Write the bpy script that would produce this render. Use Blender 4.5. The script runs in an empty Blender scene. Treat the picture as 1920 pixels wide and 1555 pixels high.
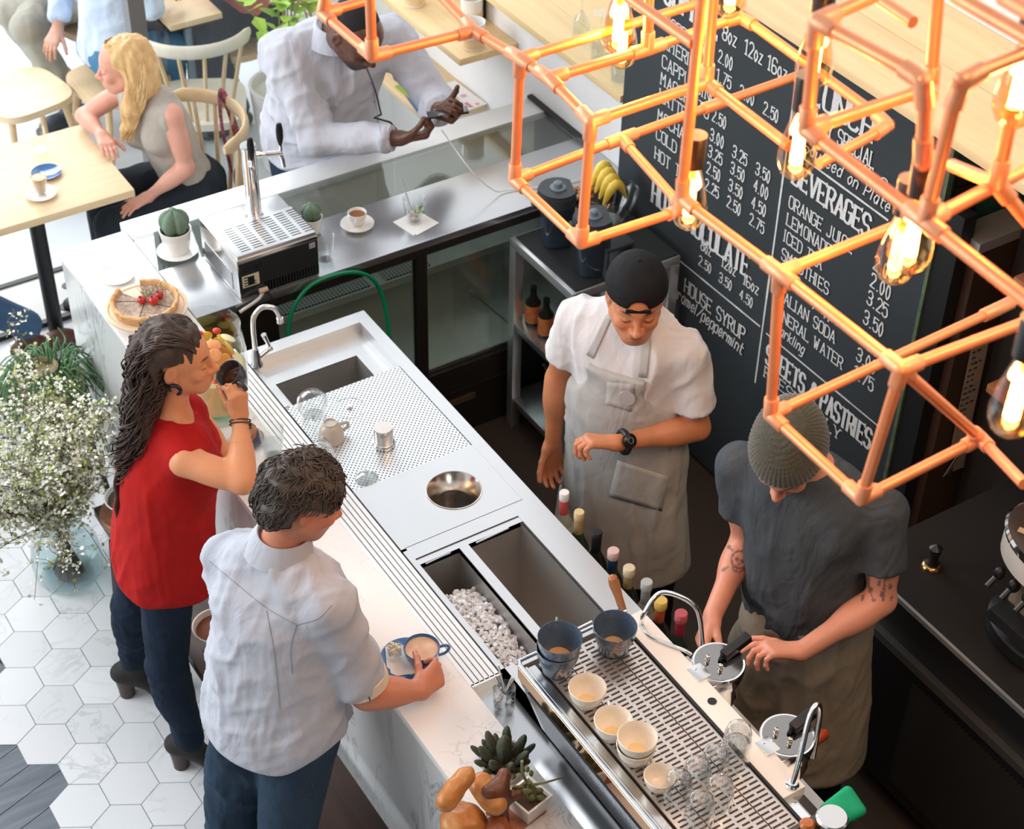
import bpy, bmesh, math, random
import numpy as np
from mathutils import Vector, Matrix
random.seed(7); RNG = np.random.default_rng(11)
SC = bpy.context.scene
COL = SC.collection

# ------------------------------------------------------------------ camera
YAW, PIT, ROL, FPX, CH = math.radians(33.047), math.radians(40.162), math.radians(1.3707), 3300.24, 4.6
def _basis():
    cy, sy = math.cos(YAW), math.sin(YAW)
    f = np.array([sy*math.cos(PIT), cy*math.cos(PIT), -math.sin(PIT)])
    r = np.array([cy, -sy, 0.0]); u = np.cross(r, f)
    c, s = math.cos(ROL), math.sin(ROL)
    return c*r+s*u, -s*r+c*u, f
CR, CU, CF = _basis()
cam_d = bpy.data.cameras.new('camera'); cam = bpy.data.objects.new('camera', cam_d); COL.objects.link(cam)
cam.matrix_world = Matrix(((CR[0], CU[0], -CF[0], 0), (CR[1], CU[1], -CF[1], 0), (CR[2], CU[2], -CF[2], CH), (0, 0, 0, 1)))
cam_d.sensor_fit = 'HORIZONTAL'; cam_d.sensor_width = 36.0; cam_d.lens = FPX/1920*36
cam_d.clip_start = .05; cam_d.clip_end = 200
cam_d.dof.use_dof = True; cam_d.dof.focus_distance = 4.55; cam_d.dof.aperture_fstop = 5.6
SC.camera = cam
# ------------------------------------------------------------------ light and exposure
SC.view_settings.view_transform = 'Standard'; SC.view_settings.look = 'None'
SC.view_settings.gamma = 1.0; SC.view_settings.use_curve_mapping = False
SC.view_settings.exposure = 0.18
W = bpy.data.worlds.new('daylight'); SC.world = W; W.use_nodes = True
_n = W.node_tree.nodes; _bg = _n['Background']
_bg.inputs[0].default_value = (.90, .95, 1.0, 1); _bg.inputs[1].default_value = 0.72
def area(name, loc, target, sx, sy, power, col):
    d = bpy.data.lights.new(name, 'AREA'); d.shape = 'RECTANGLE'; d.size = sx; d.size_y = sy; d.energy = power; d.color = col
    o = bpy.data.objects.new(name, d); COL.objects.link(o); o.location = loc
    o.rotation_euler = (Vector(target)-Vector(loc)).to_track_quat('-Z', 'Y').to_euler()
    return o
area('window_daylight_side', (-3.4, 6.2, 3.6), (1.7, 3.9, .6), 4.0, 3.6, 270, (.93, .965, 1.0))
area('window_daylight_front', (1.2, 11.5, 4.6), (2.0, 5.0, .6), 6.0, 3.0, 430, (.95, .975, 1.0))
area('warm_area_light', (2.9, .6, 4.6), (2.4, 2.6, .8), 1.2, 1.2, 30, (1.0, .72, .45))  # unseen warm area light, high over the near right of the bar

# ------------------------------------------------------------------ positions
def ray(px, py): return CR*((px-960)/FPX)-CU*((py-777.5)/FPX)+CF
def at(px, py, z=None, X=None, Y=None):
    d = ray(px, py); o = np.array([0, 0, CH])
    t = (z-CH)/d[2] if z is not None else (X/d[0] if X is not None else Y/d[1])
    return o+d*t
GF = np.array([CF[0], CF[1], 0])/math.hypot(CF[0], CF[1])
def J(px, py, D):
    d = ray(px, py); return np.array([0, 0, CH])+d*(D/(d@GF))
def DW(px, py, w): return np.array([0, 0, CH])+ray(px, py)*w

# ------------------------------------------------------------------ materials
def mat(name, col, rough=.5, metal=0.0, spec=.5, bump=None, var=None, trans=0.0, ior=1.45, emis=None, alpha=1.0, sss=0.0, coat=0.0, sheen=0.0, attr=None, stretch=(1, 1, 1), aniso=0.0):
    m = bpy.data.materials.new(name); m.use_nodes = True; nt = m.node_tree; N = nt.nodes; L = nt.links
    b = N['Principled BSDF']
    b.inputs['Base Color'].default_value = (*col, 1); b.inputs['Roughness'].default_value = rough
    b.inputs['Metallic'].default_value = metal; b.inputs['Specular IOR Level'].default_value = spec
    b.inputs['Transmission Weight'].default_value = trans; b.inputs['IOR'].default_value = ior
    b.inputs['Alpha'].default_value = alpha; b.inputs['Coat Weight'].default_value = coat
    b.inputs['Sheen Weight'].default_value = sheen; b.inputs['Anisotropic'].default_value = aniso
    if sss: b.inputs['Subsurface Weight'].default_value = sss; b.inputs['Subsurface Radius'].default_value = (.02, .008, .004); b.inputs['Subsurface Scale'].default_value = .25
    if emis: b.inputs['Emission Color'].default_value = (*emis[0], 1); b.inputs['Emission Strength'].default_value = emis[1]
    src = None
    if attr:
        a = N.new('ShaderNodeAttribute'); a.attribute_name = attr; src = a.outputs['Color']
        L.new(src, b.inputs['Base Color'])
    if bump or var:
        tc = N.new('ShaderNodeTexCoord'); mp = N.new('ShaderNodeMapping'); mp.inputs['Scale'].default_value = stretch
        L.new(tc.outputs['Object'], mp.inputs['Vector'])
    if var:   # (scale, amount, second colour)
        no = N.new('ShaderNodeTexNoise'); no.inputs['Scale'].default_value = var[0]; no.inputs['Detail'].default_value = 6
        no.inputs['Roughness'].default_value = .6
        L.new(mp.outputs[0], no.inputs['Vector'])
        rm = N.new('ShaderNodeMapRange'); rm.inputs[1].default_value = .35; rm.inputs[2].default_value = .65; rm.inputs[4].default_value = var[1]
        L.new(no.outputs['Fac'], rm.inputs[0])
        mx = N.new('ShaderNodeMix'); mx.data_type = 'RGBA'
        L.new(rm.outputs[0], mx.inputs['Factor'])
        if src: L.new(src, mx.inputs['A'])
        else: mx.inputs['A'].default_value = (*col, 1)
        mx.inputs['B'].default_value = (*var[2], 1)
        L.new(mx.outputs['Result'], b.inputs['Base Color'])
    if bump:  # (scale, strength, distance)
        nb = N.new('ShaderNodeTexNoise'); nb.inputs['Scale'].default_value = bump[0]; nb.inputs['Detail'].default_value = 4
        L.new(mp.outputs[0], nb.inputs['Vector'])
        bp = N.new('ShaderNodeBump'); bp.inputs['Strength'].default_value = bump[1]; bp.inputs['Distance'].default_value = bump[2] if len(bump) > 2 else .002
        L.new(nb.outputs['Fac'], bp.inputs['Height']); L.new(bp.outputs[0], b.inputs['Normal'])
    return m
def marble(name, col, vein, scale=6, amt=.8, island=False, width=.045, rough=.22, stretch=(1, 1, 1), edge=None):
    m = bpy.data.materials.new(name); m.use_nodes = True; nt = m.node_tree; N = nt.nodes; L = nt.links; b = N['Principled BSDF']
    b.inputs['Roughness'].default_value = rough
    tc = N.new('ShaderNodeTexCoord'); mp = N.new('ShaderNodeMapping'); mp.inputs['Scale'].default_value = stretch
    mp.inputs['Rotation'].default_value = (.3, .4, .7)
    L.new(tc.outputs['Object'], mp.inputs['Vector']); vec = mp.outputs[0]
    if island:
        g = N.new('ShaderNodeNewGeometry'); va = N.new('ShaderNodeVectorMath'); va.operation = 'MULTIPLY_ADD'
        cb = N.new('ShaderNodeCombineXYZ'); L.new(g.outputs['Random Per Island'], cb.inputs[0]); L.new(g.outputs['Random Per Island'], cb.inputs[2])
        va.inputs[1].default_value = (37, 0, 21); L.new(cb.outputs[0], va.inputs[0]); L.new(vec, va.inputs[2]); vec = va.outputs[0]
    n1 = N.new('ShaderNodeTexNoise'); n1.inputs['Scale'].default_value = scale; n1.inputs['Detail'].default_value = 8; n1.inputs['Roughness'].default_value = .62
    n1.inputs['Distortion'].default_value = 1.1; L.new(vec, n1.inputs['Vector'])
    s = N.new('ShaderNodeMath'); s.operation = 'SUBTRACT'; s.inputs[1].default_value = .5; L.new(n1.outputs['Fac'], s.inputs[0])
    a = N.new('ShaderNodeMath'); a.operation = 'ABSOLUTE'; L.new(s.outputs[0], a.inputs[0])
    r = N.new('ShaderNodeMapRange'); r.inputs[1].default_value = 0; r.inputs[2].default_value = width; r.inputs[3].default_value = amt; r.inputs[4].default_value = 0; L.new(a.outputs[0], r.inputs[0])
    n2 = N.new('ShaderNodeTexNoise'); n2.inputs['Scale'].default_value = scale*.6; n2.inputs['Detail'].default_value = 3; L.new(vec, n2.inputs['Vector'])
    r2 = N.new('ShaderNodeMapRange'); r2.inputs[1].default_value = .45; r2.inputs[2].default_value = .7; L.new(n2.outputs['Fac'], r2.inputs[0])
    mu = N.new('ShaderNodeMath'); mu.operation = 'MULTIPLY'; L.new(r.outputs[0], mu.inputs[0]); L.new(r2.outputs[0], mu.inputs[1])
    mx = N.new('ShaderNodeMix'); mx.data_type = 'RGBA'; mx.inputs['A'].default_value = (*col, 1); mx.inputs['B'].default_value = (*vein, 1)
    L.new(mu.outputs[0], mx.inputs['Factor']); out = mx.outputs['Result']
    if island:
        mr = N.new('ShaderNodeMapRange'); mr.inputs[3].default_value = .88; mr.inputs[4].default_value = 1.05; L.new(g.outputs['Random Per Island'], mr.inputs[0])
        vm = N.new('ShaderNodeVectorMath'); vm.operation = 'SCALE'; L.new(out, vm.inputs[0]); L.new(mr.outputs[0], vm.inputs['Scale']); out = vm.outputs[0]
    L.new(out, b.inputs['Base Color'])
    return m
def wood(name, c1, c2, rough=.5, scale=3.0, axis=1, coat=0):
    m = bpy.data.materials.new(name); m.use_nodes = True; nt = m.node_tree; N = nt.nodes; L = nt.links; b = N['Principled BSDF']
    b.inputs['Roughness'].default_value = rough; b.inputs['Coat Weight'].default_value = coat
    tc = N.new('ShaderNodeTexCoord'); mp = N.new('ShaderNodeMapping'); sc = [9, 9, 9]; sc[axis] = .8; mp.inputs['Scale'].default_value = sc
    L.new(tc.outputs['Object'], mp.inputs['Vector'])
    n1 = N.new('ShaderNodeTexNoise'); n1.inputs['Scale'].default_value = scale; n1.inputs['Detail'].default_value = 7; n1.inputs['Distortion'].default_value = .6
    L.new(mp.outputs[0], n1.inputs['Vector'])
    cr = N.new('ShaderNodeMapRange'); cr.inputs[1].default_value = .3; cr.inputs[2].default_value = .7; L.new(n1.outputs['Fac'], cr.inputs[0])
    mx = N.new('ShaderNodeMix'); mx.data_type = 'RGBA'; mx.inputs['A'].default_value = (*c1, 1); mx.inputs['B'].default_value = (*c2, 1)
    L.new(cr.outputs[0], mx.inputs['Factor']); L.new(mx.outputs['Result'], b.inputs['Base Color'])
    bp = N.new('ShaderNodeBump'); bp.inputs['Strength'].default_value = .15; bp.inputs['Distance'].default_value = .002
    L.new(n1.outputs['Fac'], bp.inputs['Height']); L.new(bp.outputs[0], b.inputs['Normal'])
    return m
def glass(name, col=(1, 1, 1), rough=0.0, ior=1.45, thin=None):
    m = bpy.data.materials.new(name); m.use_nodes = True; nt = m.node_tree; N = nt.nodes; L = nt.links
    if thin is None:
        b = N['Principled BSDF']; b.inputs['Base Color'].default_value = (*col, 1); b.inputs['Roughness'].default_value = rough
        b.inputs['Transmission Weight'].default_value = 1; b.inputs['IOR'].default_value = ior
    else:   # thin sheet of glass: mostly see-through, fresnel reflection
        N.remove(N['Principled BSDF']); o = N['Material Output']
        t = N.new('ShaderNodeBsdfTransparent'); t.inputs[0].default_value = (*col, 1)
        g = N.new('ShaderNodeBsdfGlossy'); g.inputs[0].default_value = (1, 1, 1, 1); g.inputs['Roughness'].default_value = rough
        f = N.new('ShaderNodeLayerWeight'); f.inputs[0].default_value = .5
        p = N.new('ShaderNodeMath'); p.operation = 'POWER'; p.inputs[1].default_value = 2.6; L.new(f.outputs['Facing'], p.inputs[0])
        q = N.new('ShaderNodeMath'); q.operation = 'MULTIPLY_ADD'; q.inputs[1].default_value = thin; q.inputs[2].default_value = .035; L.new(p.outputs[0], q.inputs[0])
        x = N.new('ShaderNodeMixShader'); L.new(q.outputs[0], x.inputs[0]); L.new(t.outputs[0], x.inputs[1]); L.new(g.outputs[0], x.inputs[2]); L.new(x.outputs[0], o.inputs[0])
    return m

# ------------------------------------------------------------------ mesh collector
def rotm(ax, deg): return np.array(Matrix.Rotation(math.radians(deg), 3, ax))
def frame(d, up=(0, 0, 1)):
    d = np.array(d, float); d /= np.linalg.norm(d); up = np.array(up, float)
    s = np.cross(up, d)
    if np.linalg.norm(s) < 1e-4: s = np.cross((1, 0, 0), d)
    s /= np.linalg.norm(s); return s, np.cross(d, s), d
class MB:
    def __init__(s): s.v = []; s.f = []; s.m = []; s.mi = 0
    def add(s, vs, fs):
        b = len(s.v); s.v += [tuple(map(float, p)) for p in vs]; s.f += [tuple(b+i for i in f) for f in fs]; s.m += [s.mi]*len(fs); return s
    def box(s, c, d, R=None, bev=0.0):
        c = np.array(c, float); h = np.array(d, float)/2
        if bev <= 0:
            vs = [np.array((x, y, z))*h for x in (-1, 1) for y in (-1, 1) for z in (-1, 1)]
            fs = [(0, 1, 3, 2), (4, 6, 7, 5), (0, 4, 5, 1), (2, 3, 7, 6), (0, 2, 6, 4), (1, 5, 7, 3)]
        else:
            b = min(bev, *(h*.95)); bm = bmesh.new(); bmesh.ops.create_cube(bm, size=1)
            for v in bm.verts: v.co = Vector(np.array(v.co)*2*h)
            bmesh.ops.bevel(bm, geom=list(bm.edges), offset=b, segments=2, profile=.6, affect='EDGES')
            bm.verts.index_update(); vs = [np.array(v.co) for v in bm.verts]; fs = [tuple(v.index for v in f.verts) for f in bm.faces]; bm.free()
        if R is not None: vs = [R@p for p in vs]
        return s.add([p+c for p in vs], fs)
    def lohi(s, lo, hi, bev=0): lo = np.array(lo, float); hi = np.array(hi, float); return s.box((lo+hi)/2, hi-lo, bev=bev)
    def tube(s, pts, r, n=10, caps=True, up=(0, 0, 1), sx=1.0):
        pts = [np.array(p, float) for p in pts]; k = len(pts); rs = r if hasattr(r, '__len__') else [r]*k
        vs = []; fs = []; prev = None
        for i in range(k):
            t = pts[min(i+1, k-1)]-pts[max(i-1, 0)]; t = t/(np.linalg.norm(t)+1e-9)
            if prev is None: a, b, _ = frame(t, up)
            else:
                a = prev-t*(prev@t); nn = np.linalg.norm(a)
                a = a/nn if nn > 1e-6 else frame(t, up)[0]; b = np.cross(t, a)
            prev = a
            for j in range(n):
                q = 2*math.pi*j/n; vs.append(pts[i]+rs[i]*(math.cos(q)*a*sx+math.sin(q)*b))
        for i in range(k-1):
            for j in range(n): fs.append((i*n+j, i*n+(j+1) % n, (i+1)*n+(j+1) % n, (i+1)*n+j))
        if caps: fs += [tuple(range(n-1, -1, -1)), tuple((k-1)*n+j for j in range(n))]
        return s.add(vs, fs)
    def lathe(s, prof, c=(0, 0, 0), n=24, R=None, sx=1.0, sy=1.0, cap=True):
        c = np.array(c, float); vs = []; fs = []; k = len(prof)
        for (r, z) in prof:
            for j in range(n):
                q = 2*math.pi*j/n; p = np.array((r*math.cos(q)*sx, r*math.sin(q)*sy, z)); vs.append((R@p if R is not None else p)+c)
        for i in range(k-1):
            for j in range(n): fs.append((i*n+j, i*n+(j+1) % n, (i+1)*n+(j+1) % n, (i+1)*n+j))
        if cap and prof[0][0] > 1e-5: fs.append(tuple(range(n-1, -1, -1)))
        if cap and prof[-1][0] > 1e-5: fs.append(tuple((k-1)*n+j for j in range(n)))
        return s.add(vs, fs)
    def ell(s, c, r, R=None, n=16, m=10, top=1.0):
        prof = [(math.cos(-math.pi/2+math.pi*i/m), math.sin(-math.pi/2+math.pi*i/m)) for i in range(m+1)]
        c = np.array(c, float); r = np.array(r if hasattr(r, '__len__') else (r, r, r), float); vs = []; fs = []
        for (a, z) in prof:
            for j in range(n):
                q = 2*math.pi*j/n; p = np.array((max(a, 1e-4)*math.cos(q), max(a, 1e-4)*math.sin(q), z))*r; vs.append((R@p if R is not None else p)+c)
        for i in range(m):
            for j in range(n): fs.append((i*n+j, i*n+(j+1) % n, (i+1)*n+(j+1) % n, (i+1)*n+j))
        return s.add(vs, fs)
    def prism(s, poly, z0, z1, R=None, c=(0, 0, 0)):
        n = len(poly); c = np.array(c, float)
        vs = [np.array((p[0], p[1], z0)) for p in poly]+[np.array((p[0], p[1], z1)) for p in poly]
        if R is not None: vs = [R@p for p in vs]
        fs = [tuple(range(n-1, -1, -1)), tuple(range(n, 2*n))]+[(i, (i+1) % n, n+(i+1) % n, n+i) for i in range(n)]
        return s.add([p+c for p in vs], fs)
    def quad(s, a, b, c, d): return s.add([a, b, c, d], [(0, 1, 2, 3)])
    def build(s, name, m, parent=None, smooth=None, loc=None):
        me = bpy.data.meshes.new(name); vs = np.array(s.v)
        org = np.array(loc if loc is not None else (0, 0, 0), float)
        if parent is None and loc is None and len(vs):
            org = np.array([(vs[:, 0].min()+vs[:, 0].max())/2, (vs[:, 1].min()+vs[:, 1].max())/2, vs[:, 2].min()])
        if parent is not None: org = wloc(parent)
        me.from_pydata([tuple(p) for p in vs-org], [], s.f)
        for q in (m if isinstance(m, (list, tuple)) else [m]): me.materials.append(q)
        if isinstance(m, (list, tuple)): me.polygons.foreach_set('material_index', s.m)
        bm = bmesh.new(); bm.from_mesh(me); bmesh.ops.recalc_face_normals(bm, faces=bm.faces); bm.to_mesh(me); bm.free()
        if smooth is None: smooth = 40
        if smooth:
            me.polygons.foreach_set('use_smooth', [True]*len(me.polygons))
            if smooth < 180: me.set_sharp_from_angle(angle=math.radians(smooth))
        o = bpy.data.objects.new(name, me); COL.objects.link(o)
        if parent is None: o.location = org
        else: o.parent = parent
        return o
WL = {}
def wloc(o):
    p = np.zeros(3)
    while o is not None: p = p+np.array(o.location); o = o.parent
    return p
def tag(o, label, cat, group=None, kind=None):
    o['label'] = label; o['category'] = cat
    if group: o['group'] = group
    if kind: o['kind'] = kind
    return o
def thing(name, label, cat, loc, group=None):
    o = bpy.data.objects.new(name, None); COL.objects.link(o); o.location = tuple(map(float, loc)); o.empty_display_size = .05
    return tag(o, label, cat, group)
def structure(o, label=None): 
    o['kind'] = 'structure'
    if label: o['label'] = label
    return o
def dup(root, loc, label, rotz=None, group=None):
    r = root.copy(); COL.objects.link(r); r.location = tuple(map(float, loc)); r['label'] = label
    if rotz is not None: r.rotation_euler = (0, 0, math.radians(rotz))
    if group: r['group'] = group
    for ch in list(root.children):
        c = ch.copy(); COL.objects.link(c); c.parent = r
        for g in list(ch.children):
            d = g.copy(); COL.objects.link(d); d.parent = c
    return r
def lerp(a, b, t): return np.array(a, float)*(1-t)+np.array(b, float)*t
def bez(pts, n=12):   # Catmull-Rom through points
    P = [np.array(p, float) for p in pts]; P = [2*P[0]-P[1]]+P+[2*P[-1]-P[-2]]; out = []
    for i in range(1, len(P)-2):
        for k in range(n):
            t = k/n; a, b, c, d = P[i-1:i+3]
            out.append(.5*((2*b)+(-a+c)*t+(2*a-5*b+4*c-d)*t*t+(-a+3*b-3*c+d)*t**3))
    out.append(P[-2]); return out
# ------------------------------------------------------------------ smooth solid modelling for people and soft things
def _h(ix, iy, iz, seed):
    n = (ix*374761393+iy*668265263+iz*1274126177+seed*974634533) & 0xffffffff
    n = ((n ^ (n >> 13))*1274126177) & 0xffffffff
    return ((n ^ (n >> 16)) & 0xffff)/65535.0
def vnoise(p, seed=0):
    i = np.floor(p).astype(np.int64); f = p-i; f = f*f*(3-2*f); out = 0
    for dx in (0, 1):
        for dy in (0, 1):
            for dz in (0, 1):
                w = (f[:, 0] if dx else 1-f[:, 0])*(f[:, 1] if dy else 1-f[:, 1])*(f[:, 2] if dz else 1-f[:, 2])
                out = out+w*_h(i[:, 0]+dx, i[:, 1]+dy, i[:, 2]+dz, seed)
    return out*2-1
class Sdf:
    def __init__(s): s.p = []; s.planes = []
    def cap(s, a, b, ra, rb=None, k=.02, op='u', clip=None):
        a = np.array(a, float); b = np.array(b, float); rb = ra if rb is None else rb
        s.p.append(('cap', op, k, (a+b)/2, np.linalg.norm(b-a)/2+max(ra, rb), (a, b, ra, rb, clip))); return s
    def ell(s, c, r, R=None, k=.02, op='u', clip=None):
        c = np.array(c, float); r = np.array(r if hasattr(r, '__len__') else (r, r, r), float)
        R = np.eye(3) if R is None else np.array(R, float)   # columns: axes
        s.p.append(('ell', op, k, c, r.max(), (c, r, R, clip))); return s
    def tor(s, a, b, ca, cb, R, k=.02, op='u', clip=None):
        # tube of elliptic section from a to b; ca, cb = (half side, half depth); R columns side, fwd, up
        a = np.array(a, float); b = np.array(b, float)
        s.p.append(('tor', op, k, (a+b)/2, np.linalg.norm(b-a)/2+max(*ca, *cb), (a, b, np.array(ca, float), np.array(cb, float), R, clip))); return s
    def plane(s, pt, n, rnd=.004): s.planes.append((np.array(pt, float), np.array(n, float)/np.linalg.norm(n), rnd)); return s
    def ev1(s, pr, P):
        t, op, k, c, r, A = pr
        if t == 'cap':
            a, b, ra, rb, clip = A; ba = b-a; pa = P-a; L = ba@ba+1e-12
            h = np.clip(pa@ba/L, 0, 1); d = np.linalg.norm(pa-h[:, None]*ba, axis=1)-(ra+(rb-ra)*h)
        elif t == 'ell':
            cc, rr, R, clip = A; q = (P-cc)@R; k0 = np.linalg.norm(q/rr, axis=1); k1 = np.linalg.norm(q/(rr*rr), axis=1)+1e-9
            d = np.where(k0 < .3, -rr.min()*(1-k0), k0*(k0-1)/k1)
        else:
            a, b, ca, cb, R, clip = A; ba = b-a; L = ba@ba; h = np.clip((P-a)@ba/L, 0, 1); q = (P-a-h[:, None]*ba)@R
            sc = ca+(cb-ca)*h[:, None]; rr = np.concatenate([sc, sc.min(axis=1, keepdims=True)], axis=1)
            k0 = np.linalg.norm(q/rr, axis=1); k1 = np.linalg.norm(q/(rr*rr), axis=1)+1e-9
            d = np.where(k0 < .3, -rr.min()*(1-k0), k0*(k0-1)/k1)
        if clip is not None:
            for pt, n in clip: d = np.maximum(d, (P-np.array(pt))@np.array(n))
        return d
    def ev(s, P, cen=None, rad=0, per=1):
        # P: (B*per, 3); cen: (B,3) block centres for culling
        d = np.full(len(P), .5)
        for pr in s.p:
            t, op, k, c, r, A = pr
            if cen is not None:
                m = np.linalg.norm(cen-c, axis=1) < r+rad+k+.012
                if not m.any(): continue
                idx = (np.nonzero(m)[0][:, None]*per+np.arange(per)[None]).ravel(); Q = P[idx]; d0 = d[idx]
            else: idx = slice(None); Q = P; d0 = d
            e = s.ev1(pr, Q)
            if op == 'u':
                h = np.maximum(k-np.abs(d0-e), 0)/max(k, 1e-6); d[idx] = np.minimum(d0, e)-h*h*k*.25
            elif op == 's':
                e = -e; h = np.maximum(k-np.abs(d0-e), 0)/max(k, 1e-6); d[idx] = np.maximum(d0, e)+h*h*k*.25
            elif op == 'i':
                h = np.maximum(k-np.abs(d0-e), 0)/max(k, 1e-6); d[idx] = np.maximum(d0, e)+h*h*k*.25
        for pt, n, k in s.planes:
            e = (P-pt)@n; h = np.maximum(k-np.abs(d-e), 0)/k; d = np.maximum(d, e)+h*h*k*.25
        return d
    def mesh(s, h, keep=None):
        lo = np.min([p[3]-p[4] for p in s.p if p[1] == 'u'], axis=0)-3*h; hi = np.max([p[3]+p[4] for p in s.p if p[1] == 'u'], axis=0)+3*h
        if keep is not None: lo = np.maximum(lo, keep[0]-keep[1]-2*h); hi = np.minimum(hi, keep[0]+keep[1]+2*h)
        nb = np.maximum(1, np.ceil((hi-lo)/(8*h)).astype(int))
        g = np.stack(np.meshgrid(*[np.arange(n) for n in nb], indexing='ij'), -1).reshape(-1, 3)
        bc = lo+(g*8+4.5)*h; rad = .87*9.5*h
        dc = s.ev(bc, bc, rad, 1) if len(bc) else np.zeros(0)
        m = np.abs(dc) < rad*1.35+.012
        g = g[m]; bc = bc[m]
        loc = np.stack(np.meshgrid(*[np.arange(10)]*3, indexing='ij'), -1).reshape(-1, 3)
        V = []; K = []; Fq = []
        CH_ = 400
        for c0 in range(0, len(g), CH_):
            gg = g[c0:c0+CH_]; B = len(gg)
            P = (lo+(gg[:, None]*8+loc[None])*h).reshape(-1, 3)
            D = s.ev(P, bc[c0:c0+CH_], rad, 1000).reshape(B, 10, 10, 10)
            S = D < 0
            cnt = np.zeros((B, 9, 9, 9), int)
            for dx in (0, 1):
                for dy in (0, 1):
                    for dz in (0, 1): cnt += S[:, dx:dx+9, dy:dy+9, dz:dz+9]
            act = (cnt > 0) & (cnt < 8)
            b, i, j, k = np.nonzero(act)
            if not len(b): continue
            pos = np.zeros((len(b), 3)); num = np.zeros(len(b))
            for ax in range(3):
                o = [a for a in range(3) if a != ax]
                for u in (0, 1):
                    for v in (0, 1):
                        q0 = [i.copy(), j.copy(), k.copy()]; q0[o[0]] = q0[o[0]]+u; q0[o[1]] = q0[o[1]]+v
                        q1 = [x.copy() for x in q0]; q1[ax] = q1[ax]+1
                        d0 = D[b, q0[0], q0[1], q0[2]]; d1 = D[b, q1[0], q1[1], q1[2]]
                        c = (d0 < 0) != (d1 < 0); t = np.where(c, d0/(d0-d1+1e-12), 0)
                        pt = np.stack([x.astype(float) for x in q0], 1); pt[:, ax] += t
                        pos[c] += pt[c]; num[c] += 1
            pos = pos/num[:, None]
            gl = gg[b]*8
            V.append(lo+(gl+pos)*h); ci = gl+np.stack([i, j, k], 1)
            key = lambda c: (c[:, 0]*100003+c[:, 1])*100003+c[:, 2]
            K.append(key(ci+1))
            for ax in range(3):
                o1, o2 = (ax+1) % 3, (ax+2) % 3
                sl0 = [slice(None)]*4; sl1 = [slice(None)]*4
                for a in range(3):
                    if a == ax: sl0[a+1] = slice(0, 8); sl1[a+1] = slice(1, 9)
                    else: sl0[a+1] = slice(1, 9); sl1[a+1] = slice(1, 9)
                s0 = S[tuple(sl0)]; s1 = S[tuple(sl1)]
                e = s0 != s1; eb, ei, ej, ek = np.nonzero(e)
                if not len(eb): continue
                base = gg[eb]*8+np.stack([ei, ej, ek], 1)
                for a in range(3):
                    if a != ax: base[:, a] += 1
                cs = []
                for (u, v) in ((-1, -1), (0, -1), (0, 0), (-1, 0)):
                    q = base.copy(); q[:, o1] += u; q[:, o2] += v; cs.append(key(q+1))
                cs = np.stack(cs, 1); fl = s1[eb, ei, ej, ek]; cs[fl] = cs[fl][:, ::-1]
                Fq.append(cs)
        if not V: return np.zeros((0, 3)), np.zeros((0, 4), int)
        V = np.concatenate(V); K = np.concatenate(K); uk, ix = np.unique(K, return_index=True); V = V[ix]
        F = np.concatenate(Fq); ii = np.searchsorted(uk, F); ii = np.minimum(ii, len(uk)-1); ok = (uk[ii] == F).all(1); F = ii[ok]
        return V, F
def join_res(sd, h, fine):
    # coarse surface, with finer resolution inside the given spheres; one continuous mesh
    V, F = sd.mesh(h); cf = V[F].mean(1); drop = np.zeros(len(F), bool)
    for c, r, hh in fine: drop |= np.linalg.norm(cf-c, axis=1) < r*.975
    Vs = [V]; Fs = [F[~drop]]; n = len(V)
    for i, (c, r, hh) in enumerate(fine):
        v, f = sd.mesh(hh, keep=(np.array(c), r)); cf = v[f].mean(1); k = np.linalg.norm(cf-c, axis=1) < r
        for c2, r2, _ in fine[:i]: k &= ~(np.linalg.norm(cf-c2, axis=1) < r2*.975)
        Vs.append(v); Fs.append(f[k]+n); n += len(v)
    return np.concatenate(Vs), np.concatenate(Fs)
def vnormals(V, F):
    n = np.cross(V[F[:, 2]]-V[F[:, 0]], V[F[:, 3]]-V[F[:, 1]]); o = np.zeros_like(V)
    for i in range(4): np.add.at(o, F[:, i], n)
    return o/(np.linalg.norm(o, axis=1, keepdims=True)+1e-12)
def relax(V, F, it=1, w=.5):
    for _ in range(it):
        s = np.zeros_like(V); c = np.zeros(len(V))
        for i in range(4):
            for j in ((i+1) % 4, (i-1) % 4): np.add.at(s, F[:, i], V[F[:, j]]); np.add.at(c, F[:, i], 1)
        c = np.maximum(c, 1); V = V*(1-w)+w*s/c[:, None]
    return V
def soft(name, V, F, m, parent=None, cols=None, loc=None):
    used = np.unique(F); mp = np.zeros(len(V), int); mp[used] = np.arange(len(used)); V = V[used]; F = mp[F]
    if cols is not None: cols = cols[used]
    me = bpy.data.meshes.new(name); org = wloc(parent) if parent is not None else np.array(loc if loc is not None else (0, 0, 0), float)
    me.vertices.add(len(V)); me.vertices.foreach_set('co', (V-org).astype(np.float32).ravel())
    me.loops.add(len(F)*4); me.loops.foreach_set('vertex_index', F.astype(np.int32).ravel())
    me.polygons.add(len(F)); me.polygons.foreach_set('loop_start', np.arange(0, len(F)*4, 4, dtype=np.int32))
    me.polygons.foreach_set('use_smooth', np.ones(len(F), bool))
    me.update(calc_edges=True); me.validate()
    if cols is not None:
        a = me.color_attributes.new('tint', 'FLOAT_COLOR', 'POINT'); a.data.foreach_set('color', np.concatenate([cols, np.ones((len(cols), 1))], 1).astype(np.float32).ravel())
    me.materials.append(m); o = bpy.data.objects.new(name, me); COL.objects.link(o)
    if parent is not None: o.parent = parent
    else: o.location = tuple(org)
    return o
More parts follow.
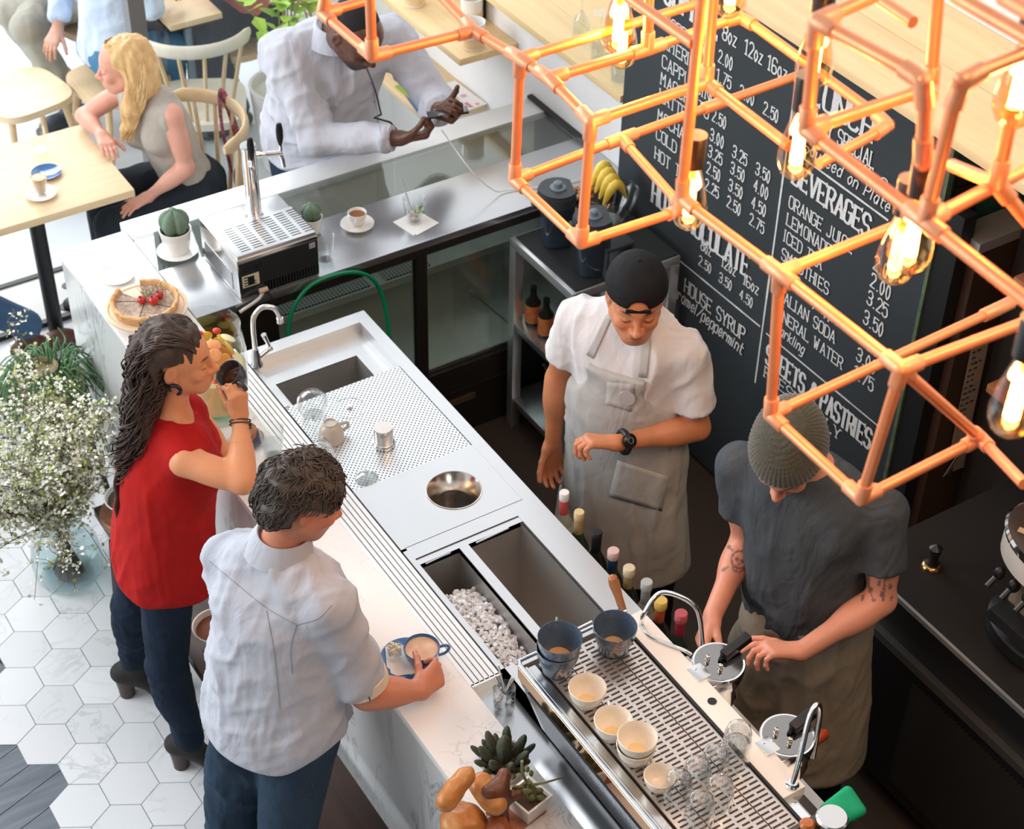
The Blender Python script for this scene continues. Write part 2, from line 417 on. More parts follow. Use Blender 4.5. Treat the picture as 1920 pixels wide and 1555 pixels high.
# ------------------------------------------------------------------ people
def nrm(v): v = np.array(v, float); return v/(np.linalg.norm(v)+1e-12)
def rodr(v, ax, deg):
    ax = nrm(ax); t = math.radians(deg); return v*math.cos(t)+np.cross(ax, v)*math.sin(t)+ax*(ax@v)*(1-math.cos(t))
def hframe(f, u):
    f = nrm(f); u = np.array(u, float); u = nrm(u-f*(u@f)); r = np.cross(f, u)
    return np.stack([r, f, u], 1)   # columns right, forward, up (of the person)
def add_head(sd, c, R, s=1.0, jaw=1.0, fem=False, lids=True):
    L = lambda x, y, z: np.array(c)+R@(np.array((x, y, z))*s)
    E = lambda cc, r, k=.02, op='u', A=None: sd.ell(L(*cc), np.array(r)*s, R if A is None else R@A, k, op)
    E((0, -.014, .026), (.074, .094, .084), .03); E((0, .03, .03), (.063, .064, .062), .03)
    E((0, .032, -.042), (.058*jaw, .058, .07), .03)
    E((0, .064, -.094), (.024*jaw, .024, .02), .03)
    for q in (-1, 1):
        sd.cap(L(q*.052*jaw, .0, -.052), L(q*.018*jaw, .06, -.093), .02*s, .016*s, .03)
        E((q*.04, .066, -.03), (.022, .02, .02), .02)
        sd.cap(L(q*.012, .088, .017), L(q*.046, .07, .014), .0075*s if not fem else .0055*s, .006*s, .014)
        E((q*.032, .1, -.006), (.017, .015, .011), .014, 's')
        E((q*.0315, .0765, -.006), (.0145, .0135, .0125), .004)
        sd.cap(L(q*.017, .0895, .001), L(q*.046, .078, .0), .0028*s, .0028*s, .005)
        A = rotm('Z', q*18)@rotm('X', -12)
        E((q*.077, -.014, -.006), (.0085, .019, .031), .006, 'u', A); E((q*.086, -.009, -.003), (.007, .010, .017), .004, 's', A)
        E((q*.074, -.008, -.034), (.006, .008, .009), .006)
        E((q*.0135, .1, -.0415), (.0085, .0105, .0085), .008)
        E((q*.007, .112, -.049), (.0036, .005, .0035), .003, 's')
    sd.cap(L(0, .088, .01), L(0, .113, -.036), .0068*s, .0098*s, .014)
    E((0, .115, -.0375), (.0105, .0105, .0095), .008)
    E((0, .072, -.064), (.03, .028, .024), .02)
    E((0, .0945, -.0615), (.022, .0095, .0062), .005); E((0, .0925, -.0735), (.019, .0105, .0078), .006)
    sd.cap(L(-.021, .1005, -.0672), L(.021, .1005, -.0672), .0016*s, .0016*s, .003, 's')
    return L
def add_hand(sd, wr, d, n, side, curls, thumb=(40, 20, 15), s=1.0, spread=1.0):
    d = nrm(d); n = np.array(n, float); n = nrm(n-d*(n@d)); sv = np.cross(d, n)*(1 if side == 'R' else -1)
    wr = np.array(wr, float)
    off = (.0285, .0095, -.0095, -.027); kl = (.088, .092, .087, .078); fl = (.072, .08, .074, .058); rr = (.0088, .0092, .0088, .0076)
    tips = []
    for i in range(4):
        kn = wr+(d*kl[i]+sv*off[i]*spread)*s
        sd.cap(wr+(d*.012+sv*off[i]*.55)*s, kn, .0145*s, .0118*s, .016)
        p = kn; v = d.copy(); v = rodr(v, n, (1 if side == 'R' else -1)*(-off[i]*150*(spread-.6)))
        c3 = curls[i]
        for sgm in range(3):
            v = rodr(v, sv, c3[sgm]*(1 if side == 'R' else -1))
            q = p+v*fl[i]*(.46, .31, .25)[sgm]*s
            r0 = rr[i]*(1.0, .93, .86)[sgm]*s; r1 = rr[i]*(.93, .86, .76)[sgm]*s
            sd.cap(p, q, r0, r1, .0035 if sgm else .006); p = q
        tips.append(p)
    t0 = wr+(d*.024+sv*.022+n*.006)*s
    v = nrm(sv*math.sin(math.radians(thumb[0]))+d*math.cos(math.radians(thumb[0]))+n*math.tan(math.radians(thumb[1]))*.9)
    sd.cap(wr+(d*.018+sv*.01)*s, t0, .0155*s, .0145*s, .014)
    p = t0; ax = np.cross(v, nrm(n-sv*.6))
    for sgm, l in enumerate((.044, .034, .028)):
        q = p+v*l*s; sd.cap(p, q, (.0128, .0105, .0098)[sgm]*s, (.0108, .0098, .0082)[sgm]*s, .009 if sgm == 0 else .004); p = q
        v = rodr(v, ax, thumb[2])
    tips.append(p)
    return tips
def torso_frame(Jt):
    up = nrm(Jt['neck']-(Jt['hipL']+Jt['hipR'])/2); sd = Jt['shR']-Jt['shL']; sd = nrm(sd-up*(sd@up)); return np.stack([sd, np.cross(up, sd), up], 1)
def hip_frame(Jt):
    up = nrm(Jt['neck']-(Jt['hipL']+Jt['hipR'])/2); sd = Jt['hipR']-Jt['hipL']; sd = nrm(sd-up*(sd@up)); return np.stack([sd, np.cross(up, sd), up], 1)
def add_torso(sd, Jt, g=1.0, ease=0.0, bust=0.0, belly=0.0, k=.06, w=1.0):
    T = torso_frame(Jt); H_ = hip_frame(Jt); hm = (Jt['hipL']+Jt['hipR'])/2; nk = Jt['neck']; L = np.linalg.norm(nk-hm)
    up = T[:, 2]; fw = T[:, 1]
    e = ease
    sd.ell(hm+up*.03, (.158*g*w+e, .108*g+e, .12+e), H_, k)
    sd.ell(lerp(hm, nk, .36)+fw*(.012+belly*.6), (.136*g*w+e, .098*g+e+belly, .15+e), T, k)
    sd.ell(lerp(hm, nk, .68)+fw*.004, (.152*g+e, .108*g+e+belly*.3, .17+e), T, k)
    for q, s in ((1, 'shR'), (-1, 'shL')):
        sh = Jt[s]; sd.cap(nk-up*.03+T[:, 0]*q*.03, sh-T[:, 0]*q*.012, .047*g+e*.8, .047*g+e*.8, .05)
        sd.ell(lerp(lerp(hm, nk, .74), sh, .45)+fw*.03, (.07*g+e, .07*g+e, .08+e), T, .04)
        if bust: sd.ell(lerp(hm, nk, .66)+fw*(.085*g)+T[:, 0]*q*.068, (.056+e, .052+e+bust, .058+e), T, .03)
    return T, H_, hm
def add_arm(sd, Jt, s, g=1.0, up_only=False):
    a, b, c = Jt['sh'+s], Jt['el'+s], Jt['wr'+s]
    sd.cap(a, b, .05*g, .038*g, .03); m = lerp(a, b, .5); sd.ell(m, (.045*g, .045*g, .08), np.stack(frame(b-a), 1), .03)
    sd.cap(b, c, .039*g, .0265*g, .02); sd.ell(lerp(b, c, .28), (.041*g, .041*g, .075), np.stack(frame(c-b), 1), .03)
def add_leg(sd, Jt, s, g=1.0):
    a, b, c = Jt['hip'+s], Jt['kn'+s], Jt['an'+s]
    sd.cap(a, b, .086*g, .056*g, .05); sd.cap(b, c, .053*g, .038*g, .02)
    v = nrm(c-b); bk = Jt['toe'+s]-c; bk = -nrm(bk-v*(bk@v)); sd.ell(lerp(b, c, .3)+bk*.018, (.05*g, .05*g, .11), np.stack(frame(c-b), 1), .04)
def skin_cols(V, base, heads, lips=(.45, .13, .11), brow=(.05, .03, .02), lash=(.03, .02, .015), stubble=0, browamt=1.0, flush=.25, beard=None):
    C = np.tile(np.array(base, float), (len(V), 1))
    n = vnoise(V*38, 3)[:, None]*.5+vnoise(V*11, 5)[:, None]*.5
    C = C*(1+.07*n)
    for c, R, s in heads:
        q = ((V-np.array(c))@R)/s; x, y, z = np.abs(q[:, 0]), q[:, 1], q[:, 2]
        near = (np.linalg.norm(q, axis=1) < .2)
        def mix(m, col, a):
            m = (np.clip(m, 0, 1)*a*near)[:, None]; C[:] = C*(1-m)+np.array(col)*m
        ell = lambda cx, cy, cz, rx, ry, rz: 1.6-1.6*np.sqrt(((x-cx)/rx)**2+((y-cy)/ry)**2+((z-cz)/rz)**2)
        fl = np.array(base)*np.array((1.05, .72, .66))
        mix(ell(.042, .07, -.03, .035, .05, .03), fl, flush); mix(ell(0, .12, -.037, .02, .03, .018), fl, flush*1.3)
        mix(ell(.082, -.012, -.006, .02, .03, .04), fl, flush)
        if stubble: mix(np.clip(ell(0, .05, -.09, .075, .09, .05), 0, 1)*(y > -.01), np.array(base)*.5, stubble)
        if beard is not None: mix(np.clip(ell(0, .045, -.092, .08, .1, .052), 0, .75)*1.35*(y > -.02), beard, .9)
        mix(ell(0, .098, -.0617, .0225, .03, .0062), lips, .85); mix(ell(0, .096, -.0735, .02, .03, .0075), lips, .85)
        mix(ell(0, .1, -.0672, .0225, .03, .0022), np.array(lips)*.35, .9)
        bz = .0195+.0045*np.sin(np.clip((x-.012)/.042, 0, 1)*2.6)
        mix((1.5-1.5*np.sqrt(((x-.032)/.023)**2+((z-bz)/.0064)**2))*(y > .045), brow, browamt)
        lz = -.0065-.0045*(1-((x-.0315)/.0145)**2)
        mix((1.5-1.4*np.sqrt(((x-.0325)/.0195)**2+((z-lz)/.0036)**2))*(y > .05), lash, 1)
    return C
def strands(name, m, parent, paths, r=.003, n=4):
    mb = MB()
    for p in paths:
        k = len(p); rr = [r*(.35+.65*math.sin(math.pi*min(.98, .12+.86*i/(k-1)))) for i in range(k)]
        mb.tube(p, rr, n, caps=False)
    return mb.build(name, m, parent, smooth=180)
def fold(V, Nn, spec):
    # cloth creases: spec entries (direction of the crease, frequency across, amplitude, seed)
    d = np.zeros(len(V))
    for ax, fa, fc, amp, seed in spec:
        ax = nrm(ax); q = V*fc; q = q-np.outer(q@ax, ax)+np.outer(V@ax, ax)*fa
        w = vnoise(V*4.0, seed+9)
        a = vnoise(q, seed); a2 = vnoise(q*2.1+3.7, seed+40); d += amp*(1.5*((1-np.abs(a))**3-.3)+.6*((1-np.abs(a2))**3-.3))*np.clip(.6+1.1*w, .1, 1.6)
    return V+Nn*d[:, None]
def garment(name, sd, h, m, parent, spec=(), it=2, cols=None, mask=None):
    V, F = sd.mesh(h); N_ = vnormals(V, F)
    if spec:
        V2 = fold(V, N_, spec); w = np.ones(len(V))
        for pt, n, _ in sd.planes: w *= np.clip(-((V-pt)@n)/.035, 0, 1)
        V = V+(V2-V)*w[:, None]
    V = relax(V, F, it, .4)
    c = cols(V) if cols else None
    return soft(name, V, F, m, parent, c)
def sleeve(sd, a, b, c, ra, rb, t1, k=.03, bend_r=None):
    # sleeve along shoulder a - elbow b (- wrist c); t1 in 0..1 upper arm only, 1..2 past the elbow
    if t1 <= 1:
        e = lerp(a, b, t1); n = nrm(b-a); sd.cap(a, e+n*.02, ra, rb, k, clip=[(e, n)])
    else:
        m = (ra+rb)/2 if bend_r is None else bend_r
        sd.cap(a, b, ra, m, k); e = lerp(b, c, t1-1); n = nrm(c-b); sd.cap(b, e+n*.02, m, rb, .02, clip=[(e, n)])
def person(label, base, cat='person', group=None):
    return thing('person', label, cat, base, group)
def body(root, Jt, skin_m, base, g=1.0, hs=1.0, jaw=1.0, fem=False, legs=True, hands=(), arms='RL', bust=0, belly=0, colkw={}, w=1.0, h=.0065, hh=.0033, tattoos=None, face=True):
    sd = Sdf(); add_torso(sd, Jt, g, 0, bust, belly, w=w)
    R = hframe(Jt['hf'], Jt['hu']); hc = Jt['head']
    sd.cap(Jt['neck']-nrm(Jt['hu'])*.03, hc-R[:, 2]*.04*hs-R[:, 1]*.012, .056*g*(.9 if fem else 1), .052*g*(.88 if fem else 1), .035)
    add_head(sd, hc, R, hs, jaw, fem)
    for s in arms: add_arm(sd, Jt, s, g*(.88 if fem else 1))
    if legs:
        for s in 'RL': add_leg(sd, Jt, s, g)
    fine = [(hc+R[:, 1]*.02*hs, .145*hs, hh)]
    for (s, d, n, curls, th) in hands:
        add_hand(sd, Jt['wr'+s], d, n, s, curls, th, (.9 if fem else 1.0)*hs)
        fine.append((Jt['wr'+s]+nrm(d)*.07, .13, hh*.94))
    V, F = join_res(sd, h, fine)
    C = skin_cols(V, base, [(hc, R, hs)] if face else [], **colkw)
    if tattoos: C = tattoos(V, C)
    return soft('body', V, F, skin_m, root, C), R, sd
def shoe(name, m, root, an, toe, g=1.0, heel=0.0, sole=None, boot=.0, zf=0.0):
    an = np.array(an); toe = np.array(toe); d = toe-an; d[2] = 0; L = np.linalg.norm(d); d = nrm(d); sdv = np.array((d[1], -d[0], 0))
    R = np.stack([sdv, d, (0, 0, 1)], 1); sd = Sdf(); z = zf
    hl = np.array((an[0], an[1], z))-d*.045*g
    tp = np.array((toe[0], toe[1], z))
    sd.ell(hl+np.array((0, 0, .035+heel)), (.034*g, .04*g, .035), R, .02)
    sd.cap(hl+np.array((0, 0, .03+heel)), tp-d*.06+np.array((0, 0, .028)), .034*g, .03, .02)
    sd.ell(tp-d*.06*g+np.array((0, 0, .028)), (.044*g, .07*g, .03), R, .03)
    sd.cap(np.array((an[0], an[1], z+.04+heel)), an+np.array((0, 0, .02+boot)), .042*g, .043*g+boot*.02, .03, clip=[(an+np.array((0, 0, .012+boot)), (0, 0, 1))])
    sd.plane((0, 0, z+.012), (0, 0, -1), .002)
    V, F = sd.mesh(.0055); V = relax(V, F, 1, .4); o = soft(name, V, F, m, root)
    b = MB()
    if heel > 0:
        b.lathe([(.026, 0), (.029, heel*.6), (.035, heel+.016)], hl+np.array((0, 0, 0))+d*.004, 14)
        pts = [hl+d*.02+np.array((0, 0, heel+.014)), lerp(hl, tp, .45)+np.array((0, 0, heel*.35+.012)), tp-d*.09+np.array((0, 0, .008)), tp-d*.02+np.array((0, 0, .008))]
        q = bez(pts, 5); b.tube(q, [.03*g]*len(q), 8, up=(0, 0, 1))
        b.v = [(x, y, max(zz if False else zz, z+.001)) for x, y, zz in b.v]
    else:
        n = 20; poly = []
        for i in range(n):
            a = 2*math.pi*i/n; u = math.cos(a); v = math.sin(a); ln = (L+.09*g)/2+.012; cc = lerp(hl, tp, .5)-d*0; poly.append((cc+d*ln*u*.98+sdv*(.036+.008*u)*v*1.15)[:2])
        b.prism(poly, z+.001, z+.016)
    b.build('sole' if heel == 0 else 'boot_heel', sole or m, o)
    return o
# ------------------------------------------------------------------ shared materials
def dotmat(name, col, dark, sc, rad, stag=True, metal=1.0, rough=.3):
    m = mat(name, col, rough, metal); nt = m.node_tree; N = nt.nodes; L = nt.links; b = N['Principled BSDF']
    tc = N.new('ShaderNodeTexCoord'); outs = []
    for off in ((0, 0), (.5, .5)) if stag else ((0, 0),):
        v = N.new('ShaderNodeVectorMath'); v.operation = 'MULTIPLY_ADD'; v.inputs[1].default_value = (sc, sc, 0); v.inputs[2].default_value = (*off, 0); L.new(tc.outputs['Object'], v.inputs[0])
        f = N.new('ShaderNodeVectorMath'); f.operation = 'FRACTION'; L.new(v.outputs[0], f.inputs[0])
        s = N.new('ShaderNodeVectorMath'); s.operation = 'SUBTRACT'; s.inputs[1].default_value = (.5, .5, 0); L.new(f.outputs[0], s.inputs[0])
        l = N.new('ShaderNodeVectorMath'); l.operation = 'LENGTH'; L.new(s.outputs[0], l.inputs[0])
        c = N.new('ShaderNodeMath'); c.operation = 'LESS_THAN'; c.inputs[1].default_value = rad; L.new(l.outputs['Value'], c.inputs[0]); outs.append(c)
    o = outs[0]
    if stag:
        o = N.new('ShaderNodeMath'); o.operation = 'MAXIMUM'; L.new(outs[0].outputs[0], o.inputs[0]); L.new(outs[1].outputs[0], o.inputs[1])
    mx = N.new('ShaderNodeMix'); mx.data_type = 'RGBA'; mx.inputs['A'].default_value = (*col, 1); mx.inputs['B'].default_value = (*dark, 1)
    L.new(o.outputs[0], mx.inputs['Factor']); L.new(mx.outputs['Result'], b.inputs['Base Color'])
    sb = N.new('ShaderNodeMath'); sb.operation = 'SUBTRACT'; sb.inputs[0].default_value = 1.0; L.new(o.outputs[0], sb.inputs[1])
    ml = N.new('ShaderNodeMath'); ml.operation = 'MULTIPLY'; ml.inputs[1].default_value = metal; L.new(sb.outputs[0], ml.inputs[0]); L.new(ml.outputs[0], b.inputs['Metallic'])
    return m
M = dict(
    steel=mat('brushed_steel', (.70, .71, .72), .34, .82, bump=(60, .04, .001), stretch=(1, .06, 1), var=(5, .25, (.60, .61, .63))),
    steel_x=mat('brushed_steel_worn', (.60, .61, .63), .27, .9, bump=(60, .05, .001), stretch=(.06, 1, 1), var=(4, .4, (.46, .47, .49))),
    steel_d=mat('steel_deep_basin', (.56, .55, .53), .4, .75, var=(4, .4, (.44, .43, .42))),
    chrome=mat('chrome', (.86, .86, .87), .06, 1.0),
    chrome_s=mat('satin_chrome', (.74, .735, .72), .2, 1.0),
    black=mat('black_plastic', (.012, .012, .013), .38),
    blackmetal=mat('black_metal', (.02, .021, .022), .42, .2),
    dark=mat('black_cabinet', (.016, .015, .014), .55, var=(3, .4, (.03, .027, .024))),
    white=mat('white_paint', (.86, .86, .86), .7, bump=(30, .05, .001)),
    ceramic=mat('white_ceramic', (.86, .84, .80), .16, coat=.4),
    cream=mat('cream_ceramic', (.78, .70, .58), .2, coat=.4),
    bluegrey=mat('blue_grey_stoneware', (.055, .085, .13), .24, coat=.5, var=(14, .7, (.10, .14, .20))),
    blue=mat('blue_glaze', (.035, .13, .34), .15, coat=.6, var=(10, .4, (.05, .17, .42))),
    oak=wood('pale_oak', (.80, .60, .36), (.70, .49, .27), .45),
    oakw=wood('pale_oak_top', (.84, .66, .42), (.76, .56, .33), .4, axis=0),
    walnut=wood('dark_walnut', (.085, .045, .032), (.05, .026, .02), .42, coat=.15),
    birch=wood('birch_shelf', (.82, .62, .34), (.74, .53, .27), .5),
    marble=marble('white_marble', (.86, .84, .81), (.26, .26, .28), 9, .6, width=.022),
    marble_f=marble('grey_veined_marble', (.62, .63, .62), (.12, .13, .14), 6, .85, width=.045, stretch=(1, 2.2, .6), rough=.12),
    tile=marble('marble_tile', (.80, .81, .82), (.34, .37, .41), 5, .6, island=True, width=.035, rough=.2),
    grout=mat('dark_grout', (.035, .04, .045), .8),
    plank=wood('grey_plank', (.10, .12, .15), (.19, .21, .24), .6, axis=0),
    glassc=glass('clear_glass', (.975, .985, .98), 0, thin=.8), pane=glass('window_pane', (.97, .985, .98), 0, thin=.35), pane_g=glass('green_tint_pane', (.91, .96, .94), 0.01, thin=.4),
    water=glass('water', (.90, .94, .95), 0, thin=.4),
    ghost=glass('thin_clear_plastic', (.96, .97, .97), .02, thin=.55), vessel=glass('thin_vessel_glass', (.90, .945, .94), 0, thin=.85), vwater=glass('still_water', (.86, .925, .945), 0, thin=.3),
    copper=mat('copper_pipe', (.90, .34, .15), .36, .45, var=(16, .5, (.80, .25, .10))),
    coppers=mat('copper_fitting', (.88, .38, .20), .4, .45, var=(22, .5, (.76, .26, .11))),
    soil=mat('potting_soil', (.09, .05, .03), .95, bump=(60, .8, .004)),
    coffee=mat('espresso', (.26, .10, .035), .25), crema=mat('coffee_stain', (.50, .30, .14), .4),
)
CT = .98   # height of every counter top
# ------------------------------------------------------------------ the room
def hexfloor():
    mb = MB(); ed = .0972; wd = ed*math.sqrt(3); c0 = (.843, 3.786)
    mb.mi = 1; mb.quad((-3.2, -.6, -.012), (1.5, -.6, -.012), (1.5, 6.1, -.012), (-3.2, 6.1, -.012)); 
    mb.mi = 0
    for j in range(-29, 18):
        for i in range(-24, 6):
            cx = c0[0]+wd*(i+.5*(j % 2)); cy = c0[1]+1.5*ed*j
            if cx > 1.5 or cy > 6.0: continue
            d = np.array([cx, cy, 0])-[0, 0, CH]; w = d@CF
            if w < .5: continue
            u = 960+FPX*(d@CR)/w; v = 777.5-FPX*(d@CU)/w
            if cy < 4.6 and (u < -42 or (u < 78 and v > 1440) or (u < 36 and v > 1398)): continue
            g = ed-.0016; top = []; bot = []
            for k in range(6):
                a = math.radians(30+60*k); top.append((cx+g*math.cos(a), cy+g*math.sin(a), 0)); bot.append((cx+(g+.0008)*math.cos(a), cy+(g+.0008)*math.sin(a), -.012))
            mb.add(top+bot, [(0, 1, 2, 3, 4, 5)]+[(k, 6+k, 6+(k+1) % 6, (k+1) % 6) for k in range(6)])
    mb.mi = 2   # weathered boards where the tiles stop
    ang = math.radians(17); R = np.array(((math.cos(ang), -math.sin(ang), 0), (math.sin(ang), math.cos(ang), 0), (0, 0, 1)))
    for k in range(-8, 9):
        mb.box(np.array((.1, 3.75, -.006))+R@np.array((0, k*.092, 0)), (1.6, .089, .008), R)
    o = mb.build('floor', [M['tile'], M['grout'], M['plank']], smooth=0); structure(o)
hexfloor()
mb = MB(); mb.lohi((1.43, -.6, -.05), (3.9, 4.9, 0)); structure(mb.build('floor_2', mat('brown_floor', (.045, .028, .02), .55, var=(2.5, .6, (.075, .05, .036)))))
mb = MB(); mb.lohi((1.2, 4.9, -.06), (3.9, 6.1, -.002)); mb.lohi((-6, 6.45, -.06), (6.5, 14, -.002)); structure(mb.build('floor_3', mat('pale_pavement', (.66, .71, .75), .6, var=(1.2, .5, (.74, .78, .80)))))
mb = MB(); mb.lohi((-3.2, 6.1, -.06), (3.475, 6.45, .012)); structure(mb.build('trim_1', mat('pale_threshold', (.72, .72, .70), .6)))
mb = MB()
for y in (6.1, 6.435): mb.lohi((-3.2, y-.014, -.01), (2.25, y+.014, .02))
structure(mb.build('trim_2', M['blackmetal']))
# right-hand wall: a half wall with a ledge, then the full-height wall behind
mb = MB(); mb.lohi((3.475, 4.59, 0), (3.83, 9.0, 1.28)); mb.lohi((3.83, -.6, 0), (3.95, 9.0, 5.6)); structure(mb.build('wall_right', M['white']))
mb = MB(); mb.lohi((3.66, -.6, 0), (3.83, 2.86, 1.9)); structure(mb.build('wall_back', mat('dark_brown_wall', (.028, .022, .018), .7)))
mb = MB(); mb.lohi((-3.3, -.7, 0), (3.95, -.6, 5.6)); structure(mb.build('wall_front', mat('charcoal_wall', (.05, .045, .04), .7)))
# sliding glazed front
mb = MB(); mb.lohi((2.235, 6.40, .012), (2.305, 6.47, 3.0)); m1 = mb.build('window_1', mat('grey_aluminium', (.17, .175, .18), .45, .4)); structure(m1)
mb = MB(); mb.lohi((2.305, 6.43, .05), (3.472, 6.438, 3.0)); g1 = mb.build('glazing', M['pane'], m1)
# ------------------------------------------------------------------ marble bar
t = thing('marble_counter', 'long white marble bar counter with grey veined front', 'counter', (1.53, 3.6, 0))
mb = MB(); mb.lohi((1.432, 1.55, CT-.028), (1.64, 4.36, CT), bev=.003); mb.lohi((1.432, 4.36, CT-.028), (1.687, 5.19, CT), bev=.003); mb.build('countertop', M['marble'], t)
mb = MB(); mb.lohi((1.438, 1.55, 0), (1.47, 5.18, CT-.028)); mb.lohi((1.47, 5.15, 0), (1.68, 5.18, CT-.028)); mb.build('front_panel', M['marble_f'], t)
mb = MB(); mb.lohi((1.47, 1.55, 0), (1.63, 5.15, CT-.03)); mb.build('carcass', M['dark'], t)
# ------------------------------------------------------------------ stainless bar station
t = thing('bar_sink_station', 'stainless steel bar station with sink, drainer, waste chute and ice wells', 'sink', (1.96, 3.4, 0))
Z0, Z1 = CT-.022, CT
mb = MB()
def plate(x0, y0, x1, y1, z1=Z1, z0=Z0): mb.lohi((x0, y0, z0), (x1, y1, z1))
plate(1.735, 4.272, 2.198, 4.325); plate(2.155, 2.45, 2.198, 4.272); plate(1.735, 4.0, 1.75, 4.272)     # rim
plate(1.735, 3.232, 1.75, 3.54); 
# plate with the round chute hole
def holeplate(x0, y0, x1, y1, cx, cy, r, z, n=40):
    vs = []; fs = []
    for k in range(n):
        a = 2*math.pi*k/n+math.pi/4; c, s = math.cos(a), math.sin(a); q = 1/max(abs(c), abs(s))
        vs.append((cx+r*c, cy+r*s, z)); dx, dy = c*q, s*q
        vs.append((cx+(dx*(x1-cx) if dx > 0 else -dx*(x0-cx)), cy+(dy*(y1-cy) if dy > 0 else -dy*(y0-cy)), z))
    for k in range(n): fs.append((2*k, 2*k+1, 2*((k+1) % n)+1, 2*((k+1) % n)))
    mb.add(vs, fs)
holeplate(1.75, 3.246, 2.155, 3.537, 2.0, 3.387, .084, Z1-.002)
plate(1.735, 3.19, 2.155, 3.242); plate(1.735, 2.45, 1.752, 3.19); plate(2.105, 2.72, 2.155, 3.19)
plate(1.735, 2.0, 2.198, 2.45); plate(1.735, 2.45, 2.155, 2.70)
plate(1.885, 2.70, 1.915, 3.165); plate(1.752, 3.165, 2.105, 3.186, Z1-.003)
mb.build('top', M['steel'], t)
mb = MB(); mb.lohi((1.735, 2.0, .08), (2.19, 4.31, .55)); mb.lohi((2.17, 2.0, .08), (2.19, 4.31, CT-.03)); mb.lohi((1.735, 4.29, .5), (2.19, 4.31, CT-.03)); mb.build('base_cabinet', M['dark'], t)
def basin(name, x0, y0, x1, y1, zt, zb, m, th=.004):
    b = MB(); b.quad((x0, y0, zb), (x1, y0, zb), (x1, y1, zb), (x0, y1, zb))
    for p, q in (((x0, y0), (x1, y0)), ((x1, y0), (x1, y1)), ((x1, y1), (x0, y1)), ((x0, y1), (x0, y0))): b.quad((*p, zb), (*q, zb), (*q, zt), (*p, zt))
    return b.build(name, m, t, smooth=0)
mb = MB(); mb.lohi((1.75, 4.165, CT-.045), (2.155, 4.272, CT-.042)); mb.lohi((1.75, 4.0, CT-.045), (1.782, 4.165, CT-.042)); mb.lohi((2.082, 4.0, CT-.045), (2.155, 4.165, CT-.042))
for q in (((1.75, 4.272), (2.155, 4.272)), ((2.155, 4.0), (2.155, 4.272)), ((1.75, 4.272), (1.75, 4.0))): mb.quad((*q[0], CT-.042), (*q[1], CT-.042), (*q[1], CT-.0215), (*q[0], CT-.0215))
mb.build('recessed_ledge', M['steel'], t)
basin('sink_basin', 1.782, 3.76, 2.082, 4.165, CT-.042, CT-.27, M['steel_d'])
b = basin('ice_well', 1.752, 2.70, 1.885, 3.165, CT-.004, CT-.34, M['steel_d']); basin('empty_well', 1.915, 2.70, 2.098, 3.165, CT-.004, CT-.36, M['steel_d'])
for (xa, ya, xb, yb) in ((1.765, 3.152, 1.85, 3.156), (1.935, 3.152, 2.05, 3.156), (1.935, 2.712, 2.05, 2.716)):
    mb = MB(); mb.tube([(xa, ya, CT+.004), (xb, yb, CT+.004)], .0035, 8); mb.build('lid_hinge', M['chrome'], t)
mb = MB(); mb.lohi((1.738, 3.540, CT-.014), (2.1535, 4.0, CT-.005)); mb.build('drainer_plate', dotmat('perforated_steel', (.80, .81, .82), (.03, .03, .03), 62, .165, True, .8, .34), t)
mb = MB(); mb.lathe([(.05, -.0045), (.052, -.0045), (.052, -.004), (.05, -.004)], (1.915, 3.895, CT), 40, cap=False); mb.lathe([(.0, .004), (.008, .003), (.01, -.005)], (1.915, 3.895, CT), 12); mb.build('drain_cover', M['chrome_s'], t)
mb = MB(); mb.lathe([(.086, -.001), (.0855, .0005), (.083, 0), (.08, -.004), (.055, -.05), (.054, -.055), (.054, -.10)], (2.0, 3.387, CT), 48, cap=False); mb.build('waste_chute', mat('spun_steel', (.75, .68, .60), .2, 1.0, bump=(30, .1, .001), stretch=(.1, .1, 9)), t)
mb = MB(); mb.lathe([(0, -.34), (.06, -.34), (.06, -.09)], (2.0, 3.387, CT), 24); mb.build('waste_bin', M['black'], t)
# slotted drain rail between marble and steel
mb = MB(); mb.lohi((1.641, 2.69, CT-.03), (1.734, 4.355, CT-.012)); r = mb.build('drain_rail', M['black'], t)
mb = MB()
for k in range(6):
    x = 1.6435+k*.0158; mb.lohi((x-.0058, 2.69, CT-.012), (x+.0066, 4.355, CT+.001))
mb.lohi((1.641, 2.684, CT-.03), (1.734, 2.694, CT+.001)); mb.build('rail_bar', mat('pale_steel_bar', (.86, .86, .85), .35, .45), r)
mb = MB(); mb.lohi((1.6425, 1.55, CT-.034), (1.735, 2.684, CT-.03)); mb.build('lower_shelf', M['steel_x'], t)
# crushed ice
def ice():
    bm_ = MB(); rng = np.random.default_rng(3)
    for k in range(1100):
        x = rng.uniform(1.758, 1.88); y = rng.uniform(2.72, 3.075); 
        hgt = CT-.085+.045*math.sin((y-2.7)*5)-.35*max(0, x-1.80)-.25*max(0, y-3.0)
        z = hgt-rng.uniform(0, .03); R = np.array(Matrix.Rotation(rng.uniform(0, 6), 3, Vector(rng.normal(size=3)).normalized()))
        bm_.box((x, y, z), rng.uniform(.005, .014, 3), R)
    o = bm_.build('crushed_ice', mat('ice', (.90, .91, .93), .25, 0, trans=.12, ior=1.31), smooth=0)
    tag(o, 'heap of crushed ice lying in the left steel well', 'ice', kind='stuff')
    b2 = MB(); b2.lohi((1.754, 2.703, CT-.335), (1.883, 3.0, CT-.12)); b2.build('ice_bed', mat('ice_deep', (.72, .75, .78), .4), o, smooth=0)
ice()
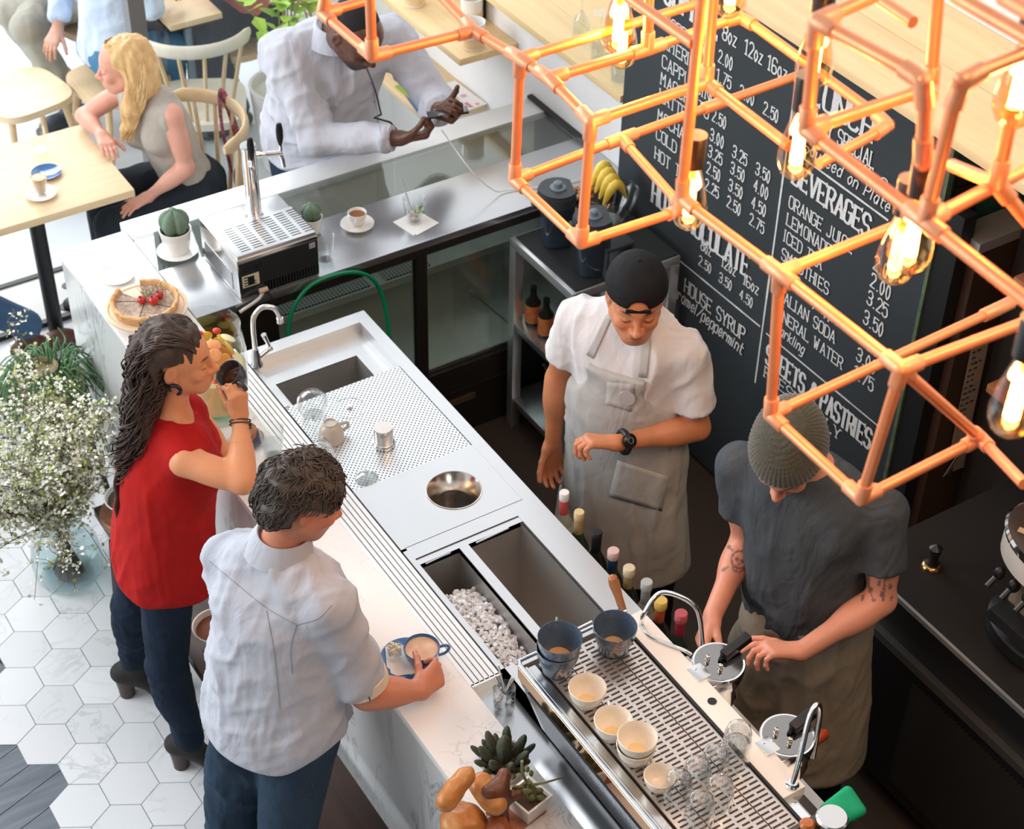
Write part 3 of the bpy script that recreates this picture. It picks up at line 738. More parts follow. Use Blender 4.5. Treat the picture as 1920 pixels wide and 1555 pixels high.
# ------------------------------------------------------------------ glazed display counter
t = thing('display_counter', 'glazed steel display counter with sliding glass doors behind the bar', 'counter', (2.55, 4.9, 0))
X0, X1 = 1.69, 3.47
mb = MB(); mb.lohi((X0, 4.575, CT-.03), (X1, 4.893, CT), bev=.003); mb.build('top', M['steel_x'], t)
mb = MB(); mb.lohi((X0, 4.575, CT-.062), (X1, 4.60, CT-.03)); mb.lohi((X0, 4.60, .30), (2.0, 4.62, CT-.03)); mb.lohi((X0, 4.58, .0), (X1, 4.62, .34)); mb.lohi((X0, 4.62, 0), (X1, 5.2, .30)); 
mb.lohi((2.553, 4.58, .34), (2.595, 4.60, CT-.06)); mb.build('frame', mat('dark_bronze_frame', (.035, .032, .028), .4, .5), t)
mb = MB(); mb.lohi((X0, 4.893, CT-.008), (X1, 5.125, CT-.001)); mb.build('glass_top', M['pane_g'], t)
mb = MB(); mb.lohi((X0, 5.125, CT-.03), (X1, 5.245, CT), bev=.003); mb.build('back_ledge', mat('pale_metal_ledge', (.80, .81, .82), .35, .3), t)
for xa, xb, y in ((2.0, 2.57, 4.605), (2.58, X1, 4.592)):
    mb = MB(); mb.lohi((xa, y-.003, .36), (xb, y+.003, CT-.065)); mb.build('glass_door', M['pane_g'], t)
mb = MB(); mb.lohi((2.545, 4.600, .36), (2.556, 4.612, CT-.06)); mb.lohi((2.0, 4.598, .345), (X1, 4.606, .362)); mb.build('door_edge', M['chrome_s'], t)
mb = MB(); mb.lohi((X0, 4.64, .31), (X1, 5.2, .325)); mb.build('floor_tray', mat('dull_steel_tray', (.60, .62, .57), .35, .5), t)
mb = MB(); mb.lohi((2.0, 4.93, .55), (X1, 5.15, .558)); mb.lohi((2.0, 4.925, .54), (X1, 4.935, .57)); mb.build('inner_shelf', mat('shelf_steel', (.5, .52, .51), .3, .6), t)
mb = MB(); mb.lohi((1.98, 4.95, .559), (2.55, 5.07, .565)); mb.lohi((2.62, 4.95, .559), (2.82, 5.07, .565)); mb.build('perforated_tray', dotmat('perforated_tray', (.45, .47, .46), (.02, .03, .03), 70, .3, False, .7), t)
for x in (2.33, 3.05):
    mb = MB(); mb.tube([(x, 4.66, .33), (x-.02, 5.0, .33)], .004, 8); mb.build('tray_seam', M['chrome_s'], t)
mb = MB(); mb.lohi((X0, 5.20, 0), (X1, 5.24, CT-.03)); mb.build('back_panel', mat('white_lacquer', (.8, .81, .82), .3), t)
mb = MB(); mb.lohi((X1-.012, 4.62, .32), (X1, 5.2, CT-.03)); mb.lohi((3.452, 4.83, CT-.004), (3.474, 5.25, CT+.012)); mb.build('end_frame', M['blackmetal'], t)
mb = MB(); mb.lohi((2.60, 4.572, .16), (2.80, 4.582, .185)); mb.build('drawer_pull', mat('worn_brass', (.25, .17, .10), .4, .7), t)
mb = MB(); mb.lohi((2.38, 4.573, .22), (3.4, 4.58, .226)); mb.build('drawer_line', M['blackmetal'], t)
# ------------------------------------------------------------------ chalkboard cabinet
t = thing('chalkboard_cabinet', 'tall dark cabinet whose broad side is the chalkboard menu', 'cabinet', (3.62, 3.8, 0))
CHX = 3.44
mb = MB(); mb.lohi((CHX+.02, 3.0, 0), (3.825, 4.585, 1.985)); mb.build('carcass', mat('dark_teal_paint', (.02, .10, .09), .45, var=(9, .6, (.05, .2, .17))), t)
mb = MB(); mb.lohi((CHX, 2.998, .02), (CHX+.02, 4.588, 1.965)); chalk = mb.build('chalkboard', mat('chalkboard_slate', (.028, .036, .041), .75, var=(2.2, .8, (.036, .045, .05)), bump=(40, .08, .001)), t)
mb = MB(); mb.lohi((CHX-.002, 2.998, 1.965), (CHX+.022, 4.588, 1.978)); mb.lohi((CHX-.002, 2.985, .02), (CHX+.02, 2.998, 1.978)); mb.build('edge_trim', mat('worn_green_edge', (.06, .11, .075), .7, var=(30, .8, (.14, .17, .08))), t)
mb = MB()
for k in range(26): mb.lohi((CHX+.045, 2.985, .55+k*.05), (3.585, 2.999, .593+k*.05))
mb.build('vent_grille', M['blackmetal'], t)
# ------------------------------------------------------------------ shelves on the right wall
def board(name, lo, hi, label, cat, m=None, seams=()):
    b = MB(); ys = [lo[0]]+list(seams)+[hi[0]]
    for a, c in zip(ys[:-1], ys[1:]): b.lohi((a+.001, lo[1], lo[2]), (c-.001, hi[1], hi[2]), bev=.002)
    return tag(b.build(name, m or M['birch']), label, cat)
board('wall_shelf', (3.29, 1.2, 2.055), (3.828, 4.2, 2.085), 'long pale wooden shelf running above the chalkboard', 'shelf', seams=(3.555,))
board('ledge_board', (3.43, 4.592, 1.29), (3.828, 7.0, 1.32), 'pale wooden ledge with upturned glasses on the half wall', 'shelf', seams=(3.62,))
t = board('floating_shelf', (3.2, 5.36, 1.14), (3.474, 7.2, 1.17), 'short pale shelf on black brackets holding white mugs', 'shelf')
for y in (5.62, 6.5):
    mb = MB(); mb.lohi((3.46, y-.012, .98), (3.474, y+.012, 1.28)); mb.lohi((3.3, y-.01, 1.125), (3.474, y+.01, 1.139)); mb.build('bracket', M['blackmetal'], t)
t = board('magazine_shelf', (3.19, 5.6, .742), (3.474, 6.45, .77), 'low wooden shelf with magazines beside the customer at the counter', 'shelf', M['oak'])
mb = MB(); mb.lohi((3.22, 5.62, 0), (3.25, 5.65, .74)); mb.build('leg', M['white'], t)
# ------------------------------------------------------------------ right-hand back counter
t = thing('back_counter', 'dark back counter with steel edge behind the barista in the beanie', 'counter', (3.25, 1.6, 0))
mb = MB(); mb.lohi((2.925, -.4, .87), (3.655, 2.6, .90)); mb.build('worktop', mat('black_stone', (.022, .019, .017), .35), t)
mb = MB(); mb.lohi((2.915, -.4, .885), (2.925, 2.6, .902)); mb.build('edge_strip', M['steel'], t)
mb = MB(); mb.lohi((2.96, -.4, .08), (3.655, 2.58, .87)); mb.build('cabinet', mat('black_fridge', (.017, .018, .02), .4), t)
mb = MB(); mb.lohi((2.935, -.4, .66), (2.96, 2.5, .69)); mb.build('handle_rail', mat('dark_steel', (.25, .24, .22), .35, .8), t)
mb = MB(); mb.lohi((2.952, .9, .14), (2.962, 2.3, .6)); mb.build('vent_panel', dotmat('vent_panel', (.03, .03, .03), (.003, .003, .003), 60, .3, False, 0, .5), t)
t = thing('tall_bronze_cabinet', 'tall brown cabinet with a pale metal top edge beside the chalkboard', 'cabinet', (3.65, 2.9, 0))
mb = MB(); mb.lohi((3.50, 2.868, 0), (3.826, 2.95, 1.63)); mb.build('body', mat('bronze_laminate', (.085, .045, .03), .45, var=(1.5, .7, (.045, .026, .018))), t)
mb = MB(); mb.lohi((3.492, 2.862, 1.63), (3.826, 2.968, 1.665)); mb.build('top_edge', mat('pale_aluminium', (.62, .60, .58), .35, .6), t)
mb = MB(); mb.lohi((3.445, 2.90, 0), (3.498, 2.982, 1.75)); mb.build('side_post', M['blackmetal'], t)
# ------------------------------------------------------------------ vessels
def cup_bm(r, h, foot=.55, th=.003, n=32):
    b = MB(); f = r*foot
    out = [(f*.9, 0), (f, .002), (f, .006), (r*.80, h*.34), (r*.95, h*.66), (r, h)]
    inn = [(r-th*.5, h+.0012), (r-th, h-.001), (r*.93-th, h*.66), (r*.77-th, h*.36), (f*.8, .009), (0, .008)]
    b.lathe(out+inn, (0, 0, 0), n); return b
def handle_bm(r, h, ang, sz=.018, th=.005):
    a = math.radians(ang); d = np.array((math.cos(a), math.sin(a), 0)); b = MB()
    pts = bez([d*(r*.95)+np.array((0, 0, h*.84)), d*(r+sz*.9)+np.array((0, 0, h*.86)), d*(r+sz*1.25)+np.array((0, 0, h*.6)), d*(r+sz*.6)+np.array((0, 0, h*.34)), d*(r*.80)+np.array((0, 0, h*.28))], 5)
    b.tube(pts, th, 8, sx=.75); return b
def at0(b, o): b.v = [(x+o[0], y+o[1], z+o[2]) for x, y, z in b.v]; return b
def cup(name, label, loc, r, h, m, ang=None, fill=None, group=None, foot=.55, cat='cup', sz=.018, th=.0048):
    t = thing(name, label, cat, loc, group); at0(cup_bm(r, h, foot), loc).build('bowl', m, t)
    if ang is not None: at0(handle_bm(r, h, ang, sz, th), loc).build('handle', m, t)
    if fill: b = MB(); b.lathe([(r*fill[0], h*fill[1]), (0, h*fill[1]+.0005)], loc, 28); b.build(fill[3], fill[2], t)
    return t
def saucer(label, loc, r, m, group=None, name='saucer', cat='saucer', oval=1.0):
    b = MB(); b.lathe([(r*.55, 0), (r*.58, .003), (r*.86, .009), (r, .0135), (r*.995, .0155), (r*.85, .0115), (r*.55, .006), (0, .005)], loc, 40, sx=oval)
    return tag(b.build(name, m), label, cat, group)
def tumbler(label, loc, r0, r1, h, fill=None, name='drinking_glass', cat='glass', group=None, m=None, parts=(), thick=.003, flip=False, n=28):
    t = thing(name, label, cat, loc, group); b = MB()
    pr = [(r0*.92, 0), (r0, .002), (r1, h), (r1-thick*.4, h+.0012), (r1-thick*.9, h), (r0-thick, .009), (0, .008)]
    if flip: pr = [(r, h-z) for r, z in pr]
    b.lathe(pr, loc, n); b.build('bowl', m or M['glassc'], t)
    if fill:
        b = MB(); zf = h*fill[0]; rr = r0+(r1-r0)*fill[0]-thick-.0006; b.lathe([(r0-thick-.0006, .0096), (rr, zf), (0, zf)], loc, n); b.build(fill[2], fill[1], t)
    return t
# --- on the display counter
def tap_machine():
    L = (2.005, 4.74, CT); t = thing('tap_dispenser', 'steel drink dispenser with chrome tap tower on the display counter', 'dispenser', L)
    x0, x1, y0, y1, h = 1.86, 2.165, 4.585, 4.89, .165
    b = MB(); b.lohi((x0, y0, CT+.004), (x1, y1, CT+h), bev=.003); b.build('housing', M['chrome_s'], t)
    b = MB(); b.lohi((x0+.004, y0-.003, CT+.008), (x1-.004, y0+.001, CT+h-.012)); fp = b.build('front_panel', mat('smoked_front', (.05, .055, .06), .12, .5), t)
    for k in range(2):
        b = MB(); b.lathe([(0, 0), (.009, 0), (.009, .006), (0, .006)], (x0+.03+k*.04, y0-.003, CT+h-.036), 14, rotm('X', 90)); b.build('control_knob', M['black'], fp)
    b = MB(); b.mi = 0; b.lohi((x0+.012, y0-.0045, CT+.052), (x0+.075, y0-.0025, CT+.10)); b.mi = 1; rr = random.Random(2)
    for k in range(4): b.lohi((x0+.017, y0-.0052, CT+.057+k*.011), (x0+.03+rr.random()*.035, y0-.004, CT+.061+k*.011))
    b.lohi((x0+.032, y0-.0055, CT+.06), (x0+.056, y0-.004, CT+.093))
    b.build('rating_label', [mat('label_cream', (.62, .58, .42), .6), M['black']], fp)
    b = MB(); b.lohi((x0+.09, y0-.0048, CT+.012), (x1-.008, y0-.0025, CT+.052)); b.build('vent', dotmat('vent_holes_front', (.05, .055, .06), (.002, .002, .002), 90, .33, False, .4), fp)
    b = MB(); b.lohi((x1-.035, y0-.0045, CT+h-.04), (x1-.012, y0-.0025, CT+h-.018)); b.build('sticker', mat('grey_sticker', (.35, .36, .38), .6), fp)
    b = MB(); b.lohi((x0-.002, y0+.05, CT+.02), (x0+.002, y1-.03, CT+.09)); b.build('side_vent', dotmat('vent_holes_side', (.7, .71, .72), (.02, .02, .02), 85, .3, False, .9), t)
    b = MB(); b.lohi((x0+.005, y0+.004, CT+h), (x1-.004, 4.775, CT+h+.016), bev=.002); tr = b.build('drip_tray', M['steel'], t)
    b = MB()
    for i in range(6):
        for k in range(11):
            cx = x0+.03+i*.048; cy = y0+.022+k*.0145
            b.lohi((cx, cy, CT+h+.0155), (cx+.034, cy+.0042, CT+h+.0166))
    b.build('drain_slots', M['black'], tr)
    T = np.array((2.03, 4.80, CT+h)); b = MB(); b.lathe([(.034, 0), (.034, .006), (.028, .012), (.0265, .02), (.0265, .275), (.0275, .28), (.0275, .285)], T, 28); b.build('tower', M['chrome'], t)
    b = MB(); b.lathe([(.0272, .284), (.0272, .292), (.025, .294)], T, 28); b.build('tower_cap', mat('grey_cap', (.45, .5, .5), .3), t)
    for d, hz, nm in ((np.array((.93, -.36, 0)), .25, 'a'), (np.array((-.25, -.97, 0)), .235, 'b')):
        d = nrm(d); p = T+np.array((0, 0, hz)); ln = .115 if nm == 'a' else .06; e = p+d*ln
        b = MB(); b.tube([p+d*.02, p+d*.035, p+d*.04, p+d*.06, p+d*.062, e], [.012, .012, .009, .009, .011, .008], 12)
        b.tube([e-d*.006, e-d*.006+np.array((0, 0, .03))], .006, 10); b.tube(bez([e-d*.012, e-d*.004+np.array((0, 0, -.02)), e+np.array((0, 0, -.055))], 4), [.008]*9, 10); tp = b.build('tap', M['chrome'], t)
        q = e-d*.006+np.array((0, 0, .03)); b = MB(); b.lathe([(.005, 0), (.009, .012), (.0125, .03), (.013, .06), (.0095, .084), (0, .088)], q, 14, sy=.75); b.build('tap_handle', M['black'], tp)
    b = MB(); b.tube(bez([(x0+.085, y0-.006, CT+.02), (x0+.07, y0-.02, CT+.012), (x0+.045, y0-.03, CT+.004), (x0-.02, y0-.03, CT-.02)], 5), .006, 8); b.build('hose', mat('clear_hose', (.8, .78, .7), .2, trans=.4), t)
    b = MB(); b.tube([(x0+.068, y0-.012, CT+.024), (x0+.098, y0-.012, CT+.026)], [.011, .009], 10); b.build('hose_fitting', mat('tan_fitting', (.6, .42, .3), .5), t)
    b = MB(); b.tube(bez([(x0+.1, y0-.006, CT+.02), (x0+.107, y0-.03, CT-.03), (x0+.105, y0-.02, CT-.2)], 5), .0035, 6); b.build('power_cord', M['black'], t)
tap_machine()
m_cact = mat('cactus_skin', (.10, .17, .11), .6, var=(40, .6, (.19, .26, .18)), bump=(90, .3, .002))
def star_cactus(label, loc, s, tray):
    t = thing('potted_cactus', label, 'cactus', loc); L = np.array(loc)
    b = MB(); b.lathe([(.035*s, .006), (.038*s, .01), (.05*s, .085*s), (.052*s, .09*s), (.047*s, .09*s), (.044*s, .072*s), (0, .072*s)], L, 28); b.build('pot', M['ceramic'], t)
    b = MB(); b.lathe([(0, .073*s), (.045*s, .0735*s)], L, 20); b.build('soil', M['soil'], t)
    if tray: b = MB(); b.lathe([(.05*s, 0), (.064*s, .008), (.066*s, .012), (.06*s, .01), (0, .006)], L, 32); b.build('pot_saucer', M['ceramic'], t)
    b = MB(); n = 40; vs = []; fs = []; k = 12
    for i in range(k+1):
        ph = -.9+(math.pi/2+.9)*i/k
        for j in range(n):
            a = 2*math.pi*j/n; lob = .74+.26*abs(math.cos(a*2.5))**.7; r = .05*s*math.cos(ph)*lob
            z = .115*s+.046*s*math.sin(ph)*(1 if ph < .9 else 1)-(.012*s*(1-lob) if ph > .6 else 0); vs.append(L+np.array((max(r, .0005)*math.cos(a), max(r, .0005)*math.sin(a), z)))
    for i in range(k):
        for j in range(n): fs.append((i*n+j, i*n+(j+1) % n, (i+1)*n+(j+1) % n, (i+1)*n+j))
    b.add(vs, fs); b.build('cactus', m_cact, t, smooth=180)
star_cactus('ribbed star cactus in a white pot on a saucer left of the tap dispenser', (1.795, 4.965, CT), 1.12, True)
star_cactus('small ribbed cactus in a white pot tucked behind the tap dispenser', (2.262, 4.83, CT), .78, False)
saucer('empty white side plate lying on the marble beside the quiche', (1.55, 4.93, CT), .062, M['ceramic'], name='side_plate', cat='plate')
tumbler('clear plastic cup with a straw beside the tap dispenser', (2.225, 4.66, CT), .026, .037, .10, (.35, M['water'], 'water'), 'plastic_cup', 'cup', m=M['ghost'], thick=.0012)
saucer('white saucer under the espresso cup on the display counter', (2.422, 4.785, CT), .062, M['ceramic'])
cup('espresso_cup', 'white espresso cup full of coffee on the display counter', (2.426, 4.79, CT+.0062), .035, .05, M['ceramic'], -125, (.86, .8, M['coffee'], 'coffee'), cat='cup', sz=.014, th=.0035)
b = MB(); c_ = np.array((2.613, 4.695, CT)); R_ = rotm('Z', 10); b.box(c_+np.array((0, 0, .001)), (.115, .115, .002), R_); b.box(c_+np.array((.006, -.006, .0027)), (.112, .112, .0012), rotm('Z', 14)); tag(b.build('napkin', mat('paper_napkin', (.86, .86, .84), .9)), 'folded white paper napkin under the mint drink', 'napkin')
t = tumbler('short tumbler of mint and ice with a straw on a napkin', (2.613, 4.70, CT+.0035), .027, .043, .10, (.42, glass('pale_drink', (.93, .92, .90), .02, thin=.3), 'drink'), 'tumbler')
b = MB(); b.tube([(2.612, 4.70, CT+.015), (2.592, 4.755, CT+.165)], .0032, 8); b.build('straw', mat('clear_straw', (.75, .8, .83), .2, trans=.5), t)
b = MB(); rg = np.random.default_rng(5)
for k in range(9):
    p = np.array((2.62+rg.uniform(-.012, .022), 4.695+rg.uniform(-.018, .016), CT+.03+rg.uniform(0, .045))); b.ell(p, (.011, .006, .002), rotm('Z', rg.uniform(0, 360))@rotm('X', rg.uniform(-60, 60)), 8, 5)
b.build('mint_leaves', mat('mint', (.10, .32, .05), .5), t)
b = MB()
for k in range(5): b.box((2.613+rg.uniform(-.014, .014), 4.70+rg.uniform(-.014, .014), CT+.022+.01*k*.5), (.014, .013, .012), rotm('Z', rg.uniform(0, 90)))
b.build('fruit_pieces', mat('lychee', (.8, .6, .55), .4), t)
b = MB(); b.tube(bez([(2.83, 4.87, CT+.235), (2.86, 4.72, CT+.14), (2.95, 4.70, CT+.03), (3.02, 4.70, CT+.006), (3.2, 4.64, CT+.006), (3.36, 4.62, CT+.006)], 6), .0022, 6); tag(b.build('charging_cable', mat('white_cable', (.78, .77, .72), .5)), 'white charging cable trailing from the phone across the steel counter', 'cable')
# --- quiche on its stand
def quiche():
    C = np.array((1.552, 4.665, CT)); t = thing('cake_stand', 'round wooden cake board on a low foot at the end of the marble', 'board', C)
    b = MB(); b.lathe([(.085, 0), (.07, .012), (.06, .03)], C, 30); b.build('foot', M['ceramic'], t)
    b = MB(); b.lathe([(.128, .03), (.138, .036), (.140, .046), (.128, .046), (.125, .042), (0, .041)], C, 48); b.build('board', mat('pale_board', (.80, .62, .44), .5, var=(6, .5, (.86, .72, .56))), t)
    P = C+np.array((-.004, -.006, .042)); q = thing('quiche', 'cut quiche with golden crust and a missing slice topped by tomatoes', 'quiche', P)
    b = MB(); n = 44; a0, a1 = math.radians(118), math.radians(118+318); vs = []; fs = []
    prof = [(.09, 0), (.106, .004), (.116, .038), (.111, .042), (.103, .040), (.098, .028)]
    for i in range(n+1):
        a = a0+(a1-a0)*i/n; wob = 1+.02*math.sin(i*2.7)
        for r, z in prof: vs.append(P+np.array((r*wob*math.cos(a), r*wob*math.sin(a), z+.002*math.sin(i*1.9))))
    for i in range(n):
        for k in range(5): fs.append((i*6+k, (i+1)*6+k, (i+1)*6+k+1, i*6+k+1))
    fs += [tuple(range(6)), tuple(n*6+k for k in range(5, -1, -1))]; b.add(vs, fs)
    b.build('crust', mat('pastry_crust', (.60, .30, .11), .7, var=(22, .8, (.74, .47, .22)), bump=(60, .5, .004)), q, smooth=30)
    b = MB(); vs = [P+np.array((0, 0, .028)), P+np.array((0, 0, .002))]; fs = []
    for i in range(n+1):
        a = a0+(a1-a0)*i/n; vs += [P+np.array((.101*math.cos(a), .101*math.sin(a), .028)), P+np.array((.101*math.cos(a), .101*math.sin(a), .002))]
    for i in range(n): fs += [(0, 2+2*i, 4+2*i), (2+2*i, 3+2*i, 5+2*i, 4+2*i)]
    fs += [(0, 1, 3, 2), (0, 2+2*n, 3+2*n, 1)]; b.add(vs, fs)
    b.build('filling', mat('baked_filling', (.24, .15, .11), .6, var=(55, 1.0, (.55, .42, .30)), bump=(70, .6, .004)), q, smooth=0)
    b = MB()
    for a in (150, 235, 310): b.lohi(P+np.array((0, 0, 0)), P+np.array((.001, .001, .001))) if False else b.box(P+np.array((.048*math.cos(math.radians(a)), .048*math.sin(math.radians(a)), .0285)), (.098, .0022, .001), rotm('Z', a))
    b.build('slice_cut', mat('cut_line', (.10, .05, .03), .9), q)
    for i, (dx, dy, r, lab) in enumerate(((-.012, -.004, .0155, 'leftmost roasted cherry tomato on the quiche'), (.02, -.028, .018, 'largest roasted cherry tomato at the front of the quiche'), (.05, -.006, .0155, 'roasted cherry tomato at the herb end of the quiche'))):
        p = P+np.array((dx, dy, .028+r*.9)); tt = thing('cherry_tomato', lab, 'tomato', p-np.array((0, 0, r)), 'roasted tomatoes on the quiche')
        b = MB(); b.ell(p, (r, r, r*.92), None, 18, 12); b.build('fruit', mat('tomato_red', (.55, .015, .008), .15, coat=.5, var=(30, .5, (.35, .02, .01))), tt, smooth=180)
        b = MB(); b.ell(p+np.array((-.004, .002, r*.86)), (.006, .005, .002), None, 8, 5); b.build('charred_top', M['black'], tt)
    b = MB(); rg = np.random.default_rng(8)
    for k in range(42):
        p0 = P+np.array((.03+rg.uniform(-.03, .045), .02+rg.uniform(-.03, .03), .032)); d = np.array((rg.normal()*.5, rg.normal()*.5, .9)); l = rg.uniform(.012, .04)
        b.tube([p0, p0+d*l*.5, p0+d*l+np.array((rg.normal()*.006, rg.normal()*.006, 0))], [.0012, .001, .0006], 4)
    o = b.build('herb_sprig', mat('dry_herb', (.22, .28, .08), .7, var=(20, 1, (.28, .10, .07)))); tag(o, 'sprig of dried herbs scattered on top of the quiche', 'herbs', kind='stuff')
quiche()
# --- fruit drink dispenser jar
def drink_jar():
    C = np.array((1.548, 4.10, CT)); t = thing('drink_dispenser_jar', 'large glass jar of fruit punch behind the drinking woman', 'jar', C); H_ = .34
    pr = [(.078, 0), (.082, .006), (.082, .02), (.088, .05), (.094, .13), (.094, .24), (.088, .29), (.084, .32), (.086, .335), (.083, .338), (.081, .322), (.085, .29), (.090, .24), (.090, .13), (.085, .05), (.078, .03), (0, .028)]
    pr = [(r*1.17, z) for r, z in pr]; b = MB(); b.lathe(pr[:10], C, 44, cap=False); b.build('glass_body', M['vessel'], t)
    b = MB(); b.lathe([(r_*1.17, z_) for r_, z_ in ((.0845, .05), (.0895, .13), (.0893, .17), (0, .17))], C, 40); b.build('punch', mat('pale_punch', (.90, .76, .42), .1, trans=.25, ior=1.33), t)
    b = MB(); b.lathe([(.09, .0305), (.098, .0495), (0, .0495)], C, 40); b.build('green_base', mat('green_glass_base', (.30, .78, .42), .1, trans=.5), t)
    rg = np.random.default_rng(4); cols = [('orange_slice', (.88, .36, .03), .028), ('lemon_slice', (.90, .66, .10), .027), ('apple_slice', (.88, .76, .42), .025), ('strawberry_piece', (.66, .05, .03), .014), ('peach_slice', (.80, .28, .08), .024)]
    ms = [mat(n, c, .35, var=(60, .4, tuple(min(1, q*1.3+.05) for q in c))) for n, c, r in cols]
    k = 0
    for lay in range(5):
        z = .158+lay*.026
        for i in range(7):
            a = 2*math.pi*(i+.5*(lay % 2))/7+rg.uniform(-.2, .2); ci = int(rg.integers(0, 5)) if lay > 0 else 3; nm, cc, r = cols[ci]; rad = .070+rg.uniform(-.008, .006)
            if i == 6: rad = .015
            p = C+np.array((rad*math.cos(a), rad*math.sin(a), z+rg.uniform(-.004, .008))); R = rotm('Z', math.degrees(a))@rotm('Y', 75 if lay < 4 and i != 6 else rg.uniform(10, 40))
            b = MB(); b.ell(p, (r, r, .0045 if ci != 3 else .01), R, 16, 6); o = b.build(nm, ms[ci], t, smooth=180); k += 1
    return t
drink_jar()
# --- faucet and green hose
t = thing('faucet', 'chrome swan-neck faucet at the sink corner', 'faucet', (1.745, 4.232, CT)); F0 = np.array((1.752, 4.236, CT))
b = MB(); b.lathe([(.02, 0), (.021, .006), (.014, .02), (.0165, .04), (.012, .055), (.0105, .07)], F0, 18); b.build('base', mat('dark_chrome', (.32, .33, .35), .15, 1.0), t)
nd = nrm((.88, -.25, 0)); pts = bez([F0+np.array((0, 0, .06)), F0+np.array((0, 0, .16)), F0+np.array((0, 0, .205))+nd*.008, F0+np.array((0, 0, .232))+nd*.036, F0+np.array((0, 0, .222))+nd*.072, F0+np.array((0, 0, .19))+nd*.086, F0+np.array((0, 0, .168))+nd*.088], 5)
b = MB(); b.tube(pts, .0088, 14); b.tube([pts[-1]+np.array((0, 0, .012)), pts[-1]-np.array((0, 0, .006))], .0115, 14); b.build('spout', M['chrome_s'], t)
b = MB(); hd = nrm((.95, .2, 0)); b.tube([F0+np.array((0, 0, .03)), F0+hd*.05+np.array((0, 0, .042)), F0+hd*.062+np.array((0, 0, .044))], [.012, .010, .014], 12); q_ = F0+hd*.058+np.array((0, 0, .044)); b.tube([q_, q_+np.array((-.008, 0, .03)), q_+np.array((-.018, 0, .062))], [.007, .007, .0095], 10); b.build('lever', M['chrome'], t)
b = MB(); b.tube(bez([(1.99, 4.50, .72), (2.02, 4.55, .86), (2.10, 4.555, .965), (2.22, 4.55, .985), (2.33, 4.552, .94), (2.385, 4.545, .84), (2.385, 4.50, .70), (2.36, 4.42, .45)], 8), .0075, 10); tag(b.build('garden_hose', mat('green_hose', (.0, .22, .09), .3)), 'green rubber hose looping up behind the sink', 'hose')
# --- drying things on the drainer
def decanter():
    C = np.array((1.80, 3.925, CT-.005)); t = thing('glass_teapot', 'round clear glass teapot upside down on the drainer', 'teapot', C)
    b = MB(); b.lathe([(.03, 0), (.034, .002), (.045, .018), (.052, .04), (.048, .066), (.032, .084), (.014, .09), (0, .0905), (0, .088), (.013, .0875), (.030, .082), (.046, .065), (.0495, .04), (.043, .019), (.031, .002)], C, 36); b.build('bowl', M['glassc'], t)
    b = MB(); b.tube(bez([C+np.array((.046, -.02, .062)), C+np.array((.072, -.032, .06)), C+np.array((.078, -.036, .035)), C+np.array((.05, -.022, .02))], 6), .004, 8); b.build('handle', M['glassc'], t)
    b = MB(); b.tube([C+np.array((-.02, -.04, .03)), C+np.array((-.035, -.066, .02))], [.008, .005], 8); b.build('spout', M['glassc'], t)
decanter()
t = thing('upturned_cup', 'grey stoneware cup upside down on the drainer', 'cup', (1.793, 3.792, CT-.005)); L_ = np.array((1.793, 3.792, CT-.005)); m_ = mat('grey_stoneware', (.50, .46, .40), .3, coat=.3)
b = MB(); b.lathe([(.04, 0), (.0425, .002), (.041, .025), (.033, .052), (.022, .062), (.0215, .068), (.019, .068), (.0185, .0635), (0, .063)], L_, 32); b.build('bowl', m_, t)
b = MB(); b.tube(bez([L_+np.array((.034, .0, .046)), L_+np.array((.058, .0, .042)), L_+np.array((.06, 0, .024)), L_+np.array((.04, 0, .018))], 5), .0055, 8); b.build('handle', m_, t)
t = thing('steel_shaker_cup', 'small steel shaker cup standing alone on the drainer', 'cup', (1.921, 3.684, CT-.005)); L_ = np.array((1.921, 3.684, CT-.005))
b = MB(); b.lathe([(.0345, 0), (.036, .002), (.036, .012), (.0335, .016), (.031, .017), (.031, .066), (.030, .069)], L_, 32); b.build('body', M['chrome_s'], t)
b = MB(); b.lathe([(.0295, .0692), (.0295, .071), (0, .0715)], L_, 32); b.build('lid', mat('frosted_lid', (.72, .70, .66), .5, .3), t)
t = thing('pot_cover', 'clear glass cover with a knob on the drainer edge', 'lid', (1.80, 3.572, CT-.005)); L_ = np.array((1.80, 3.572, CT-.005))
b = MB(); b.lathe([(.036, 0), (.037, .002), (.033, .007), (.016, .014), (0, .016), (0, .0135), (.016, .0115), (.033, .004)], L_, 32); b.build('disc', M['glassc'], t)
b = MB(); b.ell(L_+np.array((0, 0, .022)), (.009, .009, .008), None, 14, 8); b.build('knob', M['glassc'], t)
t = thing('glass_jar', 'clip-top glass jar behind the dark-haired man', 'jar', (1.695, 3.66, CT)); L_ = np.array((1.695, 3.66, CT+.001))
b = MB(); b.lathe([(.038, 0), (.04, .004), (.04, .075), (.034, .085), (.0345, .095), (.0325, .095), (.032, .086), (.037, .074), (.037, .006), (0, .005)], L_, 32); b.build('body', M['glassc'], t)
b = MB(); b.lathe([(.034, .096), (.036, .1), (.03, .106), (.012, .11), (0, .108)], L_, 32); b.build('lid', M['glassc'], t)
b = MB(); b.tube(bez([L_+np.array((-.034, 0, .09)), L_+np.array((-.01, .02, .118)), L_+np.array((.02, .02, .118)), L_+np.array((.034, 0, .09))], 6), .0016, 6); b.build('wire_clip', M['chrome'], t)
tumbler('tall water glass on the marble beside the drain rail', (1.60, 3.805, CT), .031, .039, .115, (.5, M['water'], 'water'))
saucer('small dark plate under the pastry beside the water glass', (1.563, 3.91, CT), .052, M['bluegrey'], name='small_plate', cat='plate')
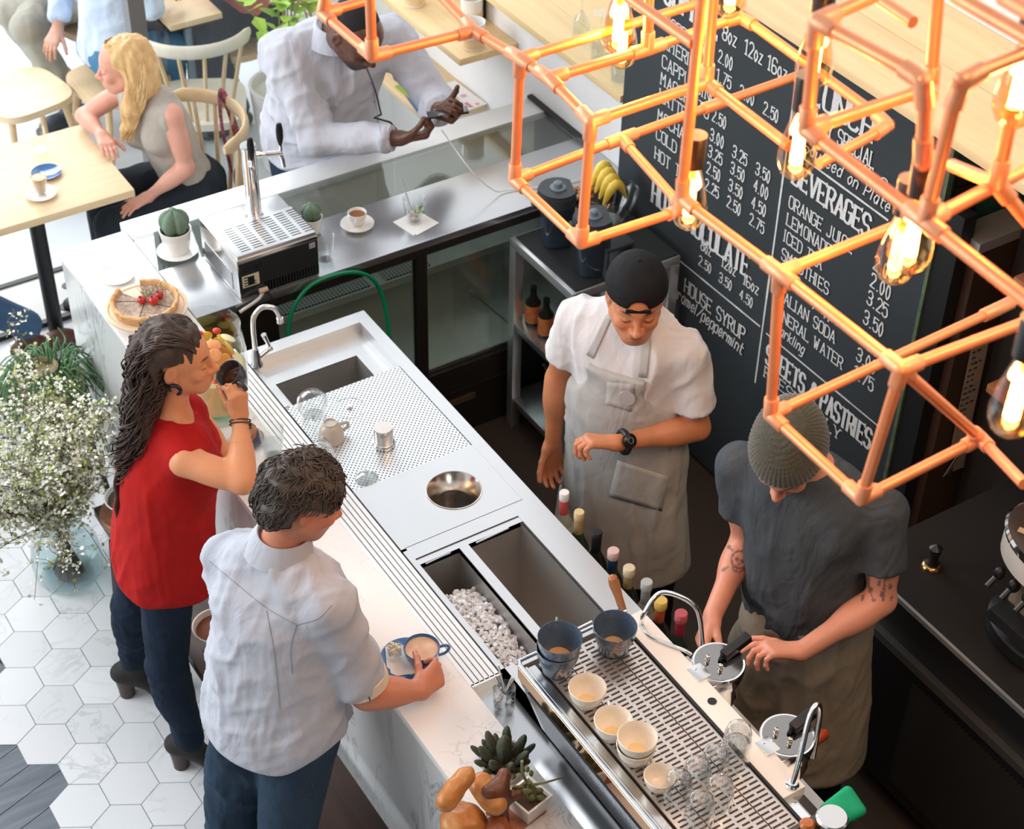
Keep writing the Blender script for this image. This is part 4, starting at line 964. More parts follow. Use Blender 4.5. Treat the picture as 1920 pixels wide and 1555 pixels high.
t = thing('muffin', 'pastry muffin in a red paper case beside the water glass', 'muffin', (1.565, 3.915, CT+.006)); L_ = np.array((1.565, 3.915, CT+.006))
b = MB(); n = 28; vs = []; fs = []
for i, (r, z) in enumerate(((.022, 0), (.032, .03))):
    for j in range(n): a = 2*math.pi*j/n; vs.append(L_+np.array(((r+.0014*(j % 2))*math.cos(a), (r+.0014*(j % 2))*math.sin(a), z)))
for j in range(n): fs.append((j, (j+1) % n, n+(j+1) % n, n+j))
b.add(vs, fs); b.build('paper_case', mat('red_case', (.50, .03, .04), .6, var=(90, .9, (.75, .5, .5))), t, smooth=0)
b = MB(); b.ell(L_+np.array((0, 0, .034)), (.033, .033, .02), None, 18, 10); b.build('crumb', mat('muffin_crumb', (.58, .28, .15), .8, var=(60, 1, (.25, .1, .05)), bump=(90, .8, .006)), t, smooth=180)
b = MB()
for k in range(5): b.ell(L_+np.array((.012*math.cos(k*1.7), .012*math.sin(k*1.7), .052)), (.008, .007, .006), None, 8, 6)
b.build('topping', mat('dark_topping', (.06, .03, .02), .4), t)
# --- the man's coffee
S0 = np.array((1.537, 2.85, CT)); t = saucer('wide blue saucer on the marble under the latte cup', S0, .083, M['blue'], oval=.92)
b = MB(); b.box(S0+np.array((-.022, .012, .012)), (.07, .10, .0016), rotm('Z', -25)@rotm('X', 6)); b.box(S0+np.array((-.02, .008, .014)), (.066, .097, .0012), rotm('Z', -20)@rotm('X', 5)); tag(b.build('paper_napkin', mat('napkin_white', (.86, .84, .80), .9)), 'white paper napkin on the blue saucer', 'napkin')
t = tumbler('little glass of white sugar standing on the blue saucer', S0+np.array((-.03, .022, .0155)), .016, .0225, .05, None, 'sugar_glass', 'glass', thick=.002)
b = MB(); rg = np.random.default_rng(2); q0 = S0+np.array((-.03, .022, .0155))
for k in range(90):
    rr_ = .017*math.sqrt(rg.random()); a = rg.uniform(0, 6.3); b.box(q0+np.array((rr_*math.cos(a), rr_*math.sin(a), .014+rg.random()*.036+.008*(1-rr_/.017))), rg.uniform(.003, .006, 3), rotm('Z', rg.uniform(0, 90))@rotm('X', rg.uniform(0, 90)))
b.build('sugar', mat('raw_sugar', (.80, .74, .58), .7), t, smooth=0)['kind'] = 'stuff'
LAT = S0+np.array((.032, -.018, .006))
cup('latte_cup', 'blue cup of milky coffee held by the man at the bar', LAT, .05, .058, M['blue'], -20, (.9, .86, mat('latte_foam', (.62, .36, .22), .4, var=(26, .9, (.76, .55, .40))), 'coffee'), sz=.02)
# --- spoons in a glass
t = tumbler('small glass holding teaspoons at the end of the drain rail', (1.688, 2.60, CT-.03), .029, .031, .085, None, 'spoon_glass', 'glass')
rg = np.random.default_rng(9); lb = ('tallest teaspoon standing in the spoon glass', 'teaspoon in the spoon glass', )
for k in range(9):
    a = rg.uniform(0, 6.28); r0 = .018; base = np.array((1.688+r0*math.cos(a), 2.60+r0*math.sin(a), CT-.018)); top = np.array((1.688-.024*math.cos(a+rg.uniform(-.6, .6)), 2.60-.024*math.sin(a+rg.uniform(-.6, .6)), CT+.085+rg.uniform(0, .02)+(.035 if k == 0 else 0)))
    tt = thing('teaspoon', lb[0] if k == 0 else lb[1], 'spoon', base, 'teaspoons in the glass')
    b = MB(); b.tube([base+np.array((0, 0, .03)), lerp(base, top, .6), top], [.0018, .0022, .0036], 8, sx=.5); b.build('stem', M['chrome_s'], tt)
    b = MB(); b.ell(base+np.array((0, 0, .016)), (.011, .004, .017), rotm('Z', rg.uniform(0, 180)), 12, 8); b.build('bowl', M['chrome_s'], tt)
# --- speed rail of bottles on the staff side
t = thing('bottle_rail', 'steel speed rail hanging on the staff side of the bar', 'rail', (2.25, 2.9, .68))
b = MB(); b.lohi((2.2, 2.45, .70), (2.305, 3.22, .706)); b.lohi((2.2, 2.45, .70), (2.204, 3.22, .86)); b.lohi((2.301, 2.45, .70), (2.305, 3.22, .80)); b.lohi((2.2, 2.45, .70), (2.305, 2.454, .80)); b.lohi((2.2, 3.216, .70), (2.305, 3.22, .80)); b.build('trough', M['steel'], t)
gl_clear = mat('bottle_clear', (.75, .82, .80), .05, trans=.85); gl_green = mat('bottle_green', (.05, .10, .07), .06, trans=.5); gl_dark = mat('bottle_dark', (.03, .03, .025), .08, trans=.3)
BT = [((2.246, 3.155), .33, gl_clear, (.72, .12, .12), (.85, .83, .80), 'white-capped clear bottle, farthest in the speed rail', .0155),
      ((2.243, 3.07), .32, gl_green, (.62, .45, .2), (.72, .56, .30), 'bottle with a gold foil neck in the speed rail', .016),
      ((2.25, 2.985), .305, gl_dark, (.02, .02, .022), (.02, .02, .022), 'black-capped dark bottle in the speed rail', .0155),
      ((2.25, 2.90), .30, gl_green, (.03, .06, .16), (.74, .52, .46), 'navy-necked bottle with a pink square cap in the speed rail', .018),
      ((2.246, 2.815), .305, gl_dark, (.48, .35, .14), (.72, .60, .40), 'brass ring-necked bottle with a cork in the speed rail', .018),
      ((2.25, 2.735), .315, gl_clear, (.33, .36, .36), (.45, .48, .48), 'bottle with a plain grey screw cap in the speed rail', .0175),
      ((2.242, 2.655), .315, gl_dark, (.62, .12, .06), (.72, .50, .12), 'bottle with a red and yellow cap in the speed rail', .019),
      ((2.252, 2.575), .33, gl_green, (.35, .03, .05), (.48, .10, .12), 'bottle with a crimson foil cap, nearest the machine', .0185)]
for (x, y), hh, gm, nc, cc, lab, cr in BT:
    L_ = np.array((x, y, .7065)); t = thing('liquor_bottle', lab, 'bottle', L_, 'bottles in the speed rail'); sh = hh*.56
    b = MB(); b.lathe([(.034, 0), (.0365, .004), (.0365, sh), (.030, sh+.02), (.0155, sh+.052), (.0135, sh+.06), (.0135, hh-.03), (.0145, hh-.028)], L_, 22); b.build('glass_bottle', gm, t)
    b = MB(); b.lathe([(.0142, hh-.085), (.0146, hh-.03), (.0146, hh-.028)], L_, 20); b.build('neck_foil', mat('foil', nc, .4, .3), t)
    b = MB(); b.lathe([(cr*.95, hh-.03), (cr, hh-.028), (cr, hh-.003), (cr*.9, hh), (0, hh)], L_, 20); b.build('cap', mat('bottle_cap', cc, .4, .2), t)
    b = MB(); b.lathe([(.0369, .05), (.0369, sh-.02)], L_, 22); b.build('paper_label', mat('bottle_label', (.5, .44, .3), .7), t)
t = thing('muddler', 'turned wooden muddler leaning at the corner of the empty well', 'muddler', (2.15, 2.71, CT)); b = MB(); pa = np.array((2.142, 2.686, CT+.001)); pb = np.array((2.112, 2.722, CT+.15)); b.tube([pa, lerp(pa, pb, .15), lerp(pa, pb, .5), lerp(pa, pb, .8), lerp(pa, pb, .95), pb], [.011, .0115, .012, .016, .013, .004], 14); b.build('shaft', wood('warm_wood', (.48, .20, .07), (.36, .13, .045), .4, axis=2), t)
# --- espresso machine
def espresso():
    C = np.array((1.80, 2.05, CT)); t = thing('espresso_machine', 'chrome two-group espresso machine with cups on its grate', 'machine', C)
    y0, y1, G = 1.62, 2.455, 1.30; xf, xr = 1.632, 1.935
    b = MB()   # sloping chrome front: section in x-z extruded along y
    def sect(poly, ya, yb, name, m, parent=t, bev=0):
        bb = MB(); n = len(poly); vs = [(x, ya, z) for x, z in poly]+[(x, yb, z) for x, z in poly]
        bb.add(vs, [tuple(range(n)), tuple(range(2*n-1, n-1, -1))]+[(i, n+i, n+(i+1) % n, (i+1) % n) for i in range(n)]); return bb.build(name, m, parent, smooth=25)
    sect([(1.705, 1.02), (1.628, 1.262), (1.64, 1.282), (1.97, 1.282), (1.97, 1.06), (1.93, 1.02)], y0, y1-.012, 'body', M['chrome'])
    sect([(1.697, 1.045), (1.634, 1.243), (1.630, 1.242), (1.693, 1.044)], y0+.02, y1-.05, 'dark_front_panel', mat('smoked_mirror', (.03, .032, .035), .05, .4))
    for yy in (y0+.05, y1-.08):
        for xx in (1.74, 1.90):
            b = MB(); b.lathe([(.018, 0), (.02, .005), (.016, .042)], (xx, yy, CT), 16); b.build('foot', M['black'], t)
    # cup tray: floor, rails, grate
    b = MB(); b.lohi((xf+.008, y0, G-.02), (xr, y1, G-.014)); tr = b.build('cup_tray', mat('tray_dark', (.10, .075, .06), .35, .6), t)
    b = MB(); z = G-.008; rg = np.random.default_rng(1)
    xs = np.linspace(xf+.05, xr-.012, 9)
    b.mi = 0; b.lohi((xs[0]-.004, y0+.02, z), (xs[-1]+.004, y1-.025, z+.005)); b.mi = 1
    ny = 56
    for k in range(ny):
        y = y0+.03+(y1-y0-.065)*k/(ny-1)
        for i in range(8):
            w_ = xs[1]-xs[0]; o_ = (0, .3, .0, -.3)[(i+(k % 2)) % 4]*w_*.5
            b.lohi((xs[i]+.003+o_, y-.0026, z+.004), (xs[i+1]-.003+o_*.4, y+.0026, z+.0056))
    for x in (xs[2], xs[6]): b.lohi((x-.0012, y0+.02, z+.004), (x+.0012, y1-.025, z+.0058))
    b.build('grate', [mat('grate_steel', (.66, .61, .56), .32, .85), mat('slot_dark', (.05, .03, .028), .6)], tr)
    b = MB(); b.lohi((xf+.012, y0, G-.013), (xs[0]-.012, y1-.02, G-.006)); b.build('tray_edge_plate', M['chrome_s'], tr)
    b = MB(); b.tube([(xf, y0, G+.004), (xf, y1-.01, G+.004)], .0065, 12); b.tube(bez([(xf, y1-.012, G+.004), (xf+.006, y1, G+.004), (xf+.02, y1+.004, G+.004), (xr+.03, y1+.004, G+.004)], 4), .0055, 10)
    b.tube([(xf+.012, y0, G-.004), (xf+.012, y1-.02, G-.004)], .005, 10); b.build('cup_rail', M['chrome'], t)
    sect([(1.627, 1.262), (1.6255, G), (1.634, G), (1.637, 1.262)], y0, y1-.01, 'rail_skirt', mat('bronze_mirror', (.55, .42, .30), .06, 1.0))
    # pale top panel with badge
    b = MB(); b.lohi((xr, y0+.165, G-.03), (xr+.068, y1-.01, G+.002), bev=.002); pn = b.build('top_panel', mat('cream_panel', (.80, .76, .70), .35), t)
    b = MB(); b.lathe([(.0115, .002), (.0115, .0035), (0, .0036)], (xr+.037, 2.105, G), 20); b.build('badge', M['black'], pn)
    b = MB(); b.lohi((xr-.006, y0, G-.02), (xr, y1-.01, G+.004)); b.build('tray_divider', M['blackmetal'], t)
    sect([(1.97, 1.06), (1.97, 1.285), (2.004, 1.27), (2.004, 1.10)], y0+.02, y1-.02, 'rear_fascia', M['chrome_s'])
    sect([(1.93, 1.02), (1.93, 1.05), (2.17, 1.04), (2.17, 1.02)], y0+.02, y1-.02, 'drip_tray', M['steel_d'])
    for gy, gx in ((2.197, 2.062), (1.925, 2.062)):
        b = MB(); g0 = np.array((gx, gy, G+.004))
        b.lathe([(.036, -.135), (.053, -.13), (.061, -.09), (.06, -.055), (.066, -.042), (.068, -.006), (.066, .001), (.062, .0005)], g0, 36); gh = b.build('group_head', M['chrome'], t)
        b = MB(); b.lathe([(0.0615, -.001), (.061, .0015), (0, .002)], g0, 36); b.build('head_cover', mat('mirror_cover', (.30, .29, .28), .08, 1.0), gh)
        for dx, dy in ((-.022, .018), (-.012, -.022)):
            b = MB(); b.lathe([(.0055, 0), (.0065, .004), (.0045, .007), (.0062, .012), (.0055, .017), (0, .019)], g0+np.array((dx, dy, .002)), 12); b.build('cap_nut', mat('brassy_chrome', (.85, .74, .6), .1, 1.0), gh)
        b = MB(); d = nrm((.98, .12, 0)); R = np.stack([d, np.cross((0, 0, 1), d), (0, 0, 1)], 1); b.box(g0+d*.058+np.array((0, 0, .02)), (.088, .026, .024), R@rotm('Y', -9), bev=.004); b.tube([g0+np.array((.004, 0, .004)), g0+d*.01+np.array((0, 0, .014))], .006, 8); b.build('paddle', M['black'], gh)
        b = MB(); b.lohi((xr+.045, gy-.026, G-.07), (gx-.04, gy+.024, G+.006), bev=.003); br = b.build('bracket', M['chrome_s'], t)
        b = MB(); b.lathe([(.004, .006), (.0035, .0085), (0, .009)], (xr+.063, gy+.01, G), 10); b.build('screw', M['chrome'], br)
    # second portafilter, red handle
    b = MB(); g0 = np.array((2.062, 1.925, G-.125)); d = nrm((.93, .18, 0)); b.lathe([(.026, -.03), (.034, -.026), (.036, .012)], g0, 26); pf = b.build('portafilter', M['chrome'], t)
    b = MB(); b.tube([g0+d*.05, g0+d*.075, g0+d*.12, g0+d*.165, g0+d*.172], [.0095, .0125, .012, .0145, .01], 14); b.build('handle', mat('red_wood', (.30, .04, .012), .3, coat=.3), pf)
    b = MB(); b.tube([g0+d*.03, g0+d*.055], .007, 10); b.build('neck', M['chrome'], pf)
    # steam wands
    w0 = np.array((1.972, 2.405, G)); b = MB(); b.tube(bez([w0, w0+np.array((.0, -.01, .05)), w0+np.array((.06, -.0, .085)), w0+np.array((.125, -.055, .05)), w0+np.array((.145, -.075, -.06)), w0+np.array((.148, -.08, -.15))], 7), .0068, 12); wd = b.build('steam_wand', M['chrome'], t)
    b = MB(); b.tube(bez([w0+np.array((0, 0, .004)), w0+np.array((-.006, -.05, .004)), w0+np.array((.035, -.125, .006)), w0+np.array((.05, -.15, .0))], 6), .005, 10); b.build('wand_loop', M['chrome'], wd)
    w0 = np.array((1.977, 1.803, G)); b = MB(); b.lathe([(.016, 0), (.0165, .006), (.012, .01), (.011, .014)], w0, 18); b.tube(bez([w0+np.array((0, 0, .01)), w0+np.array((.03, .02, .07)), w0+np.array((.075, .055, .145)), w0+np.array((.11, .07, .155)), w0+np.array((.13, .075, .09)), w0+np.array((.135, .075, -.06))], 7), .0068, 12); b.build('steam_wand', M['chrome'], t)
    # side panel with steam knob
    sect([(1.62, 1.02), (1.612, 1.30), (1.66, 1.335), (1.97, 1.335), (2.045, 1.30), (2.045, 1.03)], y0-.045, y0+.075, 'side_cheek', mat('dark_mirror_cheek', (.11, .10, .09), .18, .85))
    b = MB(); k0 = np.array((1.958, y0+.03, 1.335)); b.lathe([(.012, 0), (.014, .01), (.034, .014), (.037, .02), (.037, .034), (.033, .038), (0, .038)], k0, 30); b.build('steam_knob', M['chrome_s'], t)
    b = MB(); b.lathe([(.006, 0), (.017, .005), (.0185, .014), (.013, .022), (0, .024)], k0+np.array((-.048, .025, 0)), 22); b.build('wooden_knob', mat('orange_wood', (.42, .12, .03), .3, coat=.4), t)
    b = MB(); b.lathe([(.012, 0), (.012, .016), (.008, .02), (0, .02)], k0+np.array((-.062, -.02, 0)), 18); b.build('black_knob', M['black'], t)
    return t
espresso()
GZ = 1.2995
cup('mug', 'lower blue-grey mug of the stacked pair on the machine', (1.708, 2.392, GZ), .055, .078, M['bluegrey'], 58, group='blue-grey mugs on the machine', foot=.7, sz=.02)
cup('mug', 'upper blue-grey mug of the stacked pair on the machine', (1.71, 2.39, GZ+.036), .056, .078, M['bluegrey'], 62, (.55, .13, M['crema'], 'coffee_stain'), group='blue-grey mugs on the machine', foot=.7, sz=.02)
cup('mug', 'single blue-grey mug beside the wooden muddler', (1.868, 2.378, GZ), .056, .078, M['bluegrey'], 48, (.5, .13, M['crema'], 'coffee_stain'), group='blue-grey mugs on the machine', foot=.7, sz=.02)
for lab, x, y, z, r, h, an in (('cream cup next to the stacked blue-grey mugs', 1.708, 2.262, 0, .047, .058, 62), ('cream cup in the middle of the row', 1.704, 2.146, 0, .047, .058, 66), ('lower cream cup of the stacked pair', 1.708, 2.058, 0, .047, .056, 70), ('upper cream cup of the stacked pair', 1.709, 2.057, .028, .048, .058, 72), ('small cream espresso cup beside the upturned glasses', 1.708, 1.962, 0, .038, .046, 74)):
    cup('coffee_cup', lab+' on the machine', (x, y, GZ+z), r, h, M['cream'], an, (.55, .16, mat('milk_stain', (.74, .55, .28), .4), 'coffee_stain') if 'lower' not in lab else None, group='cream cups on the machine', sz=.014, th=.0055)
m_cut = glass('cut_glass', (.93, .94, .94), .06, thin=1.2)
for k, (x, y, z, lab) in enumerate(((1.905, 1.93, 0, 'ribbed shot glass nearest the steam wand'), (1.905, 1.93, .048, 'ribbed shot glass stacked topmost by the steam wand'), (1.845, 1.932, 0, 'ribbed shot glass in the middle of the back row'), (1.787, 1.925, 0, 'ribbed shot glass behind the corner pair'), (1.728, 1.918, 0, 'ribbed shot glass beside the small cream cup'), (1.80, 1.855, 0, 'ribbed shot glass in front with a dark base'), (1.735, 1.842, 0, 'ribbed shot glass at the front corner of the grate'))):
    t = thing('shot_glass', lab, 'glass', (x, y, GZ+z), 'upturned shot glasses on the machine'); b = MB(); n = 48; vs = []; fs = []; prof = [(r_*1.22, z_*1.12) for r_, z_ in [(.029, 0), (.0295, .004), (.026, .045), (.0225, .068), (.019, .072), (.0, .071), (.0, .062), (.019, .06), (.0235, .042), (.027, .002)]]
    for r, zz in prof:
        for j in range(n): a = 2*math.pi*j/n; q = r+(.0014*math.cos(12*a) if .01 < zz < .074 and r > .024 else 0); vs.append(np.array((x+q*math.cos(a), y+q*math.sin(a), GZ+z+zz)))
    for i in range(len(prof)-1):
        for j in range(n): fs.append((i*n+j, i*n+(j+1) % n, (i+1)*n+(j+1) % n, (i+1)*n+j))
    b.add(vs, fs); b.build('bowl', m_cut, t, smooth=60)
b = MB(); sd = Sdf(); c_ = np.array((2.005, 1.665, 1.345))
for k in range(5): sd.cap(c_+np.array((-.03, .012*k-.02, -.005)), c_+np.array((.03, .012*k-.026, .008+.004*k)), .011, .013, .006)
V_, F_ = sd.mesh(.004); o = soft('cleaning_cloth', V_, F_, mat('green_cloth', (.0, .30, .13), .8, bump=(80, .3, .003))); tag(o, 'crumpled green cleaning cloth at the machine corner', 'cloth')
# --- plants and rolls on the near end of the marble
def finger_cactus():
    C = np.array((1.562, 2.40, CT)); t = thing('potted_cactus', 'clump of dark finger cacti in a pale bowl on the marble', 'cactus', C)
    b = MB(); b.lathe([(.04, 0), (.046, .006), (.062, .045), (.064, .055), (.058, .055), (.054, .045), (0, .044)], C, 32); b.build('pot', mat('pale_bowl', (.55, .52, .47), .5), t)
    b = MB(); b.lathe([(.056, .046), (0, .05)], C, 24); b.build('soil', M['soil'], t); rg = np.random.default_rng(6)
    m_ = mat('dark_cactus', (.055, .07, .045), .7, var=(60, .8, (.10, .115, .075)), bump=(120, .5, .003))
    specs = [(0, 0, .1, 0, 0, .019)]+[(.03*math.cos(a), .03*math.sin(a), .075, math.cos(a)*.5, math.sin(a)*.5, .0115) for a in np.linspace(0, 6.28, 8)[:-1]]+[(.045*math.cos(a), .045*math.sin(a), .03+.03*rg.random(), math.cos(a)*1.0, math.sin(a)*1.0, .008) for a in np.linspace(.3, 6.58, 13)[:-1]]
    for x, y, h, dx, dy, r in specs:
        p0 = C+np.array((x, y, .042)); d = nrm((dx, dy, 1)); d2 = d
        pts = [p0+d*h*q for q in (0, .2, .5, .8, .95, 1.0)]; b = MB(); n = 16; vs = []; fs = []; a_, b_, c_ = frame(d)
        for i, (p, q) in enumerate(zip(pts, (.75, .95, 1, .8, .45, .05))):
            for j in range(n): an = 2*math.pi*j/n; rr = r*q*(1+.13*math.cos(8*an)); vs.append(p+rr*(math.cos(an)*a_+math.sin(an)*b_))
        for i in range(5):
            for j in range(n): fs.append((i*n+j, i*n+(j+1) % n, (i+1)*n+(j+1) % n, (i+1)*n+j))
        b.add(vs, fs); b.build('cactus_finger', m_, t, smooth=180)
finger_cactus()
def succulent():
    C = np.array((1.548, 2.262, CT)); t = thing('potted_succulent', 'green succulent with a trailing stem in a square white pot', 'plant', C); R = rotm('Z', 12)
    b = MB(); s0, s1, h = .03, .043, .07; vs = []
    for s, z in ((s0, 0), (s1, h), (s1-.006, h), (s1-.008, h-.015)):
        for k in range(4): a = math.radians(45+90*k); vs.append(C+R@np.array((s*1.414*math.cos(a), s*1.414*math.sin(a), z)))
    fs = [(3, 2, 1, 0)]+[(4*i+k, 4*i+(k+1) % 4, 4*i+4+(k+1) % 4, 4*i+4+k) for i in range(3) for k in range(4)]+[(12, 13, 14, 15)]
    b.add(vs, fs); b.build('pot', M['ceramic'], t, smooth=20)
    b = MB(); b.box(C+np.array((0, 0, h-.012)), (.068, .068, .006), R); b.build('soil', M['soil'], t)
    m_ = mat('succulent_green', (.17, .19, .065), .5, var=(30, .6, (.26, .27, .10)))
    st = C+np.array((0, .0, h-.01)); b = MB(); b.tube(bez([st, st+np.array((.002, .0, .05)), st+np.array((0, 0, .06))], 4), .006, 10); b.tube(bez([st+np.array((0, 0, .05)), st+np.array((-.012, .01, .085)), st+np.array((-.014, .014, .135))], 4), [.004]*9, 8); b.tube(bez([st+np.array((.002, 0, .045)), st+np.array((.04, -.02, .055)), st+np.array((.085, -.025, .05))], 5), [.004-.0002*i for i in range(11)], 8); b.build('stem', m_, t)
    for dx, dy, dz, rx, ry in ((-.03, .004, .05, .016, .02), (-.016, -.012, .045, .017, .02), (.012, .01, .075, .006, .02), (.004, .016, .09, .006, .018), (.02, -.018, .03, .01, .022), (-.004, -.02, .02, .01, .026), (.018, -.026, .012, .012, .02)):
        b = MB(); b.ell(st+np.array((dx, dy, dz)), (rx, .006, ry), rotm('Z', -30)@rotm('X', 20), 14, 8); b.build('leaf', m_, t, smooth=180)
succulent()
m_bun = mat('baked_crust', (.42, .14, .03), .4, var=(18, .9, (.60, .28, .08)), coat=.15, bump=(40, .3, .004))
def roll(label, p, d, r, l, m=m_bun, sx=1.0, grp='bread rolls at the end of the bar'):
    d = nrm(d); sd = Sdf(); p = np.array(p); 
    if l < .02: sd.ell(p, (r, r, r*.8), None)
    else: sd.cap(p-d*l/2, p+d*l/2, r, r*.93, .01)
    V, F = sd.mesh(.006); N_ = vnormals(V, F); V = V+N_*(vnoise(V*26, 4)*.006+vnoise(V*60, 9)*.002)[:, None]; o = soft('bread_roll', V, F, m, None, None, p-np.array((0, 0, r*.8))); return tag(o, label, 'bread', grp)
t = thing('wooden_stump', 'dark gnarled wooden stump carrying the bread rolls', 'stump', (1.43, 2.26, CT)); sd = Sdf(); q = np.array((1.462, 2.27, CT+.003))
sd.cap(q, q+np.array((0, .0, .14)), .03, .022, .02); sd.cap(q+np.array((0, 0, .12)), q+np.array((.03, .02, .15)), .022, .018, .02); sd.cap(q+np.array((0, 0, .12)), q+np.array((-.03, -.0, .148)), .02, .016, .02); sd.cap(q+np.array((0, 0, .08)), q+np.array((.05, -.015, .105)), .016, .014, .015)
sd.plane((0, 0, CT+.001), (0, 0, -1)); V_, F_ = sd.mesh(.005); N_ = vnormals(V_, F_); V_ = V_+N_*(vnoise(V_*np.array((70, 70, 14)), 2)*.002)[:, None]; soft('trunk', V_, F_, wood('stump_wood', (.19, .065, .03), (.10, .035, .018), .45, axis=2), t)
roll('long bread roll leaning on top of the wooden stump', at(855, 1479, 1.16), (.85, .30, .22), .028, .075)
roll('long bread roll lying beside the cactus bowl', at(916, 1490, 1.10), (.12, -.95, -.15), .031, .07)
roll('round glossy bread roll below the stump', at(868, 1545, 1.035), (1, 0, 0), .058, 0)
roll('dark bread roll beside the square white pot', at(928, 1556, 1.02), (1, .2, 0), .042, 0, mat('dark_crust', (.26, .06, .02), .35, var=(20, .8, (.45, .15, .05)), coat=.2))
b = MB(); b.box((1.52, 2.275, CT+.004), (.12, .10, .008), rotm('Z', 10), bev=.003); tag(b.build('terracotta_tray', mat('terracotta', (.45, .17, .08), .6)), 'small terracotta tray under the square white pot', 'tray')
# --- steel rack beside the barista
def rack():
    x0, x1, y0, y1 = 2.925, 3.40, 4.12, 4.54; t = thing('steel_rack', 'steel shelving rack with a black mat against the chalkboard', 'rack', (3.16, 4.33, 0))
    b = MB(); b.lohi((x0, y0, .865), (x1, y1, .90), bev=.003); b.build('top_shelf', M['steel'], t)
    b = MB(); b.lohi((x0+.018, y0+.01, .90), (x1-.005, y1-.015, .906)); b.build('rubber_mat', mat('rubber_mat', (.012, .014, .015), .7, bump=(200, .5, .003)), t)
    for z in (.52, .15): b = MB(); b.lohi((x0+.005, y0, z-.03), (x1, y1, z), bev=.003); b.build('shelf', M['steel_x'], t)
    for x in (x0+.02, x1-.02):
        for y in (y0+.02, y1-.02): b = MB(); b.lohi((x-.02, y-.02, 0), (x+.02, y+.02, .866), bev=.003); b.build('leg', M['steel'], t)
rack()
m_jar = mat('smoky_jar', (.22, .30, .38), .05, trans=.9); m_lid = mat('charcoal_lid', (.035, .042, .05), .4)
def blender_jar(label, loc):
    L = np.array(loc); t = thing('blender_jar', label, 'jar', L, 'blender jars on the steel rack'); R = rotm('Z', -20)
    b = MB(); n = 24; vs = []; fs = []
    prof = [(.05, 0), (.052, .004), (.062, .14), (.064, .19), (.061, .19), (.059, .14), (.048, .01), (0, .009)]
    for r, z in prof:
        for j in range(n):
            a = 2*math.pi*j/n; q = r/max(abs(math.cos(a)), abs(math.sin(a)))**.45; vs.append(L+R@np.array((q*math.cos(a), q*math.sin(a), z)))
    for i in range(len(prof)-1):
        for j in range(n): fs.append((i*n+j, i*n+(j+1) % n, (i+1)*n+(j+1) % n, (i+1)*n+j))
    b.add(vs, fs); b.build('jar_body', m_jar, t, smooth=60)
    b = MB()
    poly = []
    for j in range(28):
        a = 2*math.pi*j/28; q = .075; x, y = q*math.cos(a), q*math.sin(a); x = min(x, .058); poly.append((x, y))
    b.prism(poly, .185, .225, R, L); b.prism([(x*.94, y*.94) for x, y in poly], .225, .236, R, L); lid = b.build('lid', m_lid, t, smooth=25)
    b = MB(); b.lathe([(.03, .236), (.03, .24), (.024, .242), (.016, .242), (.016, .258), (.013, .26), (0, .26)], L, 24); b.build('lid_cap', mat('clear_cap', (.3, .36, .42), .1, trans=.5), lid)
    b = MB(); b.box(L+R@np.array((-.082, 0, .19)), (.018, .035, .05), R@rotm('Y', 15), bev=.004); b.build('lid_clip', m_lid, lid)
blender_jar('dark-lidded blender jar nearer the display counter', (3.05, 4.42, .9065)); blender_jar('dark-lidded blender jar nearer the barista in the cap', (3.06, 4.205, .9065))
t = thing('blender_motor', 'black blender motor block behind the cap of the barista', 'blender', (3.13, 4.17, .9065)); b = MB(); b.lohi((3.07, 4.125, .9065), (3.19, 4.215, .95), bev=.006); b.lohi((3.07, 4.125, .945), (3.082, 4.215, 1.03), bev=.004); b.lohi((3.178, 4.125, .945), (3.19, 4.215, 1.03), bev=.004); b.lohi((3.07, 4.125, 1.02), (3.19, 4.215, 1.035), bev=.004); b.build('housing', m_lid, t)
t = thing('fruit_bowl', 'clear bowl with bananas at the back of the rack', 'bowl', (3.30, 4.44, .9065)); L_ = np.array((3.30, 4.44, .9065)); b = MB(); b.lathe([(.05, 0), (.09, .05), (.105, .12), (.108, .13), (.104, .13), (.087, .05), (.045, .005), (0, .004)], L_, 36); b.build('bowl', M['glassc'], t)
for k in range(4):
    a0 = -.7+.3*k; pts = [L_+np.array((-.05+.10*q, -.03+.028*k, .10+.075*math.sin(math.pi*q)+.012*k)) for q in np.linspace(0, 1, 9)]; b = MB(); b.tube(pts, [.005, .012, .017, .019, .0195, .019, .016, .010, .004], 10)
    tag(b.build('banana', mat('banana_skin', (.85, .60, .07), .4, var=(8, .5, (.80, .66, .20)))), ('banana at the front of the glass fruit bowl', 'second banana in the glass fruit bowl', 'third banana in the glass fruit bowl', 'banana at the back of the glass fruit bowl')[k], 'banana', 'bananas in the bowl')
rg = np.random.default_rng(12); b = MB()
for k in range(60): b.ell(np.array((3.235+rg.normal()*.028, 4.50+rg.normal()*.022, .915+rg.random()*.13)), (.014, .010, .007), rotm('Z', rg.uniform(0, 180))@rotm('X', rg.uniform(0, 90)), 8, 5)
tag(b.build('pine_cones', mat('cone_brown', (.22, .11, .05), .7, var=(30, .9, (.38, .22, .10)))), 'heap of brown dried cones behind the blender jars', 'cones', kind='stuff')
